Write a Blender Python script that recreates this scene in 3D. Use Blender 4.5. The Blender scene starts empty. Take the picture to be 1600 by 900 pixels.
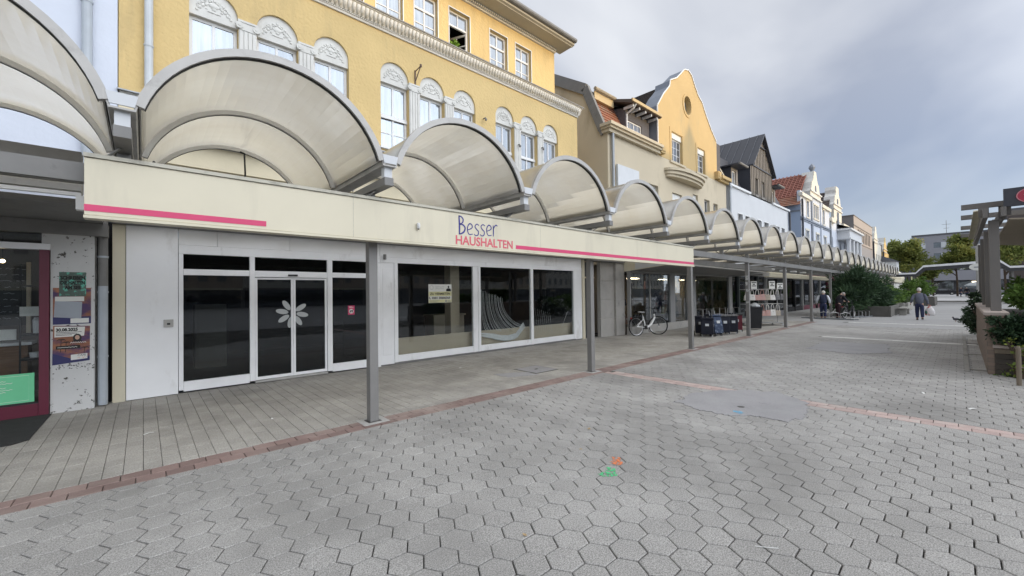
import bpy, bmesh, math, random
import numpy as np
from mathutils import Matrix, Vector

S = bpy.context.scene
COL = S.collection
R = math.radians
random.seed(7)

# ------------------------------------------------------------------ camera
EYE = 1.65
FPX = 635.01
YAW, PITCH, ROLL = .8337, .0149, -.0134
fw = Vector((math.cos(YAW) * math.cos(PITCH), math.sin(YAW) * math.cos(PITCH), math.sin(PITCH)))
rt = Vector((math.sin(YAW), -math.cos(YAW), 0))
up = rt.cross(fw)
rt2 = rt * math.cos(ROLL) + up * math.sin(ROLL)
up2 = up * math.cos(ROLL) - rt * math.sin(ROLL)
cam_d = bpy.data.cameras.new('camera')
cam = bpy.data.objects.new('camera', cam_d)
COL.objects.link(cam)
cam.matrix_world = Matrix(((rt2.x, up2.x, -fw.x, 0), (rt2.y, up2.y, -fw.y, 0), (rt2.z, up2.z, -fw.z, EYE), (0, 0, 0, 1)))
cam_d.sensor_width = 36
cam_d.lens = 36 * FPX / 1600
cam_d.clip_end = 2000
cam_d.clip_start = .05
S.camera = cam

# ------------------------------------------------------------------ light
SUN_EL = R(4.4)
SUN_AZ = R(-78)                       # direction to the sun, measured from +X towards +Y
SKY_STRENGTH = .125
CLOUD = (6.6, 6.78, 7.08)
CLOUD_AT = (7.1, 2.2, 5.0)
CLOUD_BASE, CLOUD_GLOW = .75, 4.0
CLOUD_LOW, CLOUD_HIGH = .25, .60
to_sun = Vector((math.cos(SUN_EL) * math.cos(SUN_AZ), math.cos(SUN_EL) * math.sin(SUN_AZ), math.sin(SUN_EL)))
sun_d = bpy.data.lights.new('sun', 'SUN')
sun_d.energy = 1.15
sun_d.angle = R(.35)
sun_d.color = (1, .68, .27)
sun = bpy.data.objects.new('sun', sun_d)
COL.objects.link(sun)
sun.location = to_sun * 60
sun.rotation_euler = to_sun.to_track_quat('Z', 'Y').to_euler()

W = bpy.data.worlds.new('World')
S.world = W
W.use_nodes = True
wt = W.node_tree
for n in list(wt.nodes):
    wt.nodes.remove(n)


def wn(t, **k):
    n = wt.nodes.new(t)
    for a, b in k.items():
        setattr(n, a, b)
    return n


sky = wn('ShaderNodeTexSky', sky_type='NISHITA', sun_disc=False, sun_elevation=SUN_EL, sun_rotation=math.pi / 2 - SUN_AZ,
         air_density=1.0, dust_density=.2, ozone_density=6.0, altitude=60)
tc = wn('ShaderNodeTexCoord')
mp = wn('ShaderNodeMapping')
mp.inputs['Scale'].default_value = (1, 1, 1.7)
mp.inputs['Location'].default_value = CLOUD_AT
mp.inputs['Rotation'].default_value = (0, 0, R(20))
wt.links.new(tc.outputs['Generated'], mp.inputs['Vector'])
n1 = wn('ShaderNodeTexNoise')
n1.inputs['Scale'].default_value = 1.8
n1.inputs['Detail'].default_value = 5
n1.inputs['Roughness'].default_value = .42
n1.inputs['Distortion'].default_value = .35
wt.links.new(mp.outputs[0], n1.inputs['Vector'])
cr = wn('ShaderNodeValToRGB')
cr.color_ramp.elements[0].position = .37
cr.color_ramp.elements[0].color = (.0, .0, .0, 1)
cr.color_ramp.elements[1].position = .64
cr.color_ramp.elements[1].color = (.46, .46, .46, 1)
wt.links.new(n1.outputs['Fac'], cr.inputs[0])
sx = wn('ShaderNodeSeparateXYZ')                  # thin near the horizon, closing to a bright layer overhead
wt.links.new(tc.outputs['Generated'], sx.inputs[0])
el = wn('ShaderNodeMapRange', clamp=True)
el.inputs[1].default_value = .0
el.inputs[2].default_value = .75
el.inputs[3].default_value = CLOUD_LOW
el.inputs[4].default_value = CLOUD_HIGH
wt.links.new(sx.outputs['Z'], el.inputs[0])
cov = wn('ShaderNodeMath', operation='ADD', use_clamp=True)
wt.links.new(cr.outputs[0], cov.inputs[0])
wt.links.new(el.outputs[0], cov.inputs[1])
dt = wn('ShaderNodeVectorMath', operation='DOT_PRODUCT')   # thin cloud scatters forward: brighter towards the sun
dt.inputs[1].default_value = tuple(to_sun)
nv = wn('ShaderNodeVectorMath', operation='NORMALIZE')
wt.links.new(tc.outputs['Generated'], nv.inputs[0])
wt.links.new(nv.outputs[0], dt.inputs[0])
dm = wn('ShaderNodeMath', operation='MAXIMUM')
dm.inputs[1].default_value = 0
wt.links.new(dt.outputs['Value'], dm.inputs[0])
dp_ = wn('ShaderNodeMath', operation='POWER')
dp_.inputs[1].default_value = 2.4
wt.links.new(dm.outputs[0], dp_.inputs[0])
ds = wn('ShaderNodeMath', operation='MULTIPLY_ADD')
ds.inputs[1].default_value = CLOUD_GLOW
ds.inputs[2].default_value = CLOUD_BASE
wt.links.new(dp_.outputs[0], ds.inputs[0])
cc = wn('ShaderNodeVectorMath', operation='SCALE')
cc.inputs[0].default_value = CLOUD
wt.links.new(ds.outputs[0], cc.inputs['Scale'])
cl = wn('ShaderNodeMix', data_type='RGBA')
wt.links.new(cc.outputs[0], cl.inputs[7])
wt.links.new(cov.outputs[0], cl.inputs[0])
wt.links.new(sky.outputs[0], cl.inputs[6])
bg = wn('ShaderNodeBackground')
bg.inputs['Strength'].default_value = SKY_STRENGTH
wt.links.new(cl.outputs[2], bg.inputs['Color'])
wo = wn('ShaderNodeOutputWorld')
wt.links.new(bg.outputs[0], wo.inputs['Surface'])

S.view_settings.view_transform = 'Standard'
S.view_settings.look = 'None'
S.view_settings.exposure = 0.62
S.view_settings.gamma = 1
S.view_settings.use_curve_mapping = False
S.render.engine = 'CYCLES'
S.cycles.max_bounces = 8
S.cycles.transparent_max_bounces = 12

# ------------------------------------------------------------------ helpers
MATS = {}


def nt_new(name):
    m = bpy.data.materials.new(name)
    m.use_nodes = True
    t = m.node_tree
    b = t.nodes['Principled BSDF']
    return m, t, b


def pmat(name, col, rough=.75, var=.12, scale=6., bump=.0, bscale=60., metal=0., spec=.4, stain=None, objrand=0., attr=None,
         stretch=(1, 1, 1), speck=None, bdist=.01, world=False, spots=None):
    """procedural painted / mineral material: base colour + large noise + fine bump (+ stains, specks, per-object variation)"""
    if name in MATS:
        return MATS[name]
    m, t, b = nt_new(name)
    N = t.nodes.new
    L = t.links.new
    tcn = N('ShaderNodeTexCoord')
    vec = tcn.outputs['Object']
    if objrand:
        oi = N('ShaderNodeObjectInfo')
    if world:
        vec = N('ShaderNodeNewGeometry').outputs['Position']
    elif objrand:
        ad = N('ShaderNodeVectorMath')
        ad.operation = 'ADD'
        ml = N('ShaderNodeVectorMath')
        ml.operation = 'SCALE'
        ml.inputs[0].default_value = (37, 53, 17)
        L(oi.outputs['Random'], ml.inputs['Scale'])
        L(vec, ad.inputs[0])
        L(ml.outputs[0], ad.inputs[1])
        vec = ad.outputs[0]
    if stretch != (1, 1, 1):
        mpn = N('ShaderNodeMapping')
        mpn.inputs['Scale'].default_value = stretch
        L(vec, mpn.inputs['Vector'])
        svec = mpn.outputs[0]
    else:
        svec = vec
    no = N('ShaderNodeTexNoise')
    no.inputs['Scale'].default_value = scale
    no.inputs['Detail'].default_value = 6
    no.inputs['Roughness'].default_value = .6
    L(svec, no.inputs['Vector'])
    mr = N('ShaderNodeMapRange')
    mr.inputs[1].default_value = .25
    mr.inputs[2].default_value = .75
    mr.inputs[3].default_value = 1 - var
    mr.inputs[4].default_value = 1 + var
    L(no.outputs['Fac'], mr.inputs[0])
    fac = mr.outputs[0]
    if objrand or attr:
        mr2 = N('ShaderNodeMapRange')
        rv = objrand if objrand else .07
        mr2.inputs[3].default_value = 1 - rv
        mr2.inputs[4].default_value = 1 + rv
        if attr:
            at = N('ShaderNodeAttribute')
            at.attribute_name = attr
            L(at.outputs['Fac'], mr2.inputs[0])
        else:
            L(oi.outputs['Random'], mr2.inputs[0])
        mm = N('ShaderNodeMath')
        mm.operation = 'MULTIPLY'
        L(fac, mm.inputs[0])
        L(mr2.outputs[0], mm.inputs[1])
        fac = mm.outputs[0]
    if speck:
        sn = N('ShaderNodeTexNoise')
        sn.inputs['Scale'].default_value = speck[0]
        sn.inputs['Detail'].default_value = 3
        sn.inputs['Roughness'].default_value = .8
        L(vec, sn.inputs['Vector'])
        sr = N('ShaderNodeMapRange')
        sr.inputs[1].default_value = .33
        sr.inputs[2].default_value = .67
        sr.inputs[3].default_value = 1 - speck[1]
        sr.inputs[4].default_value = 1 + speck[1]
        L(sn.outputs['Fac'], sr.inputs[0])
        mm = N('ShaderNodeMath')
        mm.operation = 'MULTIPLY'
        L(fac, mm.inputs[0])
        L(sr.outputs[0], mm.inputs[1])
        fac = mm.outputs[0]
    sc = N('ShaderNodeVectorMath')
    sc.operation = 'SCALE'
    sc.inputs[0].default_value = col[:3]
    L(fac, sc.inputs['Scale'])
    out = sc.outputs[0]
    if stain:
        scol, sscale, lo, hi, sst = stain
        mps = N('ShaderNodeMapping')
        mps.inputs['Scale'].default_value = sst
        mps.inputs['Location'].default_value = (3.1, 7.7, 1.3)
        L(vec, mps.inputs['Vector'])
        s2 = N('ShaderNodeTexNoise')
        s2.inputs['Scale'].default_value = sscale
        s2.inputs['Detail'].default_value = 8
        s2.inputs['Roughness'].default_value = .65
        L(mps.outputs[0], s2.inputs['Vector'])
        r2 = N('ShaderNodeMapRange')
        r2.inputs[1].default_value = lo
        r2.inputs[2].default_value = hi
        r2.clamp = True
        L(s2.outputs['Fac'], r2.inputs[0])
        mx = N('ShaderNodeMix')
        mx.data_type = 'RGBA'
        mx.inputs[7].default_value = (*scol[:3], 1)
        L(r2.outputs[0], mx.inputs[0])
        L(out, mx.inputs[6])
        out = mx.outputs[2]
    if spots:                                                        # trodden-in gum and drip spots
        vo = N('ShaderNodeTexVoronoi')
        vo.inputs['Scale'].default_value = spots[0]
        L(vec, vo.inputs['Vector'])
        sr2 = N('ShaderNodeMapRange')
        sr2.inputs[1].default_value = spots[1]
        sr2.inputs[2].default_value = spots[1] * .7
        sr2.inputs[4].default_value = spots[3]
        L(vo.outputs['Distance'], sr2.inputs[0])
        mx2 = N('ShaderNodeMix')
        mx2.data_type = 'RGBA'
        mx2.inputs[7].default_value = (*spots[2], 1)
        L(sr2.outputs[0], mx2.inputs[0])
        L(out, mx2.inputs[6])
        out = mx2.outputs[2]
    L(out, b.inputs['Base Color'])
    b.inputs['Roughness'].default_value = rough
    b.inputs['Metallic'].default_value = metal
    b.inputs['Specular IOR Level'].default_value = spec
    if bump:
        bn = N('ShaderNodeTexNoise')
        bn.inputs['Scale'].default_value = bscale
        bn.inputs['Detail'].default_value = 5
        L(svec, bn.inputs['Vector'])
        bu = N('ShaderNodeBump')
        bu.inputs['Strength'].default_value = bump
        bu.inputs['Distance'].default_value = bdist
        L(bn.outputs['Fac'], bu.inputs['Height'])
        L(bu.outputs[0], b.inputs['Normal'])
    MATS[name] = m
    return m


def glass_mat(name, tint=(.8, .85, .84), refl=.10, rough=.0):
    if name in MATS:
        return MATS[name]
    m, t, b = nt_new(name)
    t.nodes.remove(b)
    N = t.nodes.new
    out = [n for n in t.nodes if n.type == 'OUTPUT_MATERIAL'][0]
    tr = N('ShaderNodeBsdfTransparent')
    tr.inputs['Color'].default_value = (*tint, 1)
    gl = N('ShaderNodeBsdfGlossy')
    gl.inputs['Roughness'].default_value = rough
    gl.inputs['Color'].default_value = (.95, .97, 1, 1)
    lw = N('ShaderNodeLayerWeight')
    lw.inputs['Blend'].default_value = .13
    mr = N('ShaderNodeMapRange')
    mr.inputs[3].default_value = refl
    mr.inputs[4].default_value = .9
    t.links.new(lw.outputs['Fresnel'], mr.inputs[0])
    mx = N('ShaderNodeMixShader')
    t.links.new(mr.outputs[0], mx.inputs[0])
    t.links.new(tr.outputs[0], mx.inputs[1])
    t.links.new(gl.outputs[0], mx.inputs[2])
    t.links.new(mx.outputs[0], out.inputs['Surface'])
    MATS[name] = m
    return m


def window_mat(name, back=(.12, .13, .145), refl=.21):
    """upper-floor panes: curtained room behind a reflecting double pane"""
    if name in MATS:
        return MATS[name]
    m, t, b = nt_new(name)
    N = t.nodes.new
    L = t.links.new
    out = [n for n in t.nodes if n.type == 'OUTPUT_MATERIAL'][0]
    tcn = N('ShaderNodeTexCoord')
    oi = N('ShaderNodeObjectInfo')
    no = N('ShaderNodeTexNoise')
    no.noise_dimensions = '4D'
    no.inputs['Scale'].default_value = 2.2
    mpn = N('ShaderNodeMapping')
    mpn.inputs['Scale'].default_value = (6, 1, .5)
    L(tcn.outputs['Object'], mpn.inputs[0])
    L(mpn.outputs[0], no.inputs['Vector'])
    ml = N('ShaderNodeMath')
    ml.operation = 'MULTIPLY'
    ml.inputs[1].default_value = 40
    L(oi.outputs['Random'], ml.inputs[0])
    L(ml.outputs[0], no.inputs['W'])
    cr_ = N('ShaderNodeValToRGB')
    cr_.color_ramp.elements[0].position = .38
    cr_.color_ramp.elements[0].color = (back[0] * .6, back[1] * .6, back[2] * .6, 1)
    cr_.color_ramp.elements[1].position = .66
    cr_.color_ramp.elements[1].color = (back[0] * 1.7, back[1] * 1.7, back[2] * 1.7, 1)
    L(no.outputs['Fac'], cr_.inputs[0])
    L(cr_.outputs[0], b.inputs['Base Color'])
    b.inputs['Roughness'].default_value = .5
    gl = N('ShaderNodeBsdfGlossy')
    gl.inputs['Roughness'].default_value = .02
    gl.inputs['Color'].default_value = (.80, .90, 1, 1)
    wv = N('ShaderNodeTexNoise')
    wv.inputs['Scale'].default_value = 1.5
    L(tcn.outputs['Object'], wv.inputs['Vector'])
    bu = N('ShaderNodeBump')
    bu.inputs['Strength'].default_value = .06
    bu.inputs['Distance'].default_value = .05
    L(wv.outputs['Fac'], bu.inputs['Height'])
    L(bu.outputs[0], gl.inputs['Normal'])
    mx = N('ShaderNodeMixShader')
    mx.inputs[0].default_value = refl
    L(b.outputs[0], mx.inputs[1])
    L(gl.outputs[0], mx.inputs[2])
    L(mx.outputs[0], out.inputs['Surface'])
    MATS[name] = m
    return m


def emit_mat(name, col, strength):
    if name in MATS:
        return MATS[name]
    m, t, b = nt_new(name)
    b.inputs['Base Color'].default_value = (*col, 1)
    b.inputs['Emission Color'].default_value = (*col, 1)
    b.inputs['Emission Strength'].default_value = strength
    MATS[name] = m
    return m


def spray_mat(name, col):
    """thin spray paint that only clings in patches"""
    m, t, b = nt_new(name)
    b.inputs['Base Color'].default_value = (*col, 1)
    b.inputs['Roughness'].default_value = .85
    N = t.nodes.new
    g_ = N('ShaderNodeNewGeometry')
    no = N('ShaderNodeTexNoise')
    no.inputs['Scale'].default_value = 38
    no.inputs['Detail'].default_value = 5
    t.links.new(g_.outputs['Position'], no.inputs['Vector'])
    mr = N('ShaderNodeMapRange')
    mr.inputs[1].default_value = .46
    mr.inputs[2].default_value = .54
    t.links.new(no.outputs['Fac'], mr.inputs[0])
    t.links.new(mr.outputs[0], b.inputs['Alpha'])
    return m


def leaf_mat(name, c1, c2, c3=None, rough=.6, trans=.25):
    if name in MATS:
        return MATS[name]
    m, t, b = nt_new(name)
    N = t.nodes.new
    L = t.links.new
    out = [n for n in t.nodes if n.type == 'OUTPUT_MATERIAL'][0]
    at = N('ShaderNodeAttribute')
    at.attribute_name = 'rnd'
    rp = N('ShaderNodeValToRGB')
    rp.color_ramp.elements[0].color = (*c1, 1)
    rp.color_ramp.elements[1].color = (*c2, 1)
    if c3:
        e = rp.color_ramp.elements.new(.86)
        e.color = (*c2, 1)
        rp.color_ramp.elements[2].color = (*c3, 1)
    L(at.outputs['Fac'], rp.inputs[0])
    L(rp.outputs[0], b.inputs['Base Color'])
    b.inputs['Roughness'].default_value = rough
    b.inputs['Specular IOR Level'].default_value = .3
    tr = N('ShaderNodeBsdfTranslucent')
    L(rp.outputs[0], tr.inputs['Color'])
    mx = N('ShaderNodeMixShader')
    mx.inputs[0].default_value = trans
    L(b.outputs[0], mx.inputs[1])
    L(tr.outputs[0], mx.inputs[2])
    L(mx.outputs[0], out.inputs['Surface'])
    MATS[name] = m
    return m


LOCAL = set()


def place(o, parent):
    o.parent = parent
    if parent is not None and parent.name not in LOCAL:
        if parent.parent is None:
            o.matrix_parent_inverse = Matrix.Translation(-Vector(parent.location))
    if parent is not None and parent.name in LOCAL:
        LOCAL.add(o.name)


class MB:
    def __init__(s):
        s.v, s.f = [], []

    def add(s, vs, fs):
        o = len(s.v)
        s.v += [tuple(p) for p in vs]
        s.f += [tuple(i + o for i in f) for f in fs]
        return s

    def box(s, x0, x1, y0, y1, z0, z1):
        return s.add([(x0, y0, z0), (x1, y0, z0), (x1, y1, z0), (x0, y1, z0), (x0, y0, z1), (x1, y0, z1), (x1, y1, z1), (x0, y1, z1)],
                     [(0, 3, 2, 1), (4, 5, 6, 7), (0, 1, 5, 4), (1, 2, 6, 5), (2, 3, 7, 6), (3, 0, 4, 7)])

    def cbox(s, x0, x1, y0, y1, z0, z1, c):
        """box whose top edges are chamfered (no bottom face)"""
        return s.add([(x0, y0, z0), (x1, y0, z0), (x1, y1, z0), (x0, y1, z0), (x0, y0, z1 - c), (x1, y0, z1 - c), (x1, y1, z1 - c), (x0, y1, z1 - c),
                      (x0 + c, y0 + c, z1), (x1 - c, y0 + c, z1), (x1 - c, y1 - c, z1), (x0 + c, y1 - c, z1)],
                     [(0, 1, 5, 4), (1, 2, 6, 5), (2, 3, 7, 6), (3, 0, 4, 7), (4, 5, 9, 8), (5, 6, 10, 9), (6, 7, 11, 10), (7, 4, 8, 11), (8, 9, 10, 11)])

    def quad(s, *p):
        return s.add(p, [tuple(range(len(p)))])

    def bar(s, p, q, w, h=None, upv=(0, 0, 1)):
        """rectangular beam from p to q, w wide (sideways), h high"""
        h = h or w
        p, q = Vector(p), Vector(q)
        d = (q - p).normalized()
        u = Vector(upv)
        if abs(d.dot(u)) > .98:
            u = Vector((1, 0, 0))
        sd = d.cross(u).normalized()
        u = sd.cross(d)
        vs = []
        for e in (p, q):
            for a, b in ((-1, -1), (1, -1), (1, 1), (-1, 1)):
                vs.append(e + sd * (a * w / 2) + u * (b * h / 2))
        return s.add(vs, [(3, 2, 1, 0), (4, 5, 6, 7), (0, 1, 5, 4), (1, 2, 6, 5), (2, 3, 7, 6), (3, 0, 4, 7)])

    def tube(s, pts, r, n=8, closed=False):
        pts = [Vector(p) for p in pts]
        rr = r if isinstance(r, (list, tuple)) else [r] * len(pts)
        m = len(pts)
        o = len(s.v)
        prev = None
        for i, p in enumerate(pts):
            a = pts[i - 1] if (i > 0 or closed) else p
            b = pts[(i + 1) % m] if (i < m - 1 or closed) else p
            d = (b - a).normalized()
            if prev is None:
                u = Vector((0, 0, 1)) if abs(d.z) < .9 else Vector((1, 0, 0))
                u = (u - d * u.dot(d)).normalized()
            else:
                u = (prev - d * prev.dot(d))
                u = u.normalized() if u.length > 1e-6 else Vector((1, 0, 0))
            prev = u
            w = d.cross(u)
            for k in range(n):
                a_ = 2 * math.pi * k / n
                s.v.append(tuple(p + (u * math.cos(a_) + w * math.sin(a_)) * rr[i]))
        for i in range(m if closed else m - 1):
            j = (i + 1) % m
            for k in range(n):
                k2 = (k + 1) % n
                s.f.append((o + i * n + k, o + i * n + k2, o + j * n + k2, o + j * n + k))
        if not closed:
            s.f.append(tuple(o + k for k in range(n))[::-1])
            s.f.append(tuple(o + (m - 1) * n + k for k in range(n)))
        return s

    def prismY(s, poly, y0, y1):
        n = len(poly)
        s.add([(x, y0, z) for x, z in poly] + [(x, y1, z) for x, z in poly],
              [tuple(range(n)), tuple(range(2 * n - 1, n - 1, -1))] + [(i, i + n, (i + 1) % n + n, (i + 1) % n) for i in range(n)])
        return s

    def prismX(s, poly, x0, x1):
        n = len(poly)
        return s.add([(x0, y, z) for y, z in poly] + [(x1, y, z) for y, z in poly],
                     [tuple(range(n - 1, -1, -1)), tuple(range(n, 2 * n))] + [(i, (i + 1) % n, (i + 1) % n + n, i + n) for i in range(n)])

    def prismZ(s, poly, z0, z1):
        n = len(poly)
        return s.add([(x, y, z0) for x, y in poly] + [(x, y, z1) for x, y in poly],
                     [tuple(range(n - 1, -1, -1)), tuple(range(n, 2 * n))] + [(i, (i + 1) % n, (i + 1) % n + n, i + n) for i in range(n)])

    def lathe(s, prof, n=16, c=(0, 0, 0)):
        o = len(s.v)
        for r, z in prof:
            for k in range(n):
                a = 2 * math.pi * k / n
                s.v.append((c[0] + r * math.cos(a), c[1] + r * math.sin(a), c[2] + z))
        for i in range(len(prof) - 1):
            for k in range(n):
                k2 = (k + 1) % n
                s.f.append((o + i * n + k, o + i * n + k2, o + (i + 1) * n + k2, o + (i + 1) * n + k))
        s.f.append(tuple(o + k for k in range(n))[::-1])
        s.f.append(tuple(o + (len(prof) - 1) * n + k for k in range(n)))
        return s

    def ball(s, c, r, nu=8, nv=6):
        rx, ry, rz = r if isinstance(r, (tuple, list)) else (r, r, r)
        o = len(s.v)
        for i in range(1, nv):
            t = math.pi * i / nv
            for k in range(nu):
                a = 2 * math.pi * k / nu
                s.v.append((c[0] + rx * math.sin(t) * math.cos(a), c[1] + ry * math.sin(t) * math.sin(a), c[2] + rz * math.cos(t)))
        s.v.append((c[0], c[1], c[2] + rz))
        s.v.append((c[0], c[1], c[2] - rz))
        tp, bt = len(s.v) - 2, len(s.v) - 1
        for k in range(nu):
            k2 = (k + 1) % nu
            s.f.append((tp, o + k, o + k2))
            s.f.append((bt, o + (nv - 2) * nu + k2, o + (nv - 2) * nu + k))
            for i in range(nv - 2):
                s.f.append((o + i * nu + k, o + (i + 1) * nu + k, o + (i + 1) * nu + k2, o + i * nu + k2))
        return s

    def ribbon(s, pts, w, y):
        """flat stroke in the XZ plane at depth y (for lettering), w half widths per point"""
        P = [Vector((a, b)) for a, b in pts]
        L_, R_ = [], []
        for i, p in enumerate(P):
            d = (P[min(i + 1, len(P) - 1)] - P[max(i - 1, 0)]).normalized()
            nrm = Vector((-d.y, d.x))
            ww = w[i] if isinstance(w, (list, tuple)) else w
            L_.append(p + nrm * ww)
            R_.append(p - nrm * ww)
        o = len(s.v)
        for a, b in zip(L_, R_):
            s.v += [(a.x, y, a.y), (b.x, y, b.y)]
        for i in range(len(P) - 1):
            s.f.append((o + 2 * i, o + 2 * i + 1, o + 2 * i + 3, o + 2 * i + 2))
        return s

    def mesh(s, name, mat, smooth=False):
        me = bpy.data.meshes.new(name)
        me.from_pydata(s.v, [], s.f)
        me.materials.append(mat)
        if smooth:
            me.polygons.foreach_set('use_smooth', [True] * len(me.polygons))
        me.update()
        return me

    def build(s, name, mat, parent=None, smooth=False, label=None, bevel=0, auto=None):
        me = s.mesh(name, mat, smooth)
        o = bpy.data.objects.new(name, me)
        COL.objects.link(o)
        if parent is not None:
            place(o, parent)
        if label:
            o['label'] = label
        if bevel:
            b = o.modifiers.new('bevel', 'BEVEL')
            b.width = bevel
            b.segments = 2
            b.limit_method = 'ANGLE'
        return o


def fix_normals(me):
    bm = bmesh.new()
    bm.from_mesh(me)
    bmesh.ops.recalc_face_normals(bm, faces=bm.faces)
    bm.to_mesh(me)
    bm.free()


def thing(name, label, cat, loc=(0, 0, 0), rotz=0, group=None, local=False):
    o = bpy.data.objects.new(name, None)
    COL.objects.link(o)
    o.location = loc
    o.rotation_euler = (0, 0, rotz)
    o.empty_display_size = .2
    o['label'] = label
    o['category'] = cat
    if group:
        o['group'] = group
    if local:
        LOCAL.add(o.name)
    return o


def tag(o, label, cat, group=None):
    o['label'] = label
    o['category'] = cat
    if group:
        o['group'] = group
    return o


def struct(o):
    o['kind'] = 'structure'
    return o


def stuff(o):
    o['kind'] = 'stuff'
    return o


def copy_tree(root, loc, label=None, rotz=None, skip=()):
    r = root.copy()
    COL.objects.link(r)
    r.location = loc
    if rotz is not None:
        r.rotation_euler = (0, 0, rotz)
    if label:
        r['label'] = label
    LOCAL.add(r.name)
    for ch in list(root.children):
        if ch.name.split('.')[0] in skip:
            continue
        c = ch.copy()
        COL.objects.link(c)
        c.parent = r
        LOCAL.add(c.name)
        for g in list(ch.children):
            d = g.copy()
            COL.objects.link(d)
            d.parent = c
            LOCAL.add(d.name)
    return r


def instance(me, name, loc, rot, parent):
    o = bpy.data.objects.new(name, me)
    COL.objects.link(o)
    o.location = loc
    o.rotation_euler = rot
    o.parent = parent
    return o


_font_cache = {}


def text_obj(txt, name, size, x, y, z, mat, parent=None, offset=0., width=None, face='-Y', ext=.0008, align='LEFT'):
    cu = bpy.data.curves.new('txt', 'FONT')
    cu.body = txt
    cu.size = size
    cu.offset = offset
    cu.extrude = ext
    cu.align_x = align
    cu.resolution_u = 3
    tmp = bpy.data.objects.new('txt', cu)
    COL.objects.link(tmp)
    dg = bpy.context.evaluated_depsgraph_get()
    me = bpy.data.meshes.new_from_object(tmp.evaluated_get(dg))
    bpy.data.objects.remove(tmp)
    me.name = name
    co = np.zeros(len(me.vertices) * 3)
    me.vertices.foreach_get('co', co)
    co = co.reshape(-1, 3)
    k = 1.
    if width and len(co):
        k = width / max(1e-6, (co[:, 0].max() - co[:, 0].min()))
        co[:, 0] = (co[:, 0] - co[:, 0].min())
    if face == '-Y':
        P = np.stack([x + co[:, 0] * k, y - co[:, 2], z + co[:, 1]], 1)
    else:                              # facing -X, reading towards -Y
        P = np.stack([x - co[:, 2], y - co[:, 0] * k, z + co[:, 1]], 1)
    me.vertices.foreach_set('co', P.ravel())
    me.materials.clear()
    me.materials.append(mat)
    me.update()
    o = bpy.data.objects.new(name, me)
    COL.objects.link(o)
    if parent is not None:
        place(o, parent)
    return o


def wall(mb, x0, x1, z0, z1, y, depth, ops=(), sides=True):
    """wall sheet facing -Y with openings (xa, xb, za, zb, arched) and their reveals"""
    xs, zs = {x0, x1}, {z0, z1}
    boxes = []
    for xa, xb, za, zb, ar in ops:
        top = zb + ((xb - xa) / 2 if ar else 0)
        xs |= {xa, xb}
        zs |= {za, top}
        boxes.append((xa, xb, za, top))
    xs, zs = sorted(xs), sorted(zs)
    for i in range(len(xs) - 1):
        for j in range(len(zs) - 1):
            cx, cz = (xs[i] + xs[i + 1]) / 2, (zs[j] + zs[j + 1]) / 2
            if any(a < cx < b and c < cz < d for a, b, c, d in boxes):
                continue
            mb.quad((xs[i], y, zs[j]), (xs[i + 1], y, zs[j]), (xs[i + 1], y, zs[j + 1]), (xs[i], y, zs[j + 1]))
    for xa, xb, za, zb, ar in ops:
        yb = y + depth
        mb.quad((xa, y, za), (xa, y, zb), (xa, yb, zb), (xa, yb, za))
        mb.quad((xb, y, zb), (xb, y, za), (xb, yb, za), (xb, yb, zb))
        mb.quad((xa, y, za), (xa, yb, za), (xb, yb, za), (xb, y, za))
        if not ar:
            mb.quad((xa, y, zb), (xb, y, zb), (xb, yb, zb), (xa, yb, zb))
        else:
            r = (xb - xa) / 2
            c = (xa + xb) / 2
            n = 14
            arc = [(c - r * math.cos(math.pi * k / n), zb + r * math.sin(math.pi * k / n)) for k in range(n + 1)]
            for k in range(n):
                (ax, az), (bx, bz) = arc[k], arc[k + 1]
                mb.quad((ax, y, az), (bx, y, bz), (bx, y, zb + r), (ax, y, zb + r))
                mb.quad((ax, y, az), (ax, yb, az), (bx, yb, bz), (bx, y, bz))
    if sides:
        yb = y + depth
        mb.quad((x0, y, z0), (x0, y, z1), (x0, yb, z1), (x0, yb, z0))
        mb.quad((x1, y, z0), (x1, yb, z0), (x1, yb, z1), (x1, y, z1))
        mb.quad((x0, y, z1), (x1, y, z1), (x1, yb, z1), (x0, yb, z1))
    return mb


def window(parent, xa, xb, za, zb, y, fmat, gmat, fwid=.05, mull=(), trans=(), bars=(), sill=None, fd=.05, skip_panes=()):
    """window part (frame) with one pane sub-part per light. mull / trans: positions of thick bars; bars: thin (kind, pos, a, b)"""
    m = MB()
    m.box(xa, xa + fwid, y, y + fd, za, zb)
    m.box(xb - fwid, xb, y, y + fd, za, zb)
    m.box(xa + fwid, xb - fwid, y, y + fd, za, za + fwid)
    m.box(xa + fwid, xb - fwid, y, y + fd, zb - fwid, zb)
    zz = [za + fwid] + list(trans) + [zb - fwid]
    xx = [xa + fwid] + list(mull) + [xb - fwid]
    h = fwid * .55
    for t in trans:
        m.box(xa + fwid, xb - fwid, y - .012, y + fd - .004, t - h, t + h)
    for q in mull:
        for i in range(len(zz) - 1):
            m.box(q - h * .8, q + h * .8, y + .003, y + fd - .003, zz[i] + (h if i else 0), zz[i + 1] - (h if i < len(zz) - 2 else 0))
    for kind, pos, a, b_ in bars:
        if kind == 'h':
            m.box(a, b_, y + .006, y + .03, pos - .012, pos + .012)
        else:
            m.box(pos - .012, pos + .012, y + .006, y + .03, a, b_)
    fr = m.build('window', fmat, parent)
    for i in range(len(zz) - 1):
        for j in range(len(xx) - 1):
            if (i, j) in skip_panes:
                continue
            p = MB().box(xx[j], xx[j + 1], y + .018, y + .024, zz[i], zz[i + 1])
            p.build('pane', gmat, fr)
    if sill:
        MB().box(xa - .04, xb + .04, y - sill, y + .01, za - .05, za).build('sill', fmat, fr)
    return fr


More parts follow.
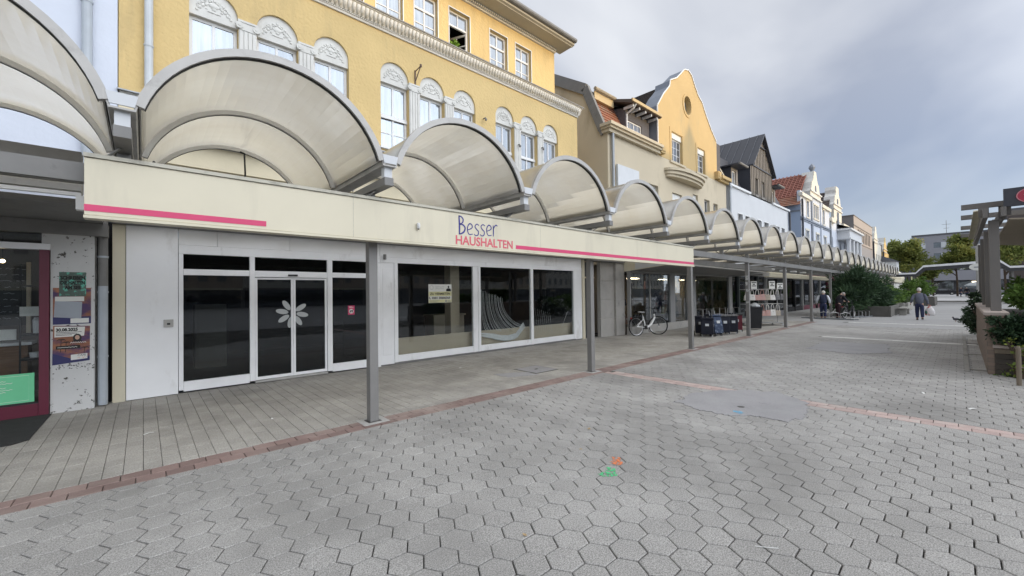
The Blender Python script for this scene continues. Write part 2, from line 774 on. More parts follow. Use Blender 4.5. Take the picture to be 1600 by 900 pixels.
def foliage(name, mat, blobs, n, size, seed, parent=None, aspect=2.2, up_bias=0., clump=.22, nclump=60, outward=.3, kind=None, surf=.55):
    """leaf faces in clumps spread through a union of ellipsoids; blobs = (cx,cy,cz,rx,ry,rz)"""
    rg = np.random.default_rng(seed)
    V, F, A = [], [], []
    vol = np.array([b[3] * b[4] * b[5] for b in blobs])
    vol = vol ** .8
    vol = vol / vol.sum()
    allv = []
    alla = []
    for b, w in zip(blobs, vol):
        c = np.array(b[:3])
        rad = np.array(b[3:6])
        k = max(4, int(nclump * w))
        d = rg.normal(size=(k, 3))
        d /= np.linalg.norm(d, axis=1)[:, None]
        rr = rg.uniform(surf, 1.0, size=(k, 1)) * rg.uniform(.85, 1.12, size=(k, 1))
        cc = c + d * rr * rad
        m = max(1, int(n * w / k))
        idx = np.repeat(np.arange(k), m)
        cr_ = rg.uniform(.6, 1.3, size=k) * clump
        off = rg.normal(size=(len(idx), 3))
        off /= np.linalg.norm(off, axis=1)[:, None]
        off *= (rg.uniform(0, 1, size=(len(idx), 1)) ** .5) * cr_[idx][:, None] * np.array([1, 1, .75])
        pos = cc[idx] + off
        dirv = rg.normal(size=(len(idx), 3)) + outward * d[idx] * 2 + off / clump * outward
        dirv[:, 2] += up_bias
        dirv /= np.linalg.norm(dirv, axis=1)[:, None]
        side = np.cross(dirv, rg.normal(size=(len(idx), 3)))
        side /= np.linalg.norm(side, axis=1)[:, None] + 1e-9
        s = size * rg.uniform(.6, 1.35, size=(len(idx), 1))
        w2 = s / aspect * .5
        p0 = pos
        p1 = pos + dirv * s * .5 + side * w2
        p2 = pos + dirv * s
        p3 = pos + dirv * s * .5 - side * w2
        allv.append(np.stack([p0, p1, p2, p3], 1).reshape(-1, 3))
        cl_r = rg.uniform(0, 1, size=k)
        alla.append(np.clip(cl_r[idx] * .6 + rg.uniform(0, .4, size=len(idx)), 0, 1))
    V = np.concatenate(allv)
    A = np.concatenate(alla)
    nf = len(A)
    me = bpy.data.meshes.new(name)
    me.vertices.add(len(V))
    me.vertices.foreach_set('co', V.ravel())
    me.loops.add(nf * 4)
    me.loops.foreach_set('vertex_index', np.arange(nf * 4))
    me.polygons.add(nf)
    me.polygons.foreach_set('loop_start', np.arange(nf) * 4)
    at = me.attributes.new('rnd', 'FLOAT', 'FACE')
    at.data.foreach_set('value', A)
    me.materials.append(mat)
    me.update()
    me.validate()
    o = bpy.data.objects.new(name, me)
    COL.objects.link(o)
    if parent is not None:
        place(o, parent)
    if kind:
        o['kind'] = kind
    return o


def project(p):
    v = Vector(p) - Vector((0, 0, EYE))
    d = v.dot(fw)
    if d < .05:
        return None
    return 800 + FPX * v.dot(rt2) / d, 450 - FPX * v.dot(up2) / d, d

# ------------------------------------------------------------------ materials
M_joint = pmat('joint_sand', (.045, .042, .037), .95, .35, 3, .3, 150, stain=((.20, .19, .165), 1.7, .50, .62, (1, 1, 1)), world=True)
HEXC = (.335, .325, .308)
HST = ((.215, .208, .195), .55, .50, .74, (1, 1, 1))
GUM = (2.3, .045, (.20, .195, .19), .55)
M_hex = pmat('hex_concrete', HEXC, .88, .20, .8, .5, 130, objrand=.06, speck=(120, .6), bdist=.004, stain=HST, world=True, spots=GUM)
M_hexm = pmat('hex_concrete_field', HEXC, .88, .20, .8, .5, 130, attr='rnd', speck=(120, .6), bdist=.004, stain=HST, world=True, spots=GUM)
SLC = (.36, .342, .31)
SST = ((.22, .208, .186), .8, .46, .72, (1, 1, 1))
M_slab = pmat('walk_slab', SLC, .9, .15, 1.1, .3, 90, attr='rnd', speck=(70, .35), bdist=.004, stain=SST, world=True, spots=(3.1, .05, (.16, .155, .15), .6))
M_slabo = pmat('walk_slab_single', SLC, .9, .15, 1.1, .3, 90, objrand=.07, speck=(70, .35), bdist=.004, stain=SST, world=True, spots=(3.1, .05, (.16, .155, .15), .6))
M_red = pmat('red_clinker', (.235, .165, .147), .8, .12, 3, .2, 90, objrand=.16, speck=(90, .15),
             stain=((.36, .30, .265), .35, .50, .66, (1, 1, 1)), world=True)
M_pink = pmat('pink_clinker', (.44, .335, .305), .8, .10, 3, .2, 90, objrand=.13, speck=(90, .15),
              stain=((.5, .47, .43), 2., .5, .72, (1, 1, 1)))
M_white_stone = pmat('white_stone', (.62, .61, .58), .8, .1, 3, .2, 60, objrand=.1)
M_far = pmat('far_paving', (.31, .305, .30), .9, .12, .35, .25, 12, speck=(9, .10), stain=((.28, .28, .275), .22, .5, .7, (1, 1, 1)))
M_tar = pmat('asphalt_patch', (.315, .308, .312), .9, .14, 1.5, .4, 140, speck=(190, .35), stain=((.33, .33, .33), 2.5, .5, .75, (1, 1, 1)))
M_mat = pmat('door_mat', (.035, .035, .034), .95, .2, 6, .5, 200)
M_iron = pmat('cast_iron', (.12, .115, .11), .6, .2, 20, .4, 80, metal=.6)

M_steel = pmat('post_paint', (.205, .20, .192), .5, .10, 2.5, .06, 60, spec=.4, stain=((.12, .115, .11), 3., .6, .8, (1, 1, .3)))
M_alu = pmat('canopy_metal', (.42, .41, .39), .45, .12, 3, .05, 40, metal=.15, spec=.5, stain=((.22, .215, .2), 4., .55, .8, (1, 1, 1)))
M_alud = pmat('canopy_metal_dark', (.20, .197, .19), .5, .12, 3, .05, 40, metal=.1, stain=((.10, .1, .095), 4., .58, .8, (1, 1, 1)))
M_alul = pmat('canopy_metal_light', (.68, .67, .64), .45, .08, 3, .05, 40, spec=.5)
M_gasket = pmat('rubber', (.03, .03, .03), .7, .1)
M_endw = pmat('gutter_end_paint', (.60, .62, .64), .5, .06, 3)
M_cream = pmat('fascia_cream', (.655, .605, .465), .42, .05, 1.2, .03, 3, spec=.5, stain=((.50, .46, .36), 2.2, .54, .85, (1, 1, .16)))
M_creamcap = pmat('fascia_cap', (.50, .48, .40), .5, .10, 2, stain=((.25, .24, .20), 5, .52, .75, (1, 1, 1)))
M_pinkst = pmat('pink_foil', (.62, .06, .16), .4, .05, 3)
M_redtxt = pmat('red_letters', (.66, .12, .16), .4, .05, 3)
M_bluetxt = pmat('blue_letters', (.035, .035, .22), .4, .05, 3)

M_yellow = pmat('yellow_render', (.67, .50, .235), .92, .09, .8, .55, 16, stain=((.46, .35, .18), 1.1, .50, .78, (1.4, 1, .22)), bdist=.03)
M_ornw = pmat('white_stucco', (.66, .655, .62), .85, .08, 3, .15, 40, stain=((.42, .41, .38), 3, .56, .78, (1, 1, .6)))
M_frame = pmat('white_frame', (.74, .745, .74), .4, .04, 3)
M_framew = pmat('shop_frame_white', (.87, .875, .88), .42, .06, 2.5, .02, 20, stain=((.45, .44, .42), 2.6, .6, .85, (1, 1, .4)))
M_panelw = pmat('shop_panel_white', (.87, .875, .88), .5, .05, 1.2, .02, 5, stain=((.52, .5, .47), 1.5, .58, .85, (1, 1, .5)))
M_zinc = pmat('zinc', (.30, .32, .34), .45, .12, 4, metal=.5)
M_pipe = pmat('pipe_grey_blue', (.42, .46, .50), .5, .08, 4)
M_pipew = pmat('pipe_pale', (.56, .59, .61), .5, .08, 4)
M_lowcream = pmat('lower_cream_wall', (.64, .575, .42), .9, .08, 1.2, .2, 20, stain=((.48, .42, .30), 1.8, .56, .8, (1, 1, .4)))
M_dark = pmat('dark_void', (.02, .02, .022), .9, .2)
M_whitewall = pmat('white_blue_render', (.62, .66, .74), .9, .05, 1.0, .4, 14)
M_whitelow = pmat('white_lower_wall', (.60, .62, .64), .9, .08, 1.4, .2, 20, stain=((.40, .39, .36), 1.8, .56, .8, (1, 1, .4)))
M_beige = pmat('beige_render', (.56, .49, .365), .92, .06, .7, .2, 30, stain=((.36, .31, .22), 1., .56, .8, (1, 1, .4)))
M_yellow2 = pmat('beige_gable_render', (.54, .395, .195), .92, .06, .7, .2, 30, stain=((.44, .35, .2), 1.2, .56, .8, (1, 1, .4)))
M_glassu = window_mat('upper_panes')
M_glassd = window_mat('upper_panes_dark', (.05, .05, .055), .16)
M_glass = glass_mat('shop_glass', (.56, .6, .62), .045)
M_glassc = glass_mat('shop_glass_clear', (.88, .9, .9), .045)

# ------------------------------------------------------------------ ground
g = struct(MB().quad((-300, -300, -.03), (600, -300, -.03), (600, 400, -.03), (-300, 400, -.03)).build('ground', M_joint))

STR_Y0, STR_Y1 = 5.0, 5.325          # red edging strip
CX0, CX1 = 7.05, 7.35                # cross strip
XFAR = 24.0
SLAB_X1 = 26.0

plaza = struct(MB().quad((-6, -6, -.022), (XFAR, -6, -.022), (XFAR, STR_Y0, -.022), (-6, STR_Y0, -.022)).build('plaza', M_joint))
struct(MB().quad((XFAR, -300, -.004), (600, -300, -.004), (600, STR_Y0, -.004), (XFAR, STR_Y0, -.004)).quad(
    (-300, -300, -.004), (XFAR, -300, -.004), (XFAR, -6, -.004), (-300, -6, -.004)).quad(
    (-300, -6, -.004), (-6, -6, -.004), (-6, STR_Y0, -.004), (-300, STR_Y0, -.004)).quad(
    (SLAB_X1, STR_Y0, -.006), (600, STR_Y0, -.006), (600, 60, -.006), (SLAB_X1, 60, -.006)).build('far_paving', M_far))


def clip(poly, ax, val, keep_less):
    out = []
    n = len(poly)
    for i in range(n):
        a, b = poly[i], poly[(i + 1) % n]
        ia = (a[ax] <= val) == keep_less
        ib = (b[ax] <= val) == keep_less
        if ia:
            out.append(a)
        if ia != ib:
            t = (val - a[ax]) / (b[ax] - a[ax])
            out.append((a[0] + t * (b[0] - a[0]), a[1] + t * (b[1] - a[1])))
    return out


E_ = .1235
HX, HY = 1.5 * E_, math.sqrt(3) * E_
GAP = .0048


def hexpoly(cx, cy, e):
    return [(cx + e * math.cos(math.radians(60 * k)), cy + e * math.sin(math.radians(60 * k))) for k in range(6)]


def inset(poly, d):
    cx = sum(p[0] for p in poly) / len(poly)
    cy = sum(p[1] for p in poly) / len(poly)
    out = []
    for x, y in poly:
        L_ = math.hypot(x - cx, y - cy) or 1
        out.append((x - (x - cx) / L_ * d, y - (y - cy) / L_ * d))
    return out


def paver(mb, poly, zt, tx, ty, A):
    cx = sum(p[0] for p in poly) / len(poly)
    cy = sum(p[1] for p in poly) / len(poly)
    n = len(poly)
    top = inset(poly, .0055)
    z = lambda p, dz: zt + (p[0] - cx) * tx + (p[1] - cy) * ty - dz
    vs = [(p[0], p[1], -.022) for p in poly] + [(p[0], p[1], z(p, .0042)) for p in poly] + [(p[0], p[1], z(p, 0)) for p in top]
    fs = [(i, (i + 1) % n, n + (i + 1) % n, n + i) for i in range(n)] + [(n + i, n + (i + 1) % n, 2 * n + (i + 1) % n, 2 * n + i) for i in range(n)] + [tuple(range(2 * n, 3 * n))]
    mb.add(vs, fs)
    A += [random.random()] * 1 * len(fs) if False else []
    return len(fs)


cells = []
ic0, ic1 = int(-5.5 / HX), int(XFAR / HX)
for i in range(ic0, ic1 + 1):
    cx = 1.755 + (i - 9) * HX
    if cx > XFAR - .1 or cx < -5.5:
        continue
    oy = HY / 2 if (i - 9) % 2 else 0
    for j in range(-45, 20):
        cy = 2.004 + oy + j * HY
        if cy > STR_Y0 + .08 or cy < -5.8:
            continue
        if cx > 11.8 and cy < -.5:
            continue
        pj = project((cx, cy, 0))
        if pj is None or pj[0] < -160 or pj[0] > 1760 or pj[1] > 1020:
            continue
        cells.append((cx, cy, pj))


def size_px(cx, cy):
    q = [project((x, y, 0)) for x, y in hexpoly(cx, cy, E_)]
    if any(p is None for p in q):
        return 0
    if not all(0 <= p[0] <= 1600 and 0 <= p[1] <= 900 for p in q):
        return 0
    a = 0
    for k in range(6):
        a += q[k][0] * q[(k + 1) % 6][1] - q[(k + 1) % 6][0] * q[k][1]
    return abs(a) / 2


full = []
part = []
for cx, cy, pj in cells:
    crossing = (cy + HY / 2 > STR_Y0 - .004) or (cx + E_ > CX0 - .004 and cx - E_ < CX1 + .004)
    (part if crossing else full).append((cx, cy))
full.sort(key=lambda c: -size_px(*c))
single, mass = full[:300], full[300:]
sm = MB()
paver(sm, hexpoly(0, 0, E_ - GAP), 0, 0, 0, [])
me_hex = sm.mesh('paver', M_hex)
for cx, cy in single:
    q_ = instance(me_hex, 'paver', (cx, cy, random.uniform(-.0022, .0016)), (random.uniform(-.008, .008), random.uniform(-.008, .008), random.choice([0, 1, 2, 3, 4, 5]) * math.pi / 3 + random.uniform(-.008, .008)), plaza)
    k_ = random.uniform(.988, 1.022)
    q_.scale = (k_, k_, 1)
mm = MB()
val = []
for cx, cy in mass:
    r_ = random.random()
    n0 = len(mm.f)
    paver(mm, hexpoly(cx, cy, E_ - GAP * random.uniform(.55, 1.25)), random.uniform(-.0022, .0016), random.uniform(-.008, .008), random.uniform(-.008, .008), [])
    val += [r_] * (len(mm.f) - n0)
for cx, cy in part:
    base = hexpoly(cx, cy, E_ - GAP)
    polys = [clip(base, 1, STR_Y0 - .004, True)]
    out = []
    for p in polys:
        if len(p) < 3:
            continue
        if cx + E_ > CX0 and cx - E_ < CX1:
            out += [clip(p, 0, CX0 - .004, True), clip(p, 0, CX1 + .004, False)]
        else:
            out.append(p)
    for p in out:
        if len(p) < 3:
            continue
        xs = [q[0] for q in p]
        ys = [q[1] for q in p]
        if max(xs) - min(xs) < .012 or max(ys) - min(ys) < .012:
            continue
        r_ = random.random()
        n0 = len(mm.f)
        paver(mm, p, random.uniform(-.0015, .001), 0, 0, [])
        val += [r_] * (len(mm.f) - n0)


def attr_build(mb, vals, name, mat, parent):
    o = mb.build(name, mat, None)
    at = o.data.attributes.new('rnd', 'FLOAT', 'FACE')
    at.data.foreach_set('value', vals)
    o.parent = parent
    stuff(o)
    return o


attr_build(mm, val, 'paver_field', M_hexm, plaza)

# red edging strip: two rows of clinker
edge = struct(MB().quad((-4, STR_Y0 - .004, -.0215), (SLAB_X1, STR_Y0 - .004, -.0215), (SLAB_X1, STR_Y1 + .003, -.0215), (-4, STR_Y1 + .003, -.0215)).build('edging_strip', M_joint))
bl = .2108
bw = (STR_Y1 - STR_Y0) / 2
bmesh_brick = MB().cbox(-bl / 2 + .003, bl / 2 - .003, -bw / 2 + .0025, bw / 2 - .0025, -.022, 0, .004).mesh('brick', M_red)
cnt = 0
eb = MB()
ebv = []
for k in range(int(30 / bl)):
    for row in range(2):
        cx = -3.95 + (k + .5 * row) * bl
        cy = STR_Y0 + bw * (row + .5)
        if cx > SLAB_X1 - .1:
            continue
        if -2.2 < cx < 17:
            instance(bmesh_brick, 'brick', (cx, cy, random.uniform(-.003, .001)), (random.uniform(-.012, .012), random.uniform(-.012, .012), 0), edge)
        else:
            eb.cbox(cx - bl / 2 + .003, cx + bl / 2 - .003, cy - bw / 2 + .0025, cy + bw / 2 - .0025, -.022, 0, .004)
stuff(eb.build('brick_row', M_red, edge))

cross = struct(MB().quad((CX0 - .003, -6, -.0215), (CX1 + .003, -6, -.0215), (CX1 + .003, STR_Y0, -.0215), (CX0 - .003, STR_Y0, -.0215)).build('cross_strip', M_joint))
bw2 = (CX1 - CX0) / 2
me_pb = MB().cbox(-bw2 / 2 + .003, bw2 / 2 - .003, -.105 + .003, .105 - .003, -.022, 0, .004).mesh('brick', M_pink)
for k in range(38):
    for row in range(2):
        cy = STR_Y0 - .02 - .21 * (k + .5 + .5 * row)
        if cy < -3:
            continue
        instance(me_pb, 'brick', (CX0 + bw2 * (row + .5), cy, random.uniform(-.002, .001)), (random.uniform(-.01, .01), random.uniform(-.01, .01), 0), cross)

# white stone rows across the street
for X_, y0_, y1_ in ((17.62, -.3, 3.4), (26.1, -.4, 4.0)):
    wl = struct(MB().quad((X_ - .002, y0_, .0005), (X_ + .302, y0_, .0005), (X_ + .302, y1_, .0005), (X_ - .002, y1_, .0005)).build('stone_row', M_joint))
    me_ws = MB().cbox(.004, .296, -.146, .146, .0006, .006, .003).mesh('stone', M_white_stone)
    n_ = int((y1_ - y0_) / .3)
    for k in range(n_):
        instance(me_ws, 'stone', (X_, y0_ + .15 + .3 * k, 0), (0, 0, random.uniform(-.01, .01)), wl)

# covered walk: narrow slabs in lines running to the houses
walk = struct(MB().quad((-6, STR_Y1, -.022), (SLAB_X1, STR_Y1, -.022), (SLAB_X1, 9.3, -.022), (-6, 9.3, -.022)).build('covered_walk', M_joint))
SW, SL = .1432, .215
sl = []
for i in range(int(32 / SW)):
    cx = .002 + (i - 36) * SW + SW / 2
    if cx < -5.2 or cx > SLAB_X1:
        continue
    off = random.choice([0, .5, .33, .66]) * SL
    y = STR_Y1 + .004
    first = SL - off if off else SL
    seg = [first]
    while True:
        L_ = seg[-1]
        y1_ = min(y + L_, 9.28)
        if y1_ - y > .03:
            sl.append((cx, y, y1_))
        y = y1_
        seg.append(SL)
        if y >= 9.27:
            break


def slab_size(c):
    a = project((c[0], (c[1] + c[2]) / 2, 0))
    if a is None or not (0 < a[0] < 1600 and 0 < a[1] < 900):
        return 0
    return 1 / a[2]


fullsl = [c for c in sl if abs(c[2] - c[1] - SL) < 1e-3]
rest = [c for c in sl if abs(c[2] - c[1] - SL) >= 1e-3]
fullsl.sort(key=lambda c: -slab_size(c))
me_sl = MB().cbox(-SW / 2 + .0019, SW / 2 - .0019, -SL / 2 + .0017, SL / 2 - .0017, -.022, 0, .0026).mesh('slab', M_slabo)
for cx, ya, yb in fullsl[:300]:
    instance(me_sl, 'slab', (cx, (ya + yb) / 2, random.uniform(-.0018, .0012)), (random.uniform(-.004, .004), random.uniform(-.008, .008), random.uniform(-.003, .003)), walk)
sb = MB()
sv = []
for cx, ya, yb in fullsl[300:] + rest:
    n0 = len(sb.f)
    z = random.uniform(-.0018, .0012)
    sb.cbox(cx - SW / 2 + .0019, cx + SW / 2 - .0019, ya + .0017, yb - .0017, -.022, z, .0026)
    sv += [random.random()] * (len(sb.f) - n0)
attr_build(sb, sv, 'slab_field', M_slab, walk)


def patch(name, pts, z, mat, jitter, seed):
    rg = random.Random(seed)
    P = []
    n = len(pts)
    for i in range(n):
        a, b = pts[i], pts[(i + 1) % n]
        for k in range(22):
            t = k / 22
            w1 = math.sin((i + t) * 3.7 + seed) * jitter * 1.2 + math.sin((i + t) * 9.1 + 2 * seed) * jitter * .8
            P.append((a[0] + (b[0] - a[0]) * t + w1 + rg.uniform(-jitter, jitter) * .8, a[1] + (b[1] - a[1]) * t + w1 * .6 + rg.uniform(-jitter, jitter) * .8))
    o = MB().prismZ(P, z - .010, z).build(name, mat)
    return o


M_conc0 = pmat('cover_concrete', (.40, .39, .37), .9, .12, 4, .3, 60)
p1 = struct(patch('asphalt_patch', [(5.85, 2.9), (6.5, 2.95), (7.4, 2.55), (7.55, 2.0), (7.25, 1.56), (6.55, 1.38), (6.0, 1.5), (5.75, 2.2)], .007, M_tar, .035, 3))
struct(patch('asphalt_patch', [(13.9, 3.0), (16.0, 2.9), (16.4, 1.5), (14.3, 1.2), (13.4, 2.0)], .007, M_tar, .05, 4))
tag(MB().lathe([(.075, .0), (.075, .0055), (.06, .0055), (.055, .0045), (.03, .0045), (.03, .006), (0.001, .006)], 20, (6.75, 1.95, .004)).build('valve_cover', M_tar), 'small round iron valve cover in the larger asphalt patch', 'valve cover')
tag(MB().lathe([(.045, .0), (.045, .0055), (.038, .0055), (.035, .0045), (0.001, .0045)], 16, (6.28, 2.12, .004)).build('valve_cover', M_iron), 'smaller oval iron valve cover nearer the camera in the asphalt patch', 'valve cover')
o = MB().cbox(11.3, 11.62, 1.86, 2.12, -.01, .008, .006).build('drain_cover', M_conc0)
tag(o, 'small pale drain cover between the hexagonal pavers', 'drain cover')
# inspection covers in the covered walk
iv = thing('inspection_cover', 'square inspection cover with dark frame in the covered walk', 'inspection cover', (6.35, 6.25, 0))
MB().box(6.0, 6.7, 5.9, 6.6, -.002, .004).build('frame', M_iron, iv)
MB().box(6.03, 6.67, 5.93, 6.57, .0045, .008).build('infill', M_tar, iv)
MB().box(6.31, 6.39, 6.22, 6.27, .0085, .011).build('key_slot', M_dark, iv)
struct(patch('asphalt_patch', [(5.35, 6.05), (5.95, 5.78), (6.0, 6.15), (5.35, 6.5)], .006, M_tar, .012, 5))
tag(MB().prismZ([(-2.6, 7.3), (-1.12, 7.3), (-1.0, 7.42), (-.98, 8.86), (-2.6, 8.86)], .002, .012).build('door_mat', M_mat), 'large black door mat in front of the dark red shop', 'door mat')

# marks and litter
M_or = spray_mat('orange_spray', (.75, .22, .08))
M_gr = spray_mat('green_spray', (.08, .55, .22))
M_bl = spray_mat('blue_spray', (.16, .46, .68))


def spray(pts, name, mat, label):
    cx_ = sum(p[0] for p in pts) / len(pts)
    cy_ = sum(p[1] for p in pts) / len(pts)
    o = MB().quad(*[(cx_ + (x - cx_) * 1.35, cy_ + (y - cy_) * 1.35, .0042) for x, y in pts]).build(name, mat)
    tag(o, label, 'paint mark')


spray([(3.36, 2.24), (3.42, 2.23), (3.50, 2.31), (3.47, 2.36), (3.41, 2.31), (3.37, 2.32)], 'paint_mark', M_or, 'orange spray paint mark on the hexagonal pavers')
spray([(3.10, 2.16), (3.16, 2.13), (3.24, 2.20), (3.22, 2.26), (3.15, 2.22), (3.09, 2.24), (3.07, 2.20)], 'paint_mark', M_gr, 'green spray paint mark beside the orange one')
spray([(5.93, 2.02), (5.98, 1.99), (6.02, 2.05), (5.99, 2.11), (5.94, 2.08)], 'paint_mark', M_bl, 'pale blue spray dot at the edge of the asphalt patch')
for o in bpy.data.objects:
    if o.name.startswith('paint_mark') and 'blue' in o.get('label', ''):
        o.location.z = .006
M_leafd = pmat('dry_leaf', (.42, .30, .16), .8, .25, 40)
M_paper = pmat('paper_scrap', (.72, .72, .70), .8, .06, 10)


def dry_leaf(x, y, s, rot, label):
    c, sn = math.cos(rot), math.sin(rot)
    pts = [(-1, 0, .012), (-.45, .42, .004), (.1, .55, .012), (.55, .25, .003), (1, 0, .014), (.5, -.3, .006), (0, -.5, .014), (-.5, -.35, .003)]
    vs = [(x + s * (a * c - b * sn), y + s * (a * sn + b * c), .004 + z * s * 20) for a, b, z in pts] + [(x, y, .004)]
    o = MB().add(vs, [(i, (i + 1) % 8, 8) for i in range(8)]).build('dry_leaf', M_leafd)
    tag(o, label, 'leaf')


dry_leaf(4.0, 3.05, .034, .6, 'curled brown dry leaf on the pavers above the orange mark')
dry_leaf(1.93, 2.03, .022, 1.6, 'small pale leaf on the pavers in the foreground centre')
dry_leaf(3.42, 2.72, .02, 2.2, 'tiny brown leaf lying between the orange mark and the dry leaf')
for (x, y, a, L_, w_, lab) in [(9.1, .42, .2, .14, .03, 'white paper strip on the pavers before the right planter'),
                               (8.35, -.08, -.5, .13, .03, 'torn white paper scrap nearest the pink cross strip'),
                               (4.75, 1.42, 1.0, .10, .010, 'thin white cigarette end on the pavers'),
                               (.05, 6.7, .3, .10, .025, 'small white paper scrap on the covered walk at left'),
                               (5.3, 7.6, .3, .08, .03, 'white paper bit on the covered walk before the shop windows'),
                               (1.3, 6.3, .9, .05, .03, 'scrap of white paper on the walk by the sliding door')]:
    c, sn = math.cos(a), math.sin(a)
    m = MB()
    vs = []
    for (u, v, z) in [(-1, -1, 0), (0, -.8, .008), (1, -1, .002), (1, 1, .004), (0, 1.1, .010), (-1, .8, .003)]:
        vs.append((x + u * L_ / 2 * c - v * w_ / 2 * sn, y + u * L_ / 2 * sn + v * w_ / 2 * c, .004 + z))
    m.add(vs, [(0, 1, 4, 5), (1, 2, 3, 4)])
    tag(m.build('paper_scrap', M_paper), lab, 'litter')
cig = MB().tube([(2.92, .92, .006), (2.96, .86, .007), (3.0, .81, .006)], .0025, 6).build('straw', M_paper)
tag(cig, 'thin pale stalk lying on the foreground pavers at right', 'litter')

# ------------------------------------------------------------------ canopy arcade
PX0, PS, PY = 2.25, 4.744, 5.25
J0, BAY, YC, YB = -.13, 2.372, 4.655, 7.85
ORD = ['first', 'second', 'third', 'fourth', 'fifth', 'sixth', 'seventh', 'eighth', 'ninth', 'tenth', 'eleventh', 'twelfth', 'thirteenth', 'fourteenth',
       'fifteenth', 'sixteenth', 'seventeenth', 'eighteenth', 'nineteenth', 'twentieth', 'twenty-first', 'twenty-second', 'twenty-third', 'twenty-fourth',
       'twenty-fifth', 'twenty-sixth', 'twenty-seventh', 'twenty-eighth', 'twenty-ninth', 'thirtieth']


def poly_mat():
    m, t, b = nt_new('polycarbonate_dirty')
    N = t.nodes.new
    L = t.links.new
    out = [n for n in t.nodes if n.type == 'OUTPUT_MATERIAL'][0]
    tcn = N('ShaderNodeTexCoord')
    oi = N('ShaderNodeObjectInfo')
    mpn = N('ShaderNodeMapping')
    mpn.inputs['Scale'].default_value = (.6, 1.6, .6)
    L(tcn.outputs['Object'], mpn.inputs[0])
    no = N('ShaderNodeTexNoise')
    no.noise_dimensions = '4D'
    no.inputs['Scale'].default_value = 1.6
    no.inputs['Detail'].default_value = 7
    no.inputs['Roughness'].default_value = .62
    no.inputs['Distortion'].default_value = .2
    L(mpn.outputs[0], no.inputs['Vector'])
    ml = N('ShaderNodeMath')
    ml.operation = 'MULTIPLY'
    ml.inputs[1].default_value = 31
    L(oi.outputs['Random'], ml.inputs[0])
    L(ml.outputs[0], no.inputs['W'])
    cr_ = N('ShaderNodeValToRGB')
    cr_.color_ramp.elements[0].position = .32
    cr_.color_ramp.elements[0].color = (.90, .86, .77, 1)
    cr_.color_ramp.elements[1].position = .66
    cr_.color_ramp.elements[1].color = (.97, .94, .87, 1)
    L(no.outputs['Fac'], cr_.inputs[0])
    sz = N('ShaderNodeSeparateXYZ')                      # algae and dust gathered along the gutters
    L(tcn.outputs['Object'], sz.inputs[0])
    zr = N('ShaderNodeMapRange')
    zr.inputs[1].default_value = 3.75
    zr.inputs[2].default_value = 3.26
    zr.inputs[4].default_value = .4
    L(sz.outputs['Z'], zr.inputs[0])
    zm = N('ShaderNodeMath')
    zm.operation = 'MULTIPLY'
    L(zr.outputs[0], zm.inputs[0])
    L(no.outputs['Fac'], zm.inputs[1])
    al = N('ShaderNodeMix')
    al.data_type = 'RGBA'
    al.inputs[7].default_value = (.42, .39, .29, 1)
    L(zm.outputs[0], al.inputs[0])
    pv = N('ShaderNodeMapRange')
    pv.inputs[3].default_value = .94
    pv.inputs[4].default_value = 1.03
    L(oi.outputs['Random'], pv.inputs[0])
    pm_ = N('ShaderNodeVectorMath')
    pm_.operation = 'SCALE'
    L(cr_.outputs[0], pm_.inputs[0])
    L(pv.outputs[0], pm_.inputs['Scale'])
    L(pm_.outputs[0], al.inputs[6])
    pcol = al.outputs[2]
    tl = N('ShaderNodeBsdfTranslucent')
    L(pcol, tl.inputs['Color'])
    df = N('ShaderNodeBsdfDiffuse')
    L(pcol, df.inputs['Color'])
    tp = N('ShaderNodeBsdfTransparent')
    tp.inputs['Color'].default_value = (.94, .91, .84, 1)
    gl = N('ShaderNodeBsdfGlossy')
    gl.inputs['Roughness'].default_value = .16
    m1 = N('ShaderNodeMixShader')
    m1.inputs[0].default_value = .08
    L(tl.outputs[0], m1.inputs[1])
    L(df.outputs[0], m1.inputs[2])
    m2 = N('ShaderNodeMixShader')
    m2.inputs[0].default_value = .24
    L(m1.outputs[0], m2.inputs[1])
    L(tp.outputs[0], m2.inputs[2])
    fr = N('ShaderNodeFresnel')
    fr.inputs['IOR'].default_value = 1.45
    fm = N('ShaderNodeMath')
    fm.operation = 'MULTIPLY'
    fm.inputs[1].default_value = .45
    L(fr.outputs[0], fm.inputs[0])
    m3 = N('ShaderNodeMixShader')
    L(fm.outputs[0], m3.inputs[0])
    L(m2.outputs[0], m3.inputs[1])
    L(gl.outputs[0], m3.inputs[2])
    L(m3.outputs[0], out.inputs['Surface'])
    return m


M_poly = poly_mat()
AH, RISE, ZS = 1.075, .80, 3.285
RAD = (AH * AH + RISE * RISE) / (2 * RISE)
ZC = ZS + RISE - RAD
TH = math.asin(AH / RAD)


def arc(r, n=28, th=TH):
    return [(BAY / 2 + r * math.sin(-th + 2 * th * k / n), ZC + r * math.cos(-th + 2 * th * k / n)) for k in range(n + 1)]


def strip_arc(mb, r0, r1, y0, y1, n=28):
    a, b = arc(r0, n), arc(r1, n)
    o = len(mb.v)
    for (x, z), (u, w) in zip(a, b):
        mb.v += [(x, y0, z), (x, y1, z), (u, y1, w), (u, y0, w)]
    for k in range(n):
        p, q = o + 4 * k, o + 4 * k + 4
        for e in range(4):
            f = (e + 1) % 4
            mb.f.append((p + e, q + e, q + f, p + f))
    mb.f += [(o, o + 1, o + 2, o + 3), (o + 4 * n + 3, o + 4 * n + 2, o + 4 * n + 1, o + 4 * n)]
    return mb


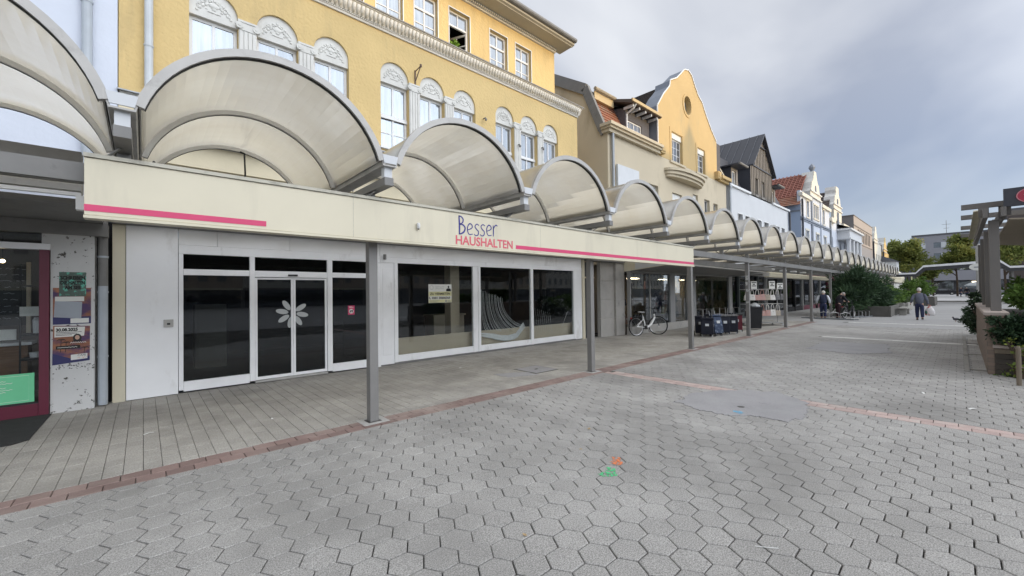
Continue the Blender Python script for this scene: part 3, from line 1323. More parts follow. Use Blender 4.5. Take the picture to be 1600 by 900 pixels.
YM = 6.27
bay = thing('barrel_canopy', 'x', 'canopy', (J0, 0, 0), 0, 'curved canopies in a row along the houses', local=True)
for ya, yb in ((YC + .07, YM - .02), (YM + .02, YB - .02)):
    strip_arc(MB(), RAD - .006, RAD + .006, ya, yb).build('glazing', M_poly, bay, smooth=False)
strip_arc(MB(), RAD - .03, RAD + .042, YC, YC + .06).build('rib', M_alu, bay)
strip_arc(MB(), RAD - .036, RAD - .031, YC + .03, YC + .07).build('gasket', M_gasket, bay)
for y in (YM, YB):
    r_ = strip_arc(MB(), RAD - .055, RAD + .022, y - .025, y + .025).build('rib', M_alul, bay)
    strip_arc(MB(), RAD - .059, RAD - .055, y + .012, y + .03).build('gasket', M_gasket, r_)
# gutter at the left of the bay, its painted end, the hanger and the lower rafter
gm = MB()
gm.prismY([(-.115, 3.36), (-.085, 3.235), (.085, 3.235), (.115, 3.36), (.095, 3.36), (.07, 3.25), (-.07, 3.25), (-.095, 3.36)], YC + .012, YB + .06)
gt = gm.build('gutter', M_alu, bay)
MB().prismY([(-.10, 3.365), (-.078, 3.265), (.078, 3.265), (.10, 3.365)], YC - .004, YC + .010).build('gutter_end', M_endw, gt)
MB().box(-.118, -.106, YC - .002, YB, 3.285, 3.375).box(.106, .118, YC - .002, YB, 3.285, 3.375).build('side_flange', M_alu, gt)
MB().box(-.05, .05, 4.715, 4.80, 3.108, 3.235).build('hanger', M_endw, bay)
MB().box(-.05, .05, 6.9, 7.0, 3.108, 3.235).build('hanger', M_endw, bay)
MB().box(-.058, .058, 4.69, 8.95, 3.005, 3.105).build('rafter', M_alud, bay, bevel=.004)
MB().box(-.045, .045, 5.20, 5.30, 2.862, 3.003).build('stub', M_alud, bay)
MB().tube([(-.02, 5.02, 3.0), (-.18, 5.15, 2.864)], .012, 6).build('brace', M_alud, bay)
MB().tube([(-.02, 5.45, 3.0), (.16, 5.32, 2.864)], .012, 6).build('brace', M_alud, bay)
MB().tube([(.21, 7.0, 3.30), (.21, 7.0, 3.02), (.21, 5.4, 3.02)], .012, 6).build('cable', M_gasket, bay)
bay['label'] = 'second curved canopy from the left, shown whole, a cable hanging behind'
MB().tube([(1.30, YB - .03, 4.02), (1.35, YB - .06, 4.0), (1.36, YB - .07, 3.7), (1.36, YB - .08, 3.2)], .014, 6).build('hanging_cable', M_gasket, bay)
NB = 27
descr = {0: 'first curved canopy at the left edge, cut by the frame', 2: 'third curved canopy from the left, above the blue lettering',
         3: 'fourth curved canopy from the left, above the pink stripe of the sign', 4: 'fifth curved canopy from the left, near the right end of the cream sign',
         5: 'sixth curved canopy from the left, past the end of the cream sign'}
for k in range(-1, NB):
    if k == 0:
        continue
    idx = k + 1
    lab = descr.get(idx, ORD[min(idx, len(ORD) - 1)] + ' curved canopy counted from the left edge')
    copy_tree(bay, (J0 + BAY * k, 0, 0), lab, skip=('hanging_cable',))

# posts and long beam
post = thing('canopy_post', 'nearest square grey steel post, in front of the sliding door', 'post', (PX0, PY, 0), 0, 'square grey steel posts of the arcade', local=True)
MB().box(-.058, .058, -.058, .058, .004, 2.69).build('shaft', M_steel, post, bevel=.006)
MB().box(-.085, .085, -.085, .085, -.004, .007).build('base_plate', M_iron, post)
MB().box(-.075, .075, -.075, .075, 2.68, 2.694).build('cap_plate', M_steel, post)
MB().cbox(-.17, .17, -.15, .15, -.015, .0035, .002).build('mortar_collar', M_conc0, post)
pl = {1: 'second square grey steel post from the left, under the pink stripe', 2: 'third square grey steel post from the left, at the right end of the cream sign',
      3: 'fourth square grey steel post, with stickers, beside the rubbish bin', 4: 'fifth square grey steel post, in front of the handbag rack',
      5: 'sixth square grey steel post, left of the man in the navy vest', 6: 'seventh square grey steel post, behind the cyclist'}
M_stick = pmat('stickers', (.55, .56, .55), .6, .2, 20, stain=((.2, .2, .2), 30, .5, .55, (1, 1, 1)))
for k in range(-1, 14):
    if k == 0:
        continue
    t = copy_tree(post, (PX0 + PS * k, PY, 0), pl.get(k, ORD[k] + ' square grey steel post counted from the front' if k > 0 else 'square grey steel post outside the frame at left'))
    if k == 3:
        m = MB()
        for (z, h, dy) in ((2.05, .16, 0), (1.85, .12, .01), (1.62, .10, -.01), (1.2, .06, 0)):
            m.box(-.0605, -.0585, -.04 + dy, .04 + dy, z, z + h)
        m.build('sticker', M_stick, t)
bm_ = thing('canopy_beam', 'long grey steel beam carrying the row of curved canopies on the posts', 'beam', (2, PY, 2.69))
for k in range(-1, 13):
    xa = PX0 + PS * k
    MB().box(xa + .002, xa + PS - .002, PY - .07, PY + .07, 2.695, 2.86).build('beam_section', M_alud, bm_)
MB().box(-3, 64, YB + .06, YB + .14, 2.86, 3.0).build('rear_beam', M_alud, bm_)

# ------------------------------------------------------------------ cream fascia sign
FX0, FX1, FY = -.371, 11.355, 4.963
fs = thing('fascia_sign', 'long cream fascia sign with blue and red lettering and pink stripes', 'shop sign', (5.5, FY, 2.35))
MB().box(FX0, FX1, FY, FY + .10, 2.372, 2.862).build('panel', M_cream, fs, bevel=.004)
MB().box(FX0 - .004, FX1 + .004, FY - .018, FY + .12, 2.866, 2.900).build('cap', M_creamcap, fs)
MB().box(FX0 - .003, FX1 + .025, FY - .012, FY + .13, 2.345, 2.369).build('bottom_rail', M_cream, fs)
MB().box(FX0 + .005, FX1 - .005, FY + .105, FY + .14, 2.40, 2.86).build('back_frame', M_alud, fs)
for xs__ in (1.9, 5.2, 8.4):
    MB().box(xs__, xs__ + .004, FY - .0012, FY + .01, 2.374, 2.86).build('panel_seam', M_creamcap, fs)
MB().box(FX0, .973, FY - .0035, FY - .001, 2.406, 2.462).build('stripe', M_pinkst, fs)
MB().box(4.604, FX1 - .002, FY - .0035, FY - .001, 2.402, 2.464).build('stripe', M_pinkst, fs)


def stroke(pts, n=6):
    """smooth Catmull-Rom through control points"""
    P = [pts[0]] + list(pts) + [pts[-1]]
    out = []
    for i in range(1, len(P) - 2):
        p0, p1, p2, p3 = P[i - 1], P[i], P[i + 1], P[i + 2]
        for k in range(n):
            t = k / n
            out.append(tuple(.5 * (2 * p1[a] + (p2[a] - p0[a]) * t + (2 * p0[a] - 5 * p1[a] + 4 * p2[a] - p3[a]) * t * t + (3 * p1[a] - p0[a] - 3 * p2[a] + p3[a]) * t ** 3) for a in (0, 1)))
    out.append(pts[-1])
    return out


bx, bz = 3.452, 2.548
m = MB()
yl = FY - .003
let = [
    ([(.010, .275), (.016, .18), (.018, .08), (.014, -.005)], .013),
    ([(.005, .27), (.05, .262), (.085, .225), (.07, .175), (.02, .148)], .010),
    ([(.02, .148), (.075, .145), (.118, .105), (.10, .045), (.05, .012), (.012, .002)], .012),
]
x_ = .165
e_ = [([(.005, .075), (.06, .095), (.098, .125), (.085, .165), (.045, .172), (.012, .125), (.010, .06), (.04, .012), (.105, .022)], .0085)]
s_ = [([(.098, .165), (.055, .182), (.02, .145), (.045, .105), (.085, .07), (.075, .02), (.035, .004), (0, .025)], .0085)]
r__ = [([(.010, .175), (.014, .09), (.012, .0)], .0095), ([(.012, .11), (.04, .165), (.075, .185), (.10, .17)], .0085)]
for gl_, dx, dz in ((e_, .155, -.0), (s_, .285, .0), (s_, .40, .005), (e_, .525, .015), (r__, .655, .02)):
    let += [([(a + dx, b + dz) for a, b in pts], w) for pts, w in gl_]
for pts, w in let:
    q = stroke([(bx + a, bz + b) for a, b in pts])
    nq = len(q)
    m.ribbon(q, [w * (.75 + .35 * math.sin(math.pi * i / (nq - 1))) for i in range(nq)], yl)
m.build('lettering', M_bluetxt, fs, label='blue handwritten word Besser')
text_obj('HAUSHALTEN', 'lettering', .186, 3.402, FY - .003, 2.398, M_redtxt, fs, offset=.0035, width=1.13)['label'] = 'red capital letters HAUSHALTEN'
cm = thing('security_camera', 'small white camera dome fixed to the cream fascia', 'camera', (2.775, FY - .03, 2.60))
MB().lathe([(.012, -.045), (.022, -.04), (.024, .02), (.018, .035), (.004, .038)], 12, (2.775, FY - .03, 2.60)).build('housing', M_frame, cm, smooth=True)
MB().box(2.768, 2.782, FY - .03, FY, 2.615, 2.63).build('bracket', M_frame, cm)
MB().tube([(2.775, FY - .03, 2.556), (2.775, FY - .03, 2.545)], .010, 8).build('lens', M_gasket, cm)

# ------------------------------------------------------------------ vacant shop front
SY = 9.1
sf = thing('vacant_shop', 'white framed vacant shop front with dark windows and sliding doors', 'shop front', (6, SY, 0))


def sfbox(name, x0, x1, z0, z1, mat=M_framew, y0=SY, y1=SY + .08, parent=sf, bevel=.004):
    return MB().box(x0, x1, y0, y1, z0, z1).build(name, mat, parent, bevel=bevel)


sfbox('cream_pier', -.365, -.212, .0, 2.86, M_cream, SY - .01)
sfbox('panel', -.205, .448, .01, 2.86, M_panelw, SY - .012, SY + .06)
MB().box(.256, .385, SY - .035, SY - .013, 1.165, 1.295).build('key_switch', M_alu, sf, bevel=.006)
MB().box(.300, .342, SY - .04, SY - .036, 1.205, 1.235).build('key_slot', M_gasket, sf)
# head panels and frame members
for xa, xb in ((.455, 1.0), (1.004, 2.2), (2.204, 4.1)):
    sfbox('head_panel', xa, xb, 2.588, 2.86, M_panelw, SY + .012)
sfbox('head_rail', .455, 4.1, 2.43, 2.584)
for xa, xb in ((.455, .519), (1.507, 1.59), (2.922, 3.024), (4.002, 4.105)):
    sfbox('mullion', xa, xb, .0 if xa > 4 else .055, 2.427, M_framew, SY - .008)
for xa, xb in ((.522, 1.504), (1.593, 2.919), (3.027, 4.0)):
    sfbox('transom', xa, xb, 2.06 if xb < 1.6 or xa > 3 else 2.045, 2.166)
    MB().box(xa, xb, SY + .03, SY + .036, 2.169, 2.427).build('pane', M_glass, sf)
for xa, xb in ((.522, 1.504), (3.027, 4.0)):
    sfbox('kick_rail', xa, xb, .03, .20)
    MB().box(xa, xb, SY + .03, SY + .036, .203, 2.057).build('pane', M_glass, sf)
sfbox('door_track', 1.593, 2.919, .012, .05, M_alu, SY - .02)
MB().box(2.165, 2.335, SY - .035, SY - .002, 2.07, 2.105).build('door_sensor', M_gasket, sf)
M_decal = pmat('etched_film', (.46, .48, .48), .8, .05, 8)
for xa, xb in ((1.597, 2.262), (2.268, 2.915)):
    d = MB()
    d.box(xa, xa + .038, SY + .02, SY + .065, .06, 2.035)
    d.box(xb - .038, xb, SY + .02, SY + .065, .06, 2.035)
    d.box(xa + .038, xb - .038, SY + .02, SY + .065, .06, .115)
    d.box(xa + .038, xb - .038, SY + .02, SY + .065, 2.0, 2.035)
    dr = d.build('sliding_door', M_framew, sf)
    MB().box(xa + .038, xb - .038, SY + .04, SY + .046, .115, 2.0).build('pane', M_glass, dr)
    for k in range(8):
        a = math.pi / 8 + k * math.pi / 4 + .2
        cx, cz = 2.25 + .19 * math.cos(a), 1.325 + .19 * math.sin(a)
        if not (xa + .03 < cx < xb - .03):
            continue
        poly = []
        for q in range(14):
            b = 2 * math.pi * q / 14
            u, v = .115 * math.cos(b), .05 * math.sin(b)
            poly.append((cx + u * math.cos(a) - v * math.sin(a), cz + u * math.sin(a) + v * math.cos(a)))
        poly = [(min(max(px_, xa + .039), xb - .039), pz_) for px_, pz_ in poly]
        MB().prismY(poly, SY + .0375, SY + .0395).build('petal_decal', M_decal, dr)
# right windows
sfbox('panel_post', 4.11, 4.45, .03, 2.43, M_panelw, SY + .005)
sfbox('panel_inset', 4.16, 4.40, .25, 2.30, M_framew, SY - .002, SY + .004)
for xa, xb in ((4.453, 4.545), (6.80, 6.88), (6.98, 7.06), (9.06, 9.17), (11.17, 11.28)):
    sfbox('mullion', xa, xb, .05, 2.43, M_framew, SY - .008)
sfbox('mullion_infill', 6.883, 6.977, .05, 2.43, M_framew, SY + .01)
sfbox('panel_post', 11.284, 11.64, .03, 2.43, M_panelw, SY + .005)
sfbox('head_rail', 4.11, 11.64, 2.433, 2.56, M_framew)
sfbox('head_panel', 4.11, 11.64, 2.564, 2.86, M_panelw, SY + .012)
sfbox('cream_pier', 11.65, 11.78, 0, 2.86, M_cream, SY - .03, SY + .3)
for xa, xb in ((4.548, 6.797), (7.063, 9.057), (9.173, 11.167)):
    sfbox('kick_rail', xa, xb, .055, .215)
    MB().box(xa, xb, SY + .03, SY + .036, .218, 2.43).build('pane', M_glassc, sf)
sfbox('plinth', 4.11, 11.64, .0, .05, M_alud, SY + .02)
MB().tube([(4.2, SY - .05, 2.62), (4.2, SY - .05, 2.50)], .035, 10).build('lamp_fitting', M_alud, sf)
sfbox('soffit_box', -.37, 11.8, 2.865, 3.0, M_alud, 8.97, SY + .1)

# interior seen through the panes
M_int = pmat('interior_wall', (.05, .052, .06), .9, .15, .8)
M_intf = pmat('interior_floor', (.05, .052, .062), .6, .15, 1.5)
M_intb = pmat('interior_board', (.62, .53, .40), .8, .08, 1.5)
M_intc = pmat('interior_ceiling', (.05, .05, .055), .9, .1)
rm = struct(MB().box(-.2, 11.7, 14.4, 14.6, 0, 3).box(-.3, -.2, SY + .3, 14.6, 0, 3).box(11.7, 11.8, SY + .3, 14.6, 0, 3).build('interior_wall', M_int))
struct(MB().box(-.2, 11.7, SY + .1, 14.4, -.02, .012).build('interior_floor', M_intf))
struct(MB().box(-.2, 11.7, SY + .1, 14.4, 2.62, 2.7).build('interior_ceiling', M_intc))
tag(MB().box(4.5, 11.6, SY + .22, SY + .27, .012, .60).build('display_board', M_intb), 'low beige board behind the right hand shop windows', 'board')
tag(MB().box(4.14, 4.2, SY + .15, 11.6, .012, 2.6).build('partition', M_int), 'dark partition inside the vacant shop behind the white post', 'partition')
tag(MB().box(6.45, 6.75, SY + .6, SY + .9, .012, 2.6).build('interior_pillar', M_intb), 'pale beige pillar just inside the window with the rental sign', 'pillar')
for i, (x, y) in enumerate(((1.0, 10.4), (2.3, 10.6), (3.5, 10.3))):
    l = thing('ceiling_lamp', ['left', 'middle', 'right'][i] + ' unlit strip lamp on the ceiling behind the upper door panes', 'lamp', (x, y, 2.6))
    MB().box(x - .35, x + .35, y - .05, y + .05, 2.55, 2.61).build('housing', M_frame, l)
    MB().tube([(x - .33, y, 2.54), (x + .33, y, 2.54)], .013, 8).build('tube', M_endw, l)
tag(MB().box(.9, 1.5, 12.0, 12.6, .012, 1.5).box(.95, 1.45, 11.96, 12.0, .1, .7).box(.95, 1.45, 11.96, 12.0, .8, 1.4).build('cabinet', M_intb), 'tall beige cabinet in the dark left part of the shop', 'cabinet')
tag(MB().box(7.6, 8.9, 12.5, 13.1, .012, .9).box(7.55, 8.95, 12.45, 13.15, .9, .95).build('counter', M_intb), 'beige sales counter deep inside the vacant shop', 'counter')
# plastic film hanging in the middle right window
M_film = pmat('plastic_film', (.85, .86, .86), .35, .1, 10)
fl = thing('plastic_film', 'clear plastic film sagging behind the middle shop window', 'plastic film', (8, SY + .2, .3))
fm_ = MB()
rg = random.Random(2)
for k in range(26):
    x0_ = 7.08 + .035 * k + rg.uniform(-.02, .02)
    x1_ = 7.15 + 1.85 * (k / 25) ** .8 + rg.uniform(-.05, .05)
    z0_ = 1.78 - .010 * k + rg.uniform(-.05, .05)
    zb_ = .62 - .16 * math.sin(math.pi * k / 25) + rg.uniform(-.03, .03)
    pts = []
    for q in range(13):
        t = q / 12
        pts.append((x0_ + (x1_ - x0_) * t ** 1.9, SY + .12 + .12 * t + rg.uniform(-.004, .004), z0_ + (zb_ - z0_) * (1 - (1 - t) ** 1.35)))
    fm_.tube(pts, .004 + .003 * rg.random(), 4)
fm_.build('fold', M_film, fl)
fb = MB()
for k in range(5):
    pts = [(7.12 + 1.82 * t, SY + .16 + .02 * k, .46 - .20 * math.sin(math.pi * (t ** 1.4)) + .27 * max(0, t - .8) * 5 * .6 + .03 * k + rg.uniform(-.008, .008)) for t in [q / 16 for q in range(17)]]
    fb.tube(pts, [.012 + .018 * math.sin(math.pi * q / 16) for q in range(17)], 6)
fb.build('hem', M_film, fl)
fr_ = MB()
for k in range(9):
    x0_ = 9.3 + .1 * k
    fr_.tube([(x0_ + .02 * q, SY + .16, 1.2 - .08 * k * .3 - q * .14 + rg.uniform(-.01, .01)) for q in range(6)], .003, 4)
fr_.tube([(11.0, SY + .15, 1.0), (10.7, SY + .15, .5)], .005, 4)
fr_.build('fold', M_film, fl)

# rental sign, prohibition sticker
M_signw = pmat('sign_white', (.70, .70, .66), .5, .04)
M_signy = pmat('sign_pale_yellow', (.66, .64, .36), .5, .05)
M_black = pmat('print_black', (.02, .02, .02), .6, .05)
M_grey = pmat('print_grey', (.30, .31, .33), .6, .05)
rs = thing('rental_sign', 'white and pale yellow sign ZU VERMIETEN stuck in the shop window', 'sign', (5.75, SY + .02, 1.45))
Y1 = SY + .026
MB().box(5.40, 6.10, Y1, Y1 + .003, 1.45, 1.93).build('board', M_signw, rs)
MB().box(5.405, 6.095, Y1 - .0015, Y1 - .0002, 1.622, 1.74).build('band', M_signy, rs)
MB().box(5.405, 6.095, Y1 - .0015, Y1 - .0002, 1.455, 1.53).build('band', M_signy, rs)
text_obj('ZU VERMIETEN', 'lettering', .082, 5.44, Y1 - .003, 1.655, M_black, rs, offset=.002, width=.61)
text_obj('0201 30606363', 'lettering', .075, 5.50, Y1 - .003, 1.55, M_black, rs, offset=.002, width=.55)
MB().ribbon(stroke([(5.432, 1.605), (5.425, 1.585), (5.437, 1.56), (5.46, 1.55)]), .008, Y1 - .003).build('phone_symbol', M_black, rs)
for k_, (xa_, xb_, zz_) in enumerate(((5.60, 5.86, 1.862), (5.61, 5.85, 1.815))):
    n_ = 13
    MB().ribbon([(xa_ + (xb_ - xa_) * q / n_, zz_ + (.013 if q % 2 else -.013) * (1 if (q * 7 + k_) % 3 else .4)) for q in range(n_ + 1)], .0035, Y1 - .003).build('print_line', M_grey, rs)
ci = MB()
ci.ribbon([(5.49 + .05 * math.cos(2 * math.pi * k / 20), 1.845 + .05 * math.sin(2 * math.pi * k / 20)) for k in range(21)], .004, Y1 - .003)
ci.build('emblem', M_grey, rs)
pm = MB().prismY([(5.93, 1.745), (6.08, 1.745), (6.075, 1.80), (6.035, 1.825), (5.975, 1.825), (5.935, 1.80)], Y1 - .003, Y1 - .001)
pm.prismY([(6.005 + .024 * math.cos(2 * math.pi * k / 12), 1.862 + .032 * math.sin(2 * math.pi * k / 12)) for k in range(12)], Y1 - .003, Y1 - .001)
pm.build('portrait_print', M_black, rs)
for k in range(3):
    MB().box(5.44, 5.72 - .04 * k, Y1 - .0032, Y1 - .0022, 1.513 - .02 * k - .006, 1.513 - .02 * k).build('print_line', M_grey, rs)
MB().box(5.90, 5.95, Y1 - .0032, Y1 - .0022, 1.467, 1.517).box(5.97, 6.07, Y1 - .0032, Y1 - .0022, 1.47, 1.482).box(5.97, 6.05, Y1 - .0032, Y1 - .0022, 1.495, 1.505).build('print_mark', M_grey, rs)
st = thing('door_sticker', 'pink red no dogs sticker on the pane right of the sliding door', 'sticker', (3.44, SY + .02, 1.24))
MB().box(3.365, 3.51, SY + .026, SY + .029, 1.24, 1.44).build('foil', M_pinkst, st)
MB().prismY([(3.437 + .052 * math.cos(2 * math.pi * k / 20), 1.315 + .052 * math.sin(2 * math.pi * k / 20)) for k in range(20)], SY + .0245, SY + .0255).build('disc', M_signw, st)
MB().prismY([(3.40, 1.29), (3.42, 1.29), (3.425, 1.31), (3.45, 1.31), (3.455, 1.29), (3.468, 1.29), (3.468, 1.33), (3.48, 1.345), (3.465, 1.35), (3.455, 1.335), (3.41, 1.335)], SY + .0232, SY + .0242).build('dog_symbol', M_black, st)
MB().box(3.39, 3.485, SY + .0245, SY + .0255, 1.39, 1.40).box(3.39, 3.46, SY + .0245, SY + .0255, 1.41, 1.42).build('print_line', M_signw, st)

# ------------------------------------------------------------------ yellow house
F = 9.2
yh = thing('yellow_house', 'yellow rendered house with arched white windows above the vacant shop', 'house', (5.6, F, 0))
ARC = [.98, 2.03, 3.08, 4.57, 5.62, 6.66, 8.15, 9.18, 10.21]
AW, ZSP, ZLB, ZSILL = .37, 6.985, 6.82, 5.22
ops = []
for c in ARC:
    ops.append((c - AW, c + AW, ZSILL, ZSP, True))
wm = wall(MB(), -.3, 11.64, 5.10, 8.0, F, .24, ops)
wm.quad((11.64, F + .24, 2.9), (11.64, F + 9, 2.9), (11.64, F + 9, 8.0), (11.64, F + .24, 8.0))
wm.quad((11.64, F, 2.9), (11.64, F + .24, 2.9), (11.64, F + .24, 5.1), (11.64, F, 5.1))
wm.quad((-.3, F + .24, 8.0), (11.64, F + .24, 8.0), (11.64, F + 9, 8.0), (-.3, F + 9, 8.0))
wm.build('wall', M_yellow, yh)
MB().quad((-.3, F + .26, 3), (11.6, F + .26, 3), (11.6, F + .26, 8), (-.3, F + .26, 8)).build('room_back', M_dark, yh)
MB().box(-.3, 11.64, F + .03, F + .3, 2.87, 4.95).build('lower_wall', M_lowcream, yh)
MB().prismX([(F - .24, 4.50), (F + .02, 4.58), (F + .02, 4.40), (F - .24, 4.42)], -.3, 11.64).build('ledge', M_endw, yh)
MB().box(-.3, 11.64, F - .03, F + .02, 4.0, 4.93).build('upper_band', M_lowcream, yh)
tl_ = MB()
for k in range(48):
    tl_.box(-.29 + .2485 * k, -.29 + .2485 * k + .244, F - .012, F + .028, 4.96, 5.085)
tl_.build('tile_course', M_ornw, yh)
MB().prismX([(F - .10, 5.085), (F + .02, 5.13), (F + .02, 5.10), (F - .10, 5.065)], -.32, 11.66).build('flashing', M_zinc, yh)
# arched windows
rgo = random.Random(11)


def lunette(c):
    n = 16
    r = AW
    pts = [(c - r * math.cos(math.pi * k / n), ZSP + r * math.sin(math.pi * k / n)) for k in range(n + 1)]
    m = MB().prismY([(c + r, ZLB), (c - r, ZLB)][::-1] + pts[::-1][::-1] if False else [(c - r, ZLB)] + pts + [(c + r, ZLB)], F + .05, F + .22)
    l = m.build('lunette', M_ornw, yh)
    o = MB()
    # vase with scrolls and fruit in low relief
    y = F + .052
    o.ball((c, y, ZSP + .10), (.085, .022, .05), 10, 6)
    o.ball((c, y, ZSP + .04), (.04, .018, .03), 8, 5)
    o.box(c - .10, c + .10, y - .012, y + .01, ZSP - .035, ZSP - .02)
    for sgn in (-1, 1):
        for (dx, dz, rr) in ((.12, .09, .034), (.17, .055, .038), (.215, .005, .036), (.25, -.05, .03), (.14, .16, .03), (.08, .2, .032), (.185, .12, .022), (.23, .06, .02), (.12, .02, .022)):
            o.ball((c + sgn * (dx + rgo.uniform(-.008, .008)), y, ZSP + dz + rgo.uniform(-.008, .008)), (rr, .020, rr * rgo.uniform(.7, 1.)), 8, 5)
        o.tube([(c + sgn * a, y - .004, ZSP + b) for a, b in ((.08, .10), (.13, .13), (.20, .10), (.26, .03), (.24, -.02), (.20, -.01))], .011, 5)
    for k in range(5):
        o.ball((c + (k - 2) * .035, y, ZSP + .165 + .02 * (2 - abs(k - 2))), (.024, .02, .024), 8, 5)
    o.ball((c, y, ZSP + .225), (.028, .02, .035), 8, 5)
    o.build('ornament', M_ornw, l, smooth=True)


for i, c in enumerate(ARC):
    lunette(c)
    xa, xb = c - AW + .004, c + AW - .004
    zt = 6.02
    sk = ()
    w = window(yh, xa, xb, ZSILL, ZLB - .003, F + .13, M_frame, M_glassu, .055, (c,), (zt,), [('h', 5.62, xa + .055, xb - .055)], sill=.2, skip_panes=sk)
    MB().box(xa, xb, F + .09, F + .128, zt - .055, zt - .02).box(xa, xb, F + .10, F + .128, zt - .015, zt + .035).build('transom_moulding', M_frame, w)
# pilasters with ionic capitals between the windows of each group
for g3 in range(3):
    for q in range(2):
        c = (ARC[g3 * 3 + q] + ARC[g3 * 3 + q + 1]) / 2
        hw = (ARC[g3 * 3 + q + 1] - ARC[g3 * 3 + q]) / 2 - AW
        m = MB()
        for k in range(4):
            xx = c - hw + .012 + k * (2 * hw - .024) / 4
            m.box(xx + .008, xx + (2 * hw - .024) / 4 - .008, F - .035, F + .03, ZSILL + .1, ZSP - .20)
        m.box(c - hw + .006, c + hw - .006, F - .018, F + .1, ZSILL, ZSP - .19)
        p = m.build('pilaster', M_ornw, yh)
        k_ = MB()
        k_.box(c - hw - .01, c + hw + .01, F - .05, F + .05, ZSP - .045, ZSP - .005)
        k_.box(c - hw + .02, c + hw - .02, F - .04, F + .05, ZSP - .19, ZSP - .05)
        for sg in (-1, 1):
            k_.tube([(c + sg * (hw - .015), F - .062, ZSP - .115), (c + sg * (hw - .015), F + .02, ZSP - .115)], .062, 14)
            k_.tube([(c + sg * (hw - .015), F - .070, ZSP - .115), (c + sg * (hw - .015), F - .060, ZSP - .115)], .026, 10)
        k_.build('capital', M_ornw, p)
# cornice with lobes
MB().prismX([(F + .05, 8.0), (F - .04, 8.0), (F - .05, 8.05), (F - .05, 8.07), (F + .05, 8.07)], -.3, 11.66).build('cornice_bed', M_ornw, yh)
bd = MB()
for k in range(240):
    x = -.28 + k * .0498
    bd.box(x, x + .028, F - .075, F - .05, 8.045, 8.07)
stuff(bd.build('bead_row', M_ornw, yh))
MB().prismX([(F + .05, 8.075), (F - .08, 8.075), (F - .19, 8.27), (F + .05, 8.27)], -.3, 11.70).build('cornice', M_ornw, yh)
lb = MB()
for k in range(120):
    x = -.25 + k * .0992
    lb.tube([(x, F - .088, 8.09), (x, F - .135, 8.15), (x, F - .188, 8.255)], [.020, .040, .043], 8)
stuff(lb.build('cornice_lobes', M_ornw, yh, smooth=True))
MB().box(-.3, 11.74, F - .225, F + .05, 8.272, 8.315).build('cornice_top', M_ornw, yh)
MB().prismX([(F - .25, 8.32), (F + .3, 8.40), (F + .3, 8.36), (F - .25, 8.318 - .03)], -.32, 11.76).build('cornice_flashing', M_alud, yh)
# upper storey
FU = 9.35
UX1 = 10.62
UP = [.95, 2.0, 3.5, 4.52, 5.55, 6.62, 8.07, 9.12]
ops = [(c - .35, c + .35, 8.47, 9.64, False) for c in UP]
wm = wall(MB(), -.3, UX1, 8.35, 10.35, FU, .2, ops)
wm.quad((UX1, FU + .2, 8.3), (UX1, FU + 8, 8.3), (UX1, FU + 8, 10.35), (UX1, FU + .2, 10.35))
M_yelup = M_yellow
wm.build('upper_wall', M_yelup, yh)
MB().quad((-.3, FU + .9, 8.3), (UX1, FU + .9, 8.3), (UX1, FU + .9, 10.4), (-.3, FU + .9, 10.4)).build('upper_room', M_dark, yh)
for i, c in enumerate(UP):
    tr_ = MB()
    for (a, b, z0, z1) in ((c - .375, c - .35, 8.44, 9.665), (c + .35, c + .375, 8.44, 9.665), (c - .35, c + .35, 9.64, 9.665)):
        tr_.box(a, b, FU - .014, FU + .012, z0, z1)
    xa, xb = c - .346, c + .346
    if i == 5:                                                       # open casement with a plant
        w = window(yh, xa, xb, 8.475, 9.636, FU + .10, M_frame, M_glassu, .045, (), (9.22,), [], skip_panes=((0, 0),))
        MB().box(c - .012, c + .012, FU + .105, FU + .14, 9.25, 9.59).build('glazing_bar', M_frame, w)
        m = MB()
        hx, hy = c + .30, FU + .12
        ang = R(62)
        dx, dy = -math.cos(ang) * .6, math.sin(ang) * .6
        for (z0, z1) in ((8.52, 8.57), (9.13, 9.18), (8.84, 8.862)):
            m.bar((hx, hy, (z0 + z1) / 2), (hx + dx, hy + dy, (z0 + z1) / 2), .04, z1 - z0)
        m.bar((hx, hy, 8.52), (hx, hy, 9.18), .045, .04)
        m.bar((hx + dx, hy + dy, 8.52), (hx + dx, hy + dy, 9.18), .045, .04)
        m.bar((hx + dx / 2, hy + dy / 2, 8.55), (hx + dx / 2, hy + dy / 2, 9.15), .022, .022)
        m.build('open_casement', M_frame, w)
    else:
        w = window(yh, xa, xb, 8.475, 9.636, FU + .10, M_frame, M_glassu, .05, (c,), (9.22,), [('h', 8.84, xa + .05, xb - .05)])
    tr_.build('surround', M_frame, w)
pp = thing('window_plant', 'small green pot plant in the open top floor window', 'plant', (6.55, FU + .12, 8.5))
MB().lathe([(.05, 0), (.065, .10), (.07, .10)], 12, (6.55, FU + .16, 8.50)).build('pot', pmat('terracotta', (.35, .16, .09), .8), pp)
M_leafp = leaf_mat('pot_leaf', (.10, .22, .03), (.25, .42, .06))
foliage('leaves', M_leafp, [(6.55, FU + .13, 8.70, .14, .10, .12)], 260, .09, 5, pp, nclump=16, clump=.07)
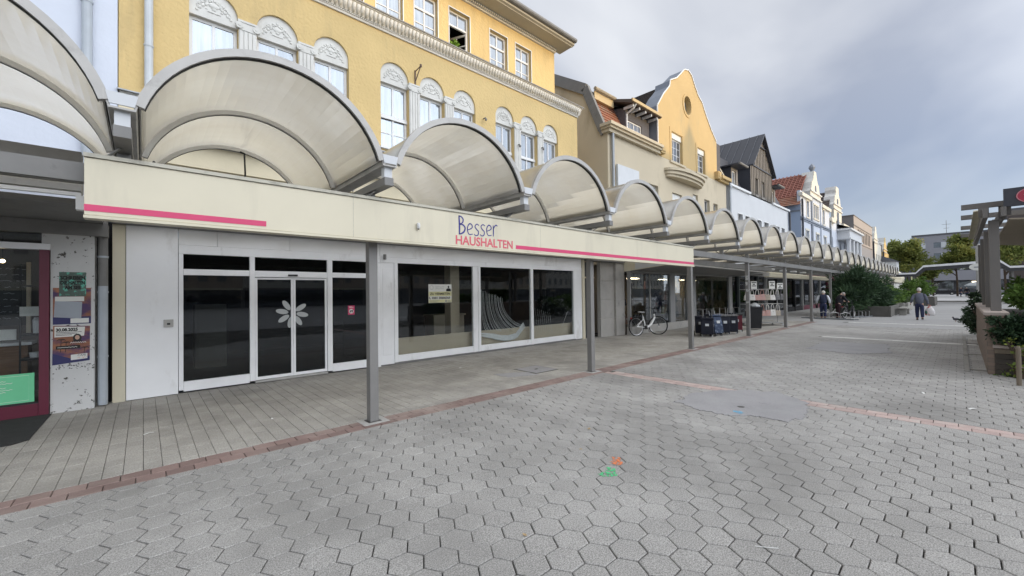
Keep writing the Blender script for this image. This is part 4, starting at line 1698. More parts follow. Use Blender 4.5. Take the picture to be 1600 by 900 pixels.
# eave, dentils, gutter, roof
MB().box(-.3, UX1 + .02, FU - .06, FU - .002, 10.02, 10.12).build('eave_bed', M_ornw, yh)
dn = MB()
for k in range(150):
    x = -.25 + k * .0725
    if x < UX1:
        dn.box(x, x + .04, FU - .13, FU - .062, 10.06, 10.12)
stuff(dn.build('dentils', M_ornw, yh))
M_soff = pmat('eave_boards', (.46, .42, .33), .7, .08, 2)
MB().box(-.5, UX1 + .32, FU - .55, FU + .02, 10.125, 10.17).build('soffit', M_soff, yh)
MB().prismX([(FU - .62, 10.17), (FU - .50, 10.135), (FU - .50, 10.28), (FU - .62, 10.28)], -.5, UX1 + .36).build('gutter_board', M_soff, yh)
MB().tube([(-.5, FU - .66, 10.30), (UX1 + .38, FU - .66, 10.30)], .075, 10).build('gutter', M_alud, yh)
MB().add([(-.5, FU - .6, 10.34), (UX1 + .36, FU - .6, 10.34), (UX1 - 3, FU + 4, 13.4), (-.5, FU + 4, 13.4), (UX1 + .36, FU + 9, 10.34)], [(0, 1, 2, 3), (1, 4, 2)]).build('roof', pmat('roof_slate', (.07, .068, .07), .7, .2, 6), yh)
# downpipe, wall bracket, wall hooks
dp = MB().tube([(.07, F - .09, 12), (.07, F - .09, 5.2)], .058, 12)
for z in (5.9, 7.4):
    dp.tube([(.07, F - .09, z), (.07, F - .09, z + .03)], .066, 12).box(.06, .08, F - .09, F, z, z + .03)
dp.build('downpipe', M_pipew, yh, smooth=False)
bk = thing('sign_bracket', 'rusty empty sign bracket on the yellow wall between arched windows', 'bracket', (5.12, F, 7.0))
MB().box(5.10, 5.13, F - .03, F, 7.0, 7.36).bar((5.115, F - .03, 7.08), (5.115, F - .30, 7.36), .018).bar((5.115, F - .03, 7.33), (5.115, F - .30, 7.36), .018).tube([(5.115, F - .30, 7.33), (5.115, F - .30, 7.39)], .03, 8).build('arm', pmat('rusty_iron', (.17, .12, .09), .8, .3, 20), bk)
for i, (x, z) in enumerate(((7.32, 6.75), (8.66, 6.3), (9.72, 6.45))):
    h = MB().tube([(x, F, z), (x, F - .10, z), (x, F - .12, z - .04)], .018, 8).ball((x, F - .12, z - .06), (.035, .035, .045), 8, 6)
    tag(h.build('wall_lamp', M_alud), ['small dark wall fitting left of the right hand window group', 'small dark fitting on the pilaster of the right window group', 'small dark fitting on the rightmost pilaster'][i], 'wall fitting')

# ------------------------------------------------------------------ white house at the left edge
wh = thing('white_house', 'pale bluish white house at the left edge beside the yellow one', 'house', (-4, F, 0))
MB().box(-8, -.31, F - .03, F + 8, 3.2, 13).build('wall', M_whitewall, wh)
dp = MB().tube([(-.65, F - .11, 13), (-.65, F - .11, 3.6)], .062, 12)
for z in (6.3, 5.0, 8.5):
    dp.tube([(-.65, F - .11, z), (-.65, F - .11, z + .04)], .072, 12).box(-.66, -.64, F - .11, F, z, z + .03)
dp.build('downpipe', M_pipe, wh)
M_pier = pmat('flaking_white', (.60, .60, .59), .9, .08, 2, .25, 40, stain=((.10, .095, .085), 14, .60, .63, (1, 1, 1)))
MB().box(-1.0, -.55, 8.9, F + .5, 0, 2.8).build('pier', M_pier, wh)
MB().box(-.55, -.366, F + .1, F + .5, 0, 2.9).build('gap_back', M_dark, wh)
dp = MB().tube([(-.465, 8.99, .02), (-.465, 8.99, 2.9)], .058, 12)
for z in (.75, 1.75, 2.3):
    dp.tube([(-.465, 8.99, z), (-.465, 8.99, z + .03)], .064, 12)
dp.build('street_downpipe', M_pipe, wh)
MB().tube([(-.465, 8.99, 1.86), (-.465, 8.99, 2.9)], .0585, 12).build('upper_pipe', M_alud, wh)
# left shop
M_wine = pmat('wine_red_paint', (.125, .018, .038), .4, .08, 3, spec=.5)
ls = thing('cafe', 'dark red framed cafe window cut by the left edge', 'shop front', (-2, 8.9, 0))
MB().box(-1.105, -1.008, 8.86, 9.0, 0, 2.38).build('frame_post', M_wine, ls, bevel=.004)
MB().box(-4, -1.108, 8.88, 9.0, 0, .18).build('base_board', M_wine, ls)
MB().box(-4, -1.0, 8.87, 9.0, 2.383, 2.47).build('transom', M_framew, ls)
MB().box(-1.085, -1.0, 8.90, 9.0, 2.474, 2.80).build('head_post', M_pier, ls)
MB().box(-4, -1.108, 8.93, 8.936, .183, 2.38).build('pane', M_glassc, ls)
MB().box(-4, -1.088, 8.93, 8.936, 2.474, 2.80).build('pane', M_glass, ls)
MB().box(-4, -1.0, 8.9, 8.92, .18, .205).build('seal', M_gasket, ls)
M_cafein = pmat('cafe_wall', (.16, .135, .11), .9, .15, 1.2)
struct(MB().box(-5, -1.0, 11.4, 11.6, 0, 3).box(-1.06, -1.0, 9.02, 11.6, 0, 3).build('cafe_wall', M_cafein))
struct(MB().box(-5, -1.0, 8.95, 11.4, 2.81, 2.9).build('cafe_ceiling', M_intc))
struct(MB().box(-5, -1.0, 8.95, 11.4, -.02, .01).build('cafe_floor', pmat('cafe_boards', (.16, .09, .05), .6, .2, 4)))
cb = thing('menu_board', 'black chalk menu board inside the cafe', 'menu board', (-1.8, 10.3, 1.2))
MB().box(-2.6, -1.42, 10.3, 10.34, 1.25, 2.25).build('slate', M_black, cb)
MB().box(-1.418, -1.37, 10.28, 10.34, 1.1, 2.28).build('frame', M_intb, cb)
ck = MB()
rgk = random.Random(5)
for r0 in range(9):
    z = 2.17 - .1 * r0
    x = -2.5
    while x < -1.5:
        w_ = rgk.uniform(.03, .12)
        ck.ribbon([(x + w_ * q / 4, z + rgk.uniform(-.012, .012)) for q in range(5)], .004, 10.297)
        x += w_ + rgk.uniform(.02, .06)
ck.build('chalk_writing', M_grey, cb)
cn = thing('cafe_counter', 'wooden cafe counter with white top inside the left window', 'counter', (-1.9, 10, 0))
MB().box(-3.2, -1.35, 9.9, 10.25, .01, .95).build('front', pmat('brown_wood', (.17, .085, .04), .55, .2, 4, stretch=(1, 1, 8)), cn)
MB().box(-3.25, -1.30, 9.85, 10.28, .953, 1.0).build('top', M_framew, cn)
sh = thing('wall_shelf', 'dark shelf with dishes beside the menu board', 'shelf', (-1.25, 9.6, 1))
for z in (.75, 1.12, 1.5, 1.86):
    MB().box(-1.36, -1.08, 9.4, 9.75, z, z + .025).build('board', M_dark, sh)
MB().box(-1.365, -1.345, 9.4, 9.42, .3, 2.2).build('post', M_dark, sh)
MB().lathe([(.04, 0), (.05, .2), (.03, .24)], 10, (-1.2, 9.5, 1.15)).lathe([(.06, 0), (.07, .08)], 10, (-1.22, 9.55, .78)).lathe([(.035, 0), (.035, .18)], 10, (-1.15, 9.5, 1.53)).build('dish', M_endw, sh)
tag(MB().box(-1.34, -1.14, 9.25, 9.27, 1.42, 1.56).build('card', M_signw), 'white menu card standing on the dark shelf', 'card')
tag(MB().box(-1.62, -1.42, 9.6, 9.61, 1.06, 1.22).build('notice', M_signw), 'small white notice above the cafe counter', 'notice')
lt = thing('cafe_lamp', 'small warm lamp glowing inside the cafe', 'lamp', (-1.62, 10.0, 2.3))
MB().ball((-1.62, 10.0, 2.27), .03).build('bulb', emit_mat('warm_bulb', (1, .75, .4), 6), lt)
MB().tube([(-1.62, 10.0, 2.30), (-1.62, 10.0, 2.8)], .006, 5).build('flex', M_dark, lt)
gb = thing('green_banner', 'mint green notice with white writing in the cafe window', 'banner', (-1.4, 8.92, .4))
M_mint = pmat('mint_green', (.17, .60, .32), .5, .04)
MB().box(-3.0, -1.15, 8.905, 8.912, .21, .62).build('sheet', M_mint, gb)
for k, z in enumerate((.53, .50, .44, .41, .38)):
    n_ = 9 + k % 3
    MB().ribbon([(-1.75 + (.34 + .06 * (k % 2)) * q / 24, z + .006 * math.sin(q * 2.1 + k)) for q in range(25)], .0035, 8.903).build('print_line', M_signw, gb)
MB().ribbon([(-2.9, .59), (-1.2, .59), (-1.2, .24), (-2.9, .24)], .002, 8.903).build('border_line', M_signw, gb)
# fascia, awning and soffit of the left shop
lf = thing('left_awning', 'closed grey awning cassette and dark fascia over the left shop', 'awning', (-2, 7, 3))
MB().box(-8, -.545, 7.0, 7.2, 3.16, 3.41).build('dark_fascia', M_alud, lf)
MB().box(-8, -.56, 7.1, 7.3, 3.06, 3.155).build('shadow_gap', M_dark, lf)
MB().prismX([(6.93, 2.93), (7.08, 2.90), (7.2, 2.94), (7.2, 3.05), (7.0, 3.05), (6.92, 3.0)], -8, -.54).build('cassette', M_alu, lf)
MB().box(-8, -.54, 6.90, 6.96, 2.865, 2.905).build('front_rail', M_frame, lf)
MB().box(-.58, -.50, 6.86, 6.98, 2.70, 2.865).build('end_cap', M_frame, lf)
sp = MB()
for k in range(16):
    sp.box(-8, -.45, 7.22 + k * .105, 7.22 + k * .105 + .10, 2.81, 2.835)
sp.build('soffit_boards', M_alud, lf)
MB().box(-8, -.40, 8.80, 9.05, 2.62, 2.805).build('inner_beam', M_alud, lf)

# posters on the white pier
M_dusk = pmat('poster_dusk', (.30, .125, .065), .6, .5, 5, stain=((.08, .045, .12), 4, .45, .62, (1, 1, 2)))
M_navy = pmat('poster_navy', (.035, .035, .12), .6, .1)
M_mintp = pmat('poster_teal_scribble', (.10, .14, .12), .7, .2, 6, stain=((.14, .48, .36), 12, .5, .56, (1, 1, 1)))
M_greyp = pmat('paper_grey_blue', (.34, .37, .41), .7, .06)
PYP = 8.897
q = thing('poster', 'square grey poster with teal scribble and black hand lettering on the white pier', 'poster', (-.78, PYP, 1.7))
MB().box(-.915, -.64, PYP - .003, PYP, 1.705, 2.065).build('sheet', M_mintp, q)
for i, s_t in enumerate(('SCHREIBEN', 'DIE HALTEN', 'AM SEE')):
    wd = (.255, .25, .17)[i]
    text_obj(s_t, 'lettering', .07, -.777 - wd / 2, PYP - .0045, 1.955 - .072 * i, M_black, q, offset=.004, width=wd)
q = thing('poster', 'torn dusk coloured poster half covered by a grey blue sheet', 'poster', (-.78, PYP, 1.3))
MB().box(-.975, -.588, PYP - .002, PYP - .0002, 1.292, 1.83).build('sheet', M_dusk, q)
MB().box(-.975, -.588, PYP - .003, PYP - .0022, 1.292, 1.40).build('navy_foot', M_navy, q)
MB().box(-.80, -.61, PYP - .004, PYP - .0032, 1.305, 1.375).build('white_box', M_signw, q)
MB().box(-.955, -.66, PYP - .003, PYP - .0022, 1.63, 1.70).build('white_head', M_signw, q)
tag(MB().prismY([(-.965, 1.40), (-.69, 1.37), (-.68, 1.62), (-.955, 1.635)], PYP - .010, PYP - .0055).build('loose_sheet', M_greyp), 'blank grey blue sheet curling over the torn poster', 'paper')
q = thing('poster', 'orange sunset concert poster dated 30.08.2025 with a woman and palms', 'poster', (-.78, PYP, .8))
MB().prismY([(-.98, .70), (-.60, .735), (-.598, 1.255), (-.972, 1.275)], PYP - .002, PYP - .0002).build('sheet', M_dusk, q)
MB().prismY([(-.98, .70), (-.60, .735), (-.60, .80), (-.80, .785), (-.978, .87)], PYP - .003, PYP - .0022).build('navy_foot', M_navy, q)
MB().prismY([(-.96, 1.105), (-.66, 1.11), (-.65, 1.245), (-.958, 1.262)], PYP - .003, PYP - .0022).build('white_head', M_signw, q)
text_obj('30.08.2025', 'lettering', .062, -.945, PYP - .0045, 1.19, M_black, q, offset=.003, width=.22)
for k in range(3):
    MB().ribbon([(-.945 + (.26 - .05 * k) * t / 12, 1.172 - .02 * k + .002 * math.sin(t * 3)) for t in range(13)], .0035, PYP - .0045).build('print_line', M_black, q)
MB().prismY([(-.795, .755), (-.625, .768), (-.625, .845), (-.795, .835)], PYP - .004, PYP - .0032).build('white_box', M_signw, q)
text_obj('CAFE', 'lettering', .04, -.725, PYP - .0055, .808, M_black, q, width=.085)
MB().ribbon([(-.725 + .1 * t / 10, .785 + (.008 if t % 2 else -.008)) for t in range(11)], .003, PYP - .0055).build('print_line', M_or, q)
MB().ribbon([(-.80 + .16 * t / 14, 1.015 + (.008 if t % 2 else -.008)) for t in range(15)], .004, PYP - .0045).build('print_line', M_signw, q)
MB().box(-.945, -.70, PYP - .003, PYP - .0022, .925, .975).build('print_bar', M_black, q)
MB().ribbon([(-.93 + .2 * t / 12, .95 + .004 * math.sin(t * 3)) for t in range(13)], .003, PYP - .0035).build('print_line', M_signw, q)
w_ = MB()
w_.prismY([(-.73 + .045 * math.cos(2 * math.pi * k / 16), 1.085 + .06 * math.sin(2 * math.pi * k / 16)) for k in range(16)], PYP - .0036, PYP - .003)
w_.build('portrait_hair', M_black, q)
MB().prismY([(-.73 + .024 * math.cos(2 * math.pi * k / 14), 1.09 + .034 * math.sin(2 * math.pi * k / 14)) for k in range(14)], PYP - .0044, PYP - .0038).build('portrait_face', pmat('print_skin', (.5, .33, .25), .7), q)
MB().prismY([(-.79, 1.03), (-.67, 1.03), (-.70, 1.055), (-.76, 1.055)], PYP - .0044, PYP - .0038).build('portrait_shoulders', M_black, q)
pal = MB()
for (x, z0, z1) in ((-.90, .88, 1.06), (-.85, .88, 1.02), (-.66, .85, .93)):
    pal.ribbon([(x, z0), (x + .008, z1)], .003, PYP - .0034)
    for k in range(7):
        a = math.pi * k / 6
        pal.ribbon([(x + .008, z1), (x + .008 + .03 * math.cos(a), z1 + .018 * math.sin(a) + .004), (x + .008 + .045 * math.cos(a), z1 + .012 * math.sin(a) - .008)], .003, PYP - .0034)
pal.build('palm_print', M_black, q)
q = thing('poster_remains', 'torn remains of black and white stickers at the foot of the pier', 'sticker', (-.78, PYP, .6))
rgx = random.Random(8)
m = MB()
for k in range(40):
    x, z = rgx.uniform(-.95, -.6), rgx.uniform(.62, .69)
    s = rgx.uniform(.006, .02)
    m.prismY([(x, z), (x + s, z + rgx.uniform(-.004, .004)), (x + s * .8, z + s * .6), (x - .002, z + s * .5)], PYP - .002, PYP)
m.build('print_scrap', M_black, q)

# ------------------------------------------------------------------ beige house with curved gable
M_tile_r = pmat('red_clay_tile', (.30, .125, .075), .85, .22, 5, .2, 20, stain=((.24, .20, .16), 4, .48, .7, (1, 1, 1)))
M_tile_d = pmat('dark_clay_tile', (.085, .068, .06), .75, .2, 5, .2, 20)
M_tile_rb = pmat('red_brown_tile', (.23, .085, .06), .8, .22, 5, .2, 20)
M_slate = pmat('slate_hang', (.10, .095, .10), .75, .3, 14, .2, 30)
M_leadg = pmat('lead_parapet', (.23, .255, .30), .6, .10, 3)
M_anth = pmat('anthracite_metal', (.040, .043, .055), .45, .08, 2, spec=.5)
M_taupe = pmat('taupe_seam_metal', (.20, .182, .16), .5, .07, 2)
M_shut = pmat('roller_shutter_white', (.70, .70, .67), .5, .03)


def courses(mb, a, b, c, d, n, lift=.035, gap=.0):
    """stepped tile courses on the quad a-b (eave) / d-c (ridge)"""
    a, b, c, d = map(Vector, (a, b, c, d))
    nrm = (b - a).cross(d - a).normalized()
    for k in range(n):
        t0, t1 = k / n, (k + 1) / n
        p, q = a.lerp(d, t0) + nrm * lift, b.lerp(c, t0) + nrm * lift
        r, s = b.lerp(c, t1) + nrm * .004, a.lerp(d, t1) + nrm * .004
        p0, q0 = a.lerp(d, t0), b.lerp(c, t0)
        mb.quad(p, q, r, s)
        mb.quad(p0, q0, q, p)
    return mb


def rolls(mb, a, b, c, d, n, r=.03):
    """round tile rolls running from eave to ridge"""
    a, b, c, d = map(Vector, (a, b, c, d))
    for k in range(n + 1):
        t = k / n
        mb.tube([a.lerp(b, t), d.lerp(c, t)], r, 5)
    return mb


bh = thing('beige_house', 'beige house with a tall curved gable and red mansard roof', 'house', (19, F, 0))
BX0, BX1 = 13.55, 25.6
gw = [(18.88, 19.98, 7.98, 9.4), (21.75, 22.66, 7.98, 9.3)]
low = [(18.85, 19.85, 5.2, 6.45), (21.1, 21.7, 5.2, 6.72), (22.5, 23.2, 5.2, 6.66), (23.7, 24.3, 5.2, 6.6), (15.1, 16.3, 5.2, 6.5), (16.6, 17.5, 5.2, 6.5)]
ops = [(a, b, c, d, False) for a, b, c, d in low]
wall(MB(), BX0, BX1, 2.8, 7.95, F, .2, ops).build('wall', M_beige, bh)
GAB = [(17.52, 7.955), (17.52, 10.25), (18.1, 10.95), (18.74, 11.55), (18.82, 11.86), (19.5, 12.2), (20.0, 12.62), (20.35, 12.92), (20.8, 13.05), (21.2, 12.92), (21.6, 12.45), (21.95, 12.1), (22.45, 11.85), (22.7, 11.55), (22.95, 11.28), (23.5, 10.75), (24.22, 10.2), (24.3, 7.955)]
gm_ = MB()
# gable front with two window openings and an oculus: fan of strips
xs_ = sorted({p[0] for p in GAB} | {18.88, 19.98, 21.75, 22.66, 20.28, 21.08})


def gtop(x):
    pts = GAB[1:-1]
    for (xa, za), (xb, zb) in zip(pts[:-1], pts[1:]):
        if xa <= x <= xb and xb > xa:
            return za + (zb - za) * (x - xa) / (xb - xa)
    return pts[-1][1] if x > pts[-1][0] else pts[0][1]


OC, OZ, ORX, ORZ = 20.66, 11.18, .40, .47
xs_ = sorted(set(list(xs_) + [OC + ORX * math.cos(math.pi * k / 12) for k in range(13)]))
for xa, xb in zip(xs_[:-1], xs_[1:]):
    if xb - xa < 1e-6:
        continue
    mid = (xa + xb) / 2
    holes = [(z0, z1, z0, z1) for (a, b, z0, z1) in gw if a < mid < b]
    if abs(mid - OC) < ORX:
        h = lambda x: ORZ * math.sqrt(max(0, 1 - ((x - OC) / ORX) ** 2))
        holes.append((OZ - h(xa), OZ + h(xa), OZ - h(xb), OZ + h(xb)))
    holes.sort()
    za, zb = 7.955, 7.955
    for l0, t0, l1, t1 in holes:
        gm_.quad((xa, F, za), (xb, F, zb), (xb, F, l1), (xa, F, l0))
        za, zb = t0, t1
    gm_.quad((xa, F, za), (xb, F, zb), (xb, F, gtop(xb - 1e-6)), (xa, F, gtop(xa + 1e-6)))
for a, b, z0, z1 in gw:
    for p in (((a, z0), (a, z1)), ((b, z0), (b, z1)), ((a, z1), (b, z1)), ((a, z0), (b, z0))):
        (x0_, z0_), (x1_, z1_) = p
        gm_.quad((x0_, F, z0_), (x1_, F, z1_), (x1_, F + .28, z1_), (x0_, F + .28, z0_))
n = 24
for k in range(n):
    a0, a1 = 2 * math.pi * k / n, 2 * math.pi * (k + 1) / n
    p0, p1 = (OC + ORX * math.cos(a0), OZ + ORZ * math.sin(a0)), (OC + ORX * math.cos(a1), OZ + ORZ * math.sin(a1))
    gm_.quad((p0[0], F, p0[1]), (p1[0], F, p1[1]), (p1[0], F + .3, p1[1]), (p0[0], F + .3, p0[1]))
gab = gm_.build('gable', M_yellow2, bh)
# parapet behind the gable edge (lead covered, seen from the side) and white coping line
pr_ = MB()
cp_ = MB()
for (xa, za), (xb, zb) in zip(GAB[1:-1], GAB[2:-1]):
    pr_.quad((xa, F, za), (xb, F, zb), (xb, F + .75, zb), (xa, F + .75, za))
    cp_.bar((xa, F - .02, za + .02), (xb, F - .02, zb + .02), .05, .04, (0, 1, 0))
pr_.quad((17.52, F, 7.9), (17.52, F, 10.25), (17.52, F + .75, 10.25), (17.52, F + .75, 7.9))
pr_.quad((24.3, F, 7.9), (24.3, F + .75, 7.9), (24.22, F + .75, 10.2), (24.22, F, 10.2))
pr_.build('parapet', M_leadg, gab)
cp_.bar((17.50, F - .02, 8.3), (17.50, F - .02, 10.25), .05, .05)
cp_.build('coping', M_frame, gab)
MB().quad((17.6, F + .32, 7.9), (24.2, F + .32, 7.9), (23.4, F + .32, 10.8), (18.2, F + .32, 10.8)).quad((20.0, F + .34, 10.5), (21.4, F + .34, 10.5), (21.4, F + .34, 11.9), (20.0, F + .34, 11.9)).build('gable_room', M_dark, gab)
for (a, b, z0, z1) in gw:
    c = (a + b) / 2
    w = window(bh, a + .004, b - .004, z0 + .004, z1 - .28, F + .12, M_frame, M_glassd, .05, (a + (b - a) * .36, a + (b - a) * .68) if b - a > 1 else (c,), (), [('h', z0 + .4, a + .05, b - .05), ('h', z0 + .75, a + .05, b - .05)])
    MB().box(a + .004, b - .004, F + .05, F + .16, z1 - .276, z1 - .004).build('shutter_box', M_shut, w)
    sr_ = MB()
    for (x0_, x1_, u0, u1) in ((a - .2, a - .02, z0 - .1, z1 + .2), (b + .02, b + .2, z0 - .1, z1 + .2), (a - .02, b + .02, z1 + .02, z1 + .2)):
        sr_.box(x0_, x1_, F - .02, F + .01, u0, u1)
    sr_.build('surround', M_yellow2, w)
    MB().box(a - .25, b + .25, F - .07, F + .01, z0 - .12, z0 - .02).build('sill', M_beige, w)
oc = MB()
for k in range(24):
    a0, a1 = 2 * math.pi * k / 24, 2 * math.pi * (k + 1) / 24
    oc.quad(*[(OC + (ORX + e) * math.cos(a), F - .03, OZ + (ORZ + e) * math.sin(a)) for a, e in ((a0, .01), (a1, .01), (a1, .14), (a0, .14))])
    oc.quad(*[(OC + (ORX + .14) * math.cos(a), F - d_, OZ + (ORZ + .14) * math.sin(a)) for a, d_ in ((a0, .03), (a1, .03), (a1, -.01), (a0, -.01))])
    oc.quad(*[(OC + (ORX + .01) * math.cos(a), F - d_, OZ + (ORZ + .01) * math.sin(a)) for a, d_ in ((a0, .03), (a1, .03), (a1, -.02), (a0, -.02))])
o_ = oc.build('oculus', M_yellow2, bh)
MB().prismY([(OC + ORX * math.cos(2 * math.pi * k / 24), OZ + ORZ * math.sin(2 * math.pi * k / 24)) for k in range(24)], F + .24, F + .25).build('pane', M_glassu, o_)
MB().box(OC - .18, OC - .15, F + .21, F + .238, OZ - .4, OZ + .4).box(OC + .12, OC + .15, F + .21, F + .238, OZ - .4, OZ + .4).build('glazing_bar', M_frame, o_)
for (a, b, z0, z1) in low:
    w = window(bh, a + .004, b - .004, z0 + .004, z1 - .004, F + .14, M_frame, M_glassd, .05, ((a + b) / 2,), (), [])
    if a < 21.5 and a > 18:
        MB().box(a + .01, b - .01, F + .10, F + .136, 5.9, z1 - .006).build('roller_blind', M_shut, w)
# curved balcony ledge
lg = MB()
for (z0, z1, e) in ((7.08, 7.2, .0), (7.2, 7.34, .1), (7.35, 7.47, .2)):
    poly = [(20.05 + (1.85 + e * .6) * math.cos(math.pi + math.pi * k / 20), F - (.42 + e) * abs(math.sin(math.pi * k / 20)) ** .75) for k in range(21)]
    lg.prismZ(poly + [(21.9 + e * .6, F + .02), (18.2 - e * .6, F + .02)], z0, z1)
lg.build('curved_ledge', M_beige, bh)
poly = [(20.05 + 1.8 * math.cos(math.pi + math.pi * k / 20), F - .33 * abs(math.sin(math.pi * k / 20)) ** .75) for k in range(21)]
for xq in (17.5, 24.0):
    MB().box(xq - .06, xq + .38, F - .22, F + .02, 8.02, 8.42).box(xq + .03, xq + .29, F - .25, F - .215, 8.10, 8.34).build('corbel_block', M_yellow2, bh)
MB().box(BX0 - .12, 17.48, F - .16, F + .2, 7.955, 8.08).box(BX0 - .18, 17.46, F - .26, F + .2, 8.083, 8.17).box(BX0 - .24, 17.44, F - .34, F + .2, 8.173, 8.29).build('cornice', M_beige, bh)
MB().box(24.34, BX1 + .05, F - .16, F + .2, 7.955, 8.08).box(24.34, BX1 + .08, F - .30, F + .2, 8.083, 8.25).build('cornice', M_yellow2, bh)
# side wall (facing the camera) with mansard profile
side = [(F + .02, 2.8), (F + .02, 7.95), (9.40, 8.02), (10.22, 9.98), (11.8, 11.0), (13.5, 12.0), (18, 12.0), (18, 2.8)]
MB().prismX(side, BX0 - .012, BX0 + .25).build('side_wall', M_beige, bh)
rim = MB()
for (a, b) in zip(side[2:5], side[3:6]):
    rim.bar((BX0 - .04, a[0], a[1] + .12), (BX0 - .04, b[0], b[1] + .12), .16, .34)
    rim.bar((BX0 - .09, a[0], a[1] - .12), (BX0 - .09, b[0], b[1] - .12), .07, .10)
rim.build('verge_board', M_alud, bh)
# mansard roof with red tiles, upper eave
mr_ = courses(MB(), (BX0 + .2, 9.38, 8.25), (17.5, 9.38, 8.25), (17.5, 10.2, 9.95), (BX0 + .2, 10.2, 9.95), 11)
mr_.build('mansard_tiles', M_tile_r, bh)
MB().add([(BX0 + .1, 10.05, 9.98), (17.4, 10.05, 9.98), (17.4, 13.5, 12.1), (BX0 + .1, 13.5, 12.1)], [(0, 1, 2, 3)]).build('upper_roof', M_tile_d, bh)
M_gold = pmat('eave_board_ochre', (.52, .40, .22), .7, .08, 3)
MB().box(BX0 + .1, 15.0, 9.86, 9.90, 9.60, 9.93).box(BX0 + .1, 15.0, 9.90, 10.1, 9.60, 9.63).build('eave_board', M_gold, bh)
MB().tube([(BX0 + .05, 9.80, 9.98), (15.05, 9.80, 9.98)], .075, 8).build('gutter', pmat('old_gutter', (.33, .28, .20), .6, .2, 6), bh)
# dormer of the mansard
dm = MB()
wall(dm, 15.3, 17.3, 8.35, 9.55, 9.5, .12, [(15.45, 16.65, 8.5, 9.12, False)])
dmo = dm.build('dormer', M_slate, bh)
MB().prismX([(9.5, 8.35), (9.5, 9.55), (10.3, 9.75), (10.2, 9.9)], 15.28, 15.30).build('dormer_cheek', M_slate, dmo)
MB().prismX([(8.98, 9.58), (9.05, 9.56), (10.6, 10.15), (10.6, 10.25), (8.98, 9.68)], 15.0, 17.5).build('dormer_roof', M_tile_d, dmo)
MB().box(15.0, 17.5, 8.93, 9.0, 9.60, 9.72).build('dormer_gutter', M_gold, dmo)
for k in range(5):
    MB().box(15.2 + k * .5, 15.28 + k * .5, 9.05, 9.5, 9.46, 9.56).build('rafter_end', M_endw, dmo)
w = window(bh, 15.454, 16.646, 8.504, 9.116, 9.54, M_frame, M_glassd, .05, (16.05,), (), [('h', 8.80, 15.5, 16.6), ('v', 15.75, 8.55, 9.07), ('v', 16.35, 8.55, 9.07)])
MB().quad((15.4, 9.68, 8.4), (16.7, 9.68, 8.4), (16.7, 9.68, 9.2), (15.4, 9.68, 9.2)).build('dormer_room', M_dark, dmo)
MB().tube([(15.36, 9.0, 9.60), (15.36, 9.12, 9.45), (15.34, 9.44, 9.30), (15.34, 9.44, 8.35)], .045, 8).build('dormer_pipe', M_endw, dmo)
# cross roof behind the gable
cr1 = courses(MB(), (17.2, 18, 9.9), (17.2, F + .7, 9.9), (20.75, F + .7, 12.75), (20.75, 18, 12.75), 16, .05)
cr1.build('gable_roof_tiles', M_tile_d, bh)
MB().add([(20.75, F + .7, 12.75), (24.4, F + .7, 9.9), (24.4, 18, 9.9), (20.75, 18, 12.75)], [(0, 1, 2, 3)]).build('gable_roof_far', M_tile_d, bh)
MB().box(24.36, BX1, 9.5, 9.7, 8.0, 10.4).build('dark_return', M_slate, bh)
dpb = MB().tube([(13.75, F - .1, 8.0), (13.75, F - .1, 2.9)], .06, 10)
dpb.build('downpipe', M_zinc, bh)
tag(MB().box(14.05, 15.65, F - .12, F - .03, 5.72, 6.80).build('blank_sign', M_endw), 'blank pale blue sign panel on the beige wall', 'sign')

# ------------------------------------------------------------------ white house with dark metal dormer
wd = thing('white_dormer_house', 'plain white house with anthracite metal roof and a seamed gable dormer', 'house', (32, F, 0))
WX0, WX1 = 26.1, 38.6
prs = [(27.45, 28.25), (28.7, 29.5), (31.0, 31.9), (32.5, 33.45), (35.3, 36.1), (36.65, 37.45)]
M_whb = pmat('cool_white_render', (.60, .615, .63), .9, .04, 1, .15, 20)
wall(MB(), WX0, WX1, 2.8, 8.0, F, .25, [(a, b, 5.3, 6.5, False) for a, b in prs]).build('wall', M_whb, wd)
MB().box(WX0 - .6, WX0 - .02, F - .25, F + .1, 2.9, 5.6).build('party_panel', M_alud, wd)
for a, b in prs:
    w = window(wd, a + .004, b - .004, 5.304, 6.496, F + .2, M_taupe, M_glassd, .05)
    s_w = MB()
    s_w.box(a - .06, a, F - .02, F + .01, 5.24, 6.56).box(b, b + .06, F - .02, F + .01, 5.24, 6.56).box(a, b, F - .02, F + .01, 6.5, 6.56)
    s_w.build('surround', M_frame, w)
MB().box(WX0 - .1, 29.6, F - .12, F + .3, 8.003, 8.13).box(34.3, WX1 + .1, F - .12, F + .3, 8.003, 8.13).build('cornice', M_frame, wd)
MB().quad((WX0, F + .25, 8.0), (WX1, F + .25, 8.0), (WX1, 10.6, 10.6), (WX0, 10.6, 10.6)).quad((WX0, 10.6, 10.6), (WX1, 10.6, 10.6), (WX1, 14, 12.2), (WX0, 14, 12.2)).build('mansard', M_anth, wd)
MB().prismX([(F - .1, 7.95), (F + .1, 8.0), (10.6, 10.65), (10.4, 10.72)], WX0 - .25, WX0 - .05).build('verge', M_soff, wd)
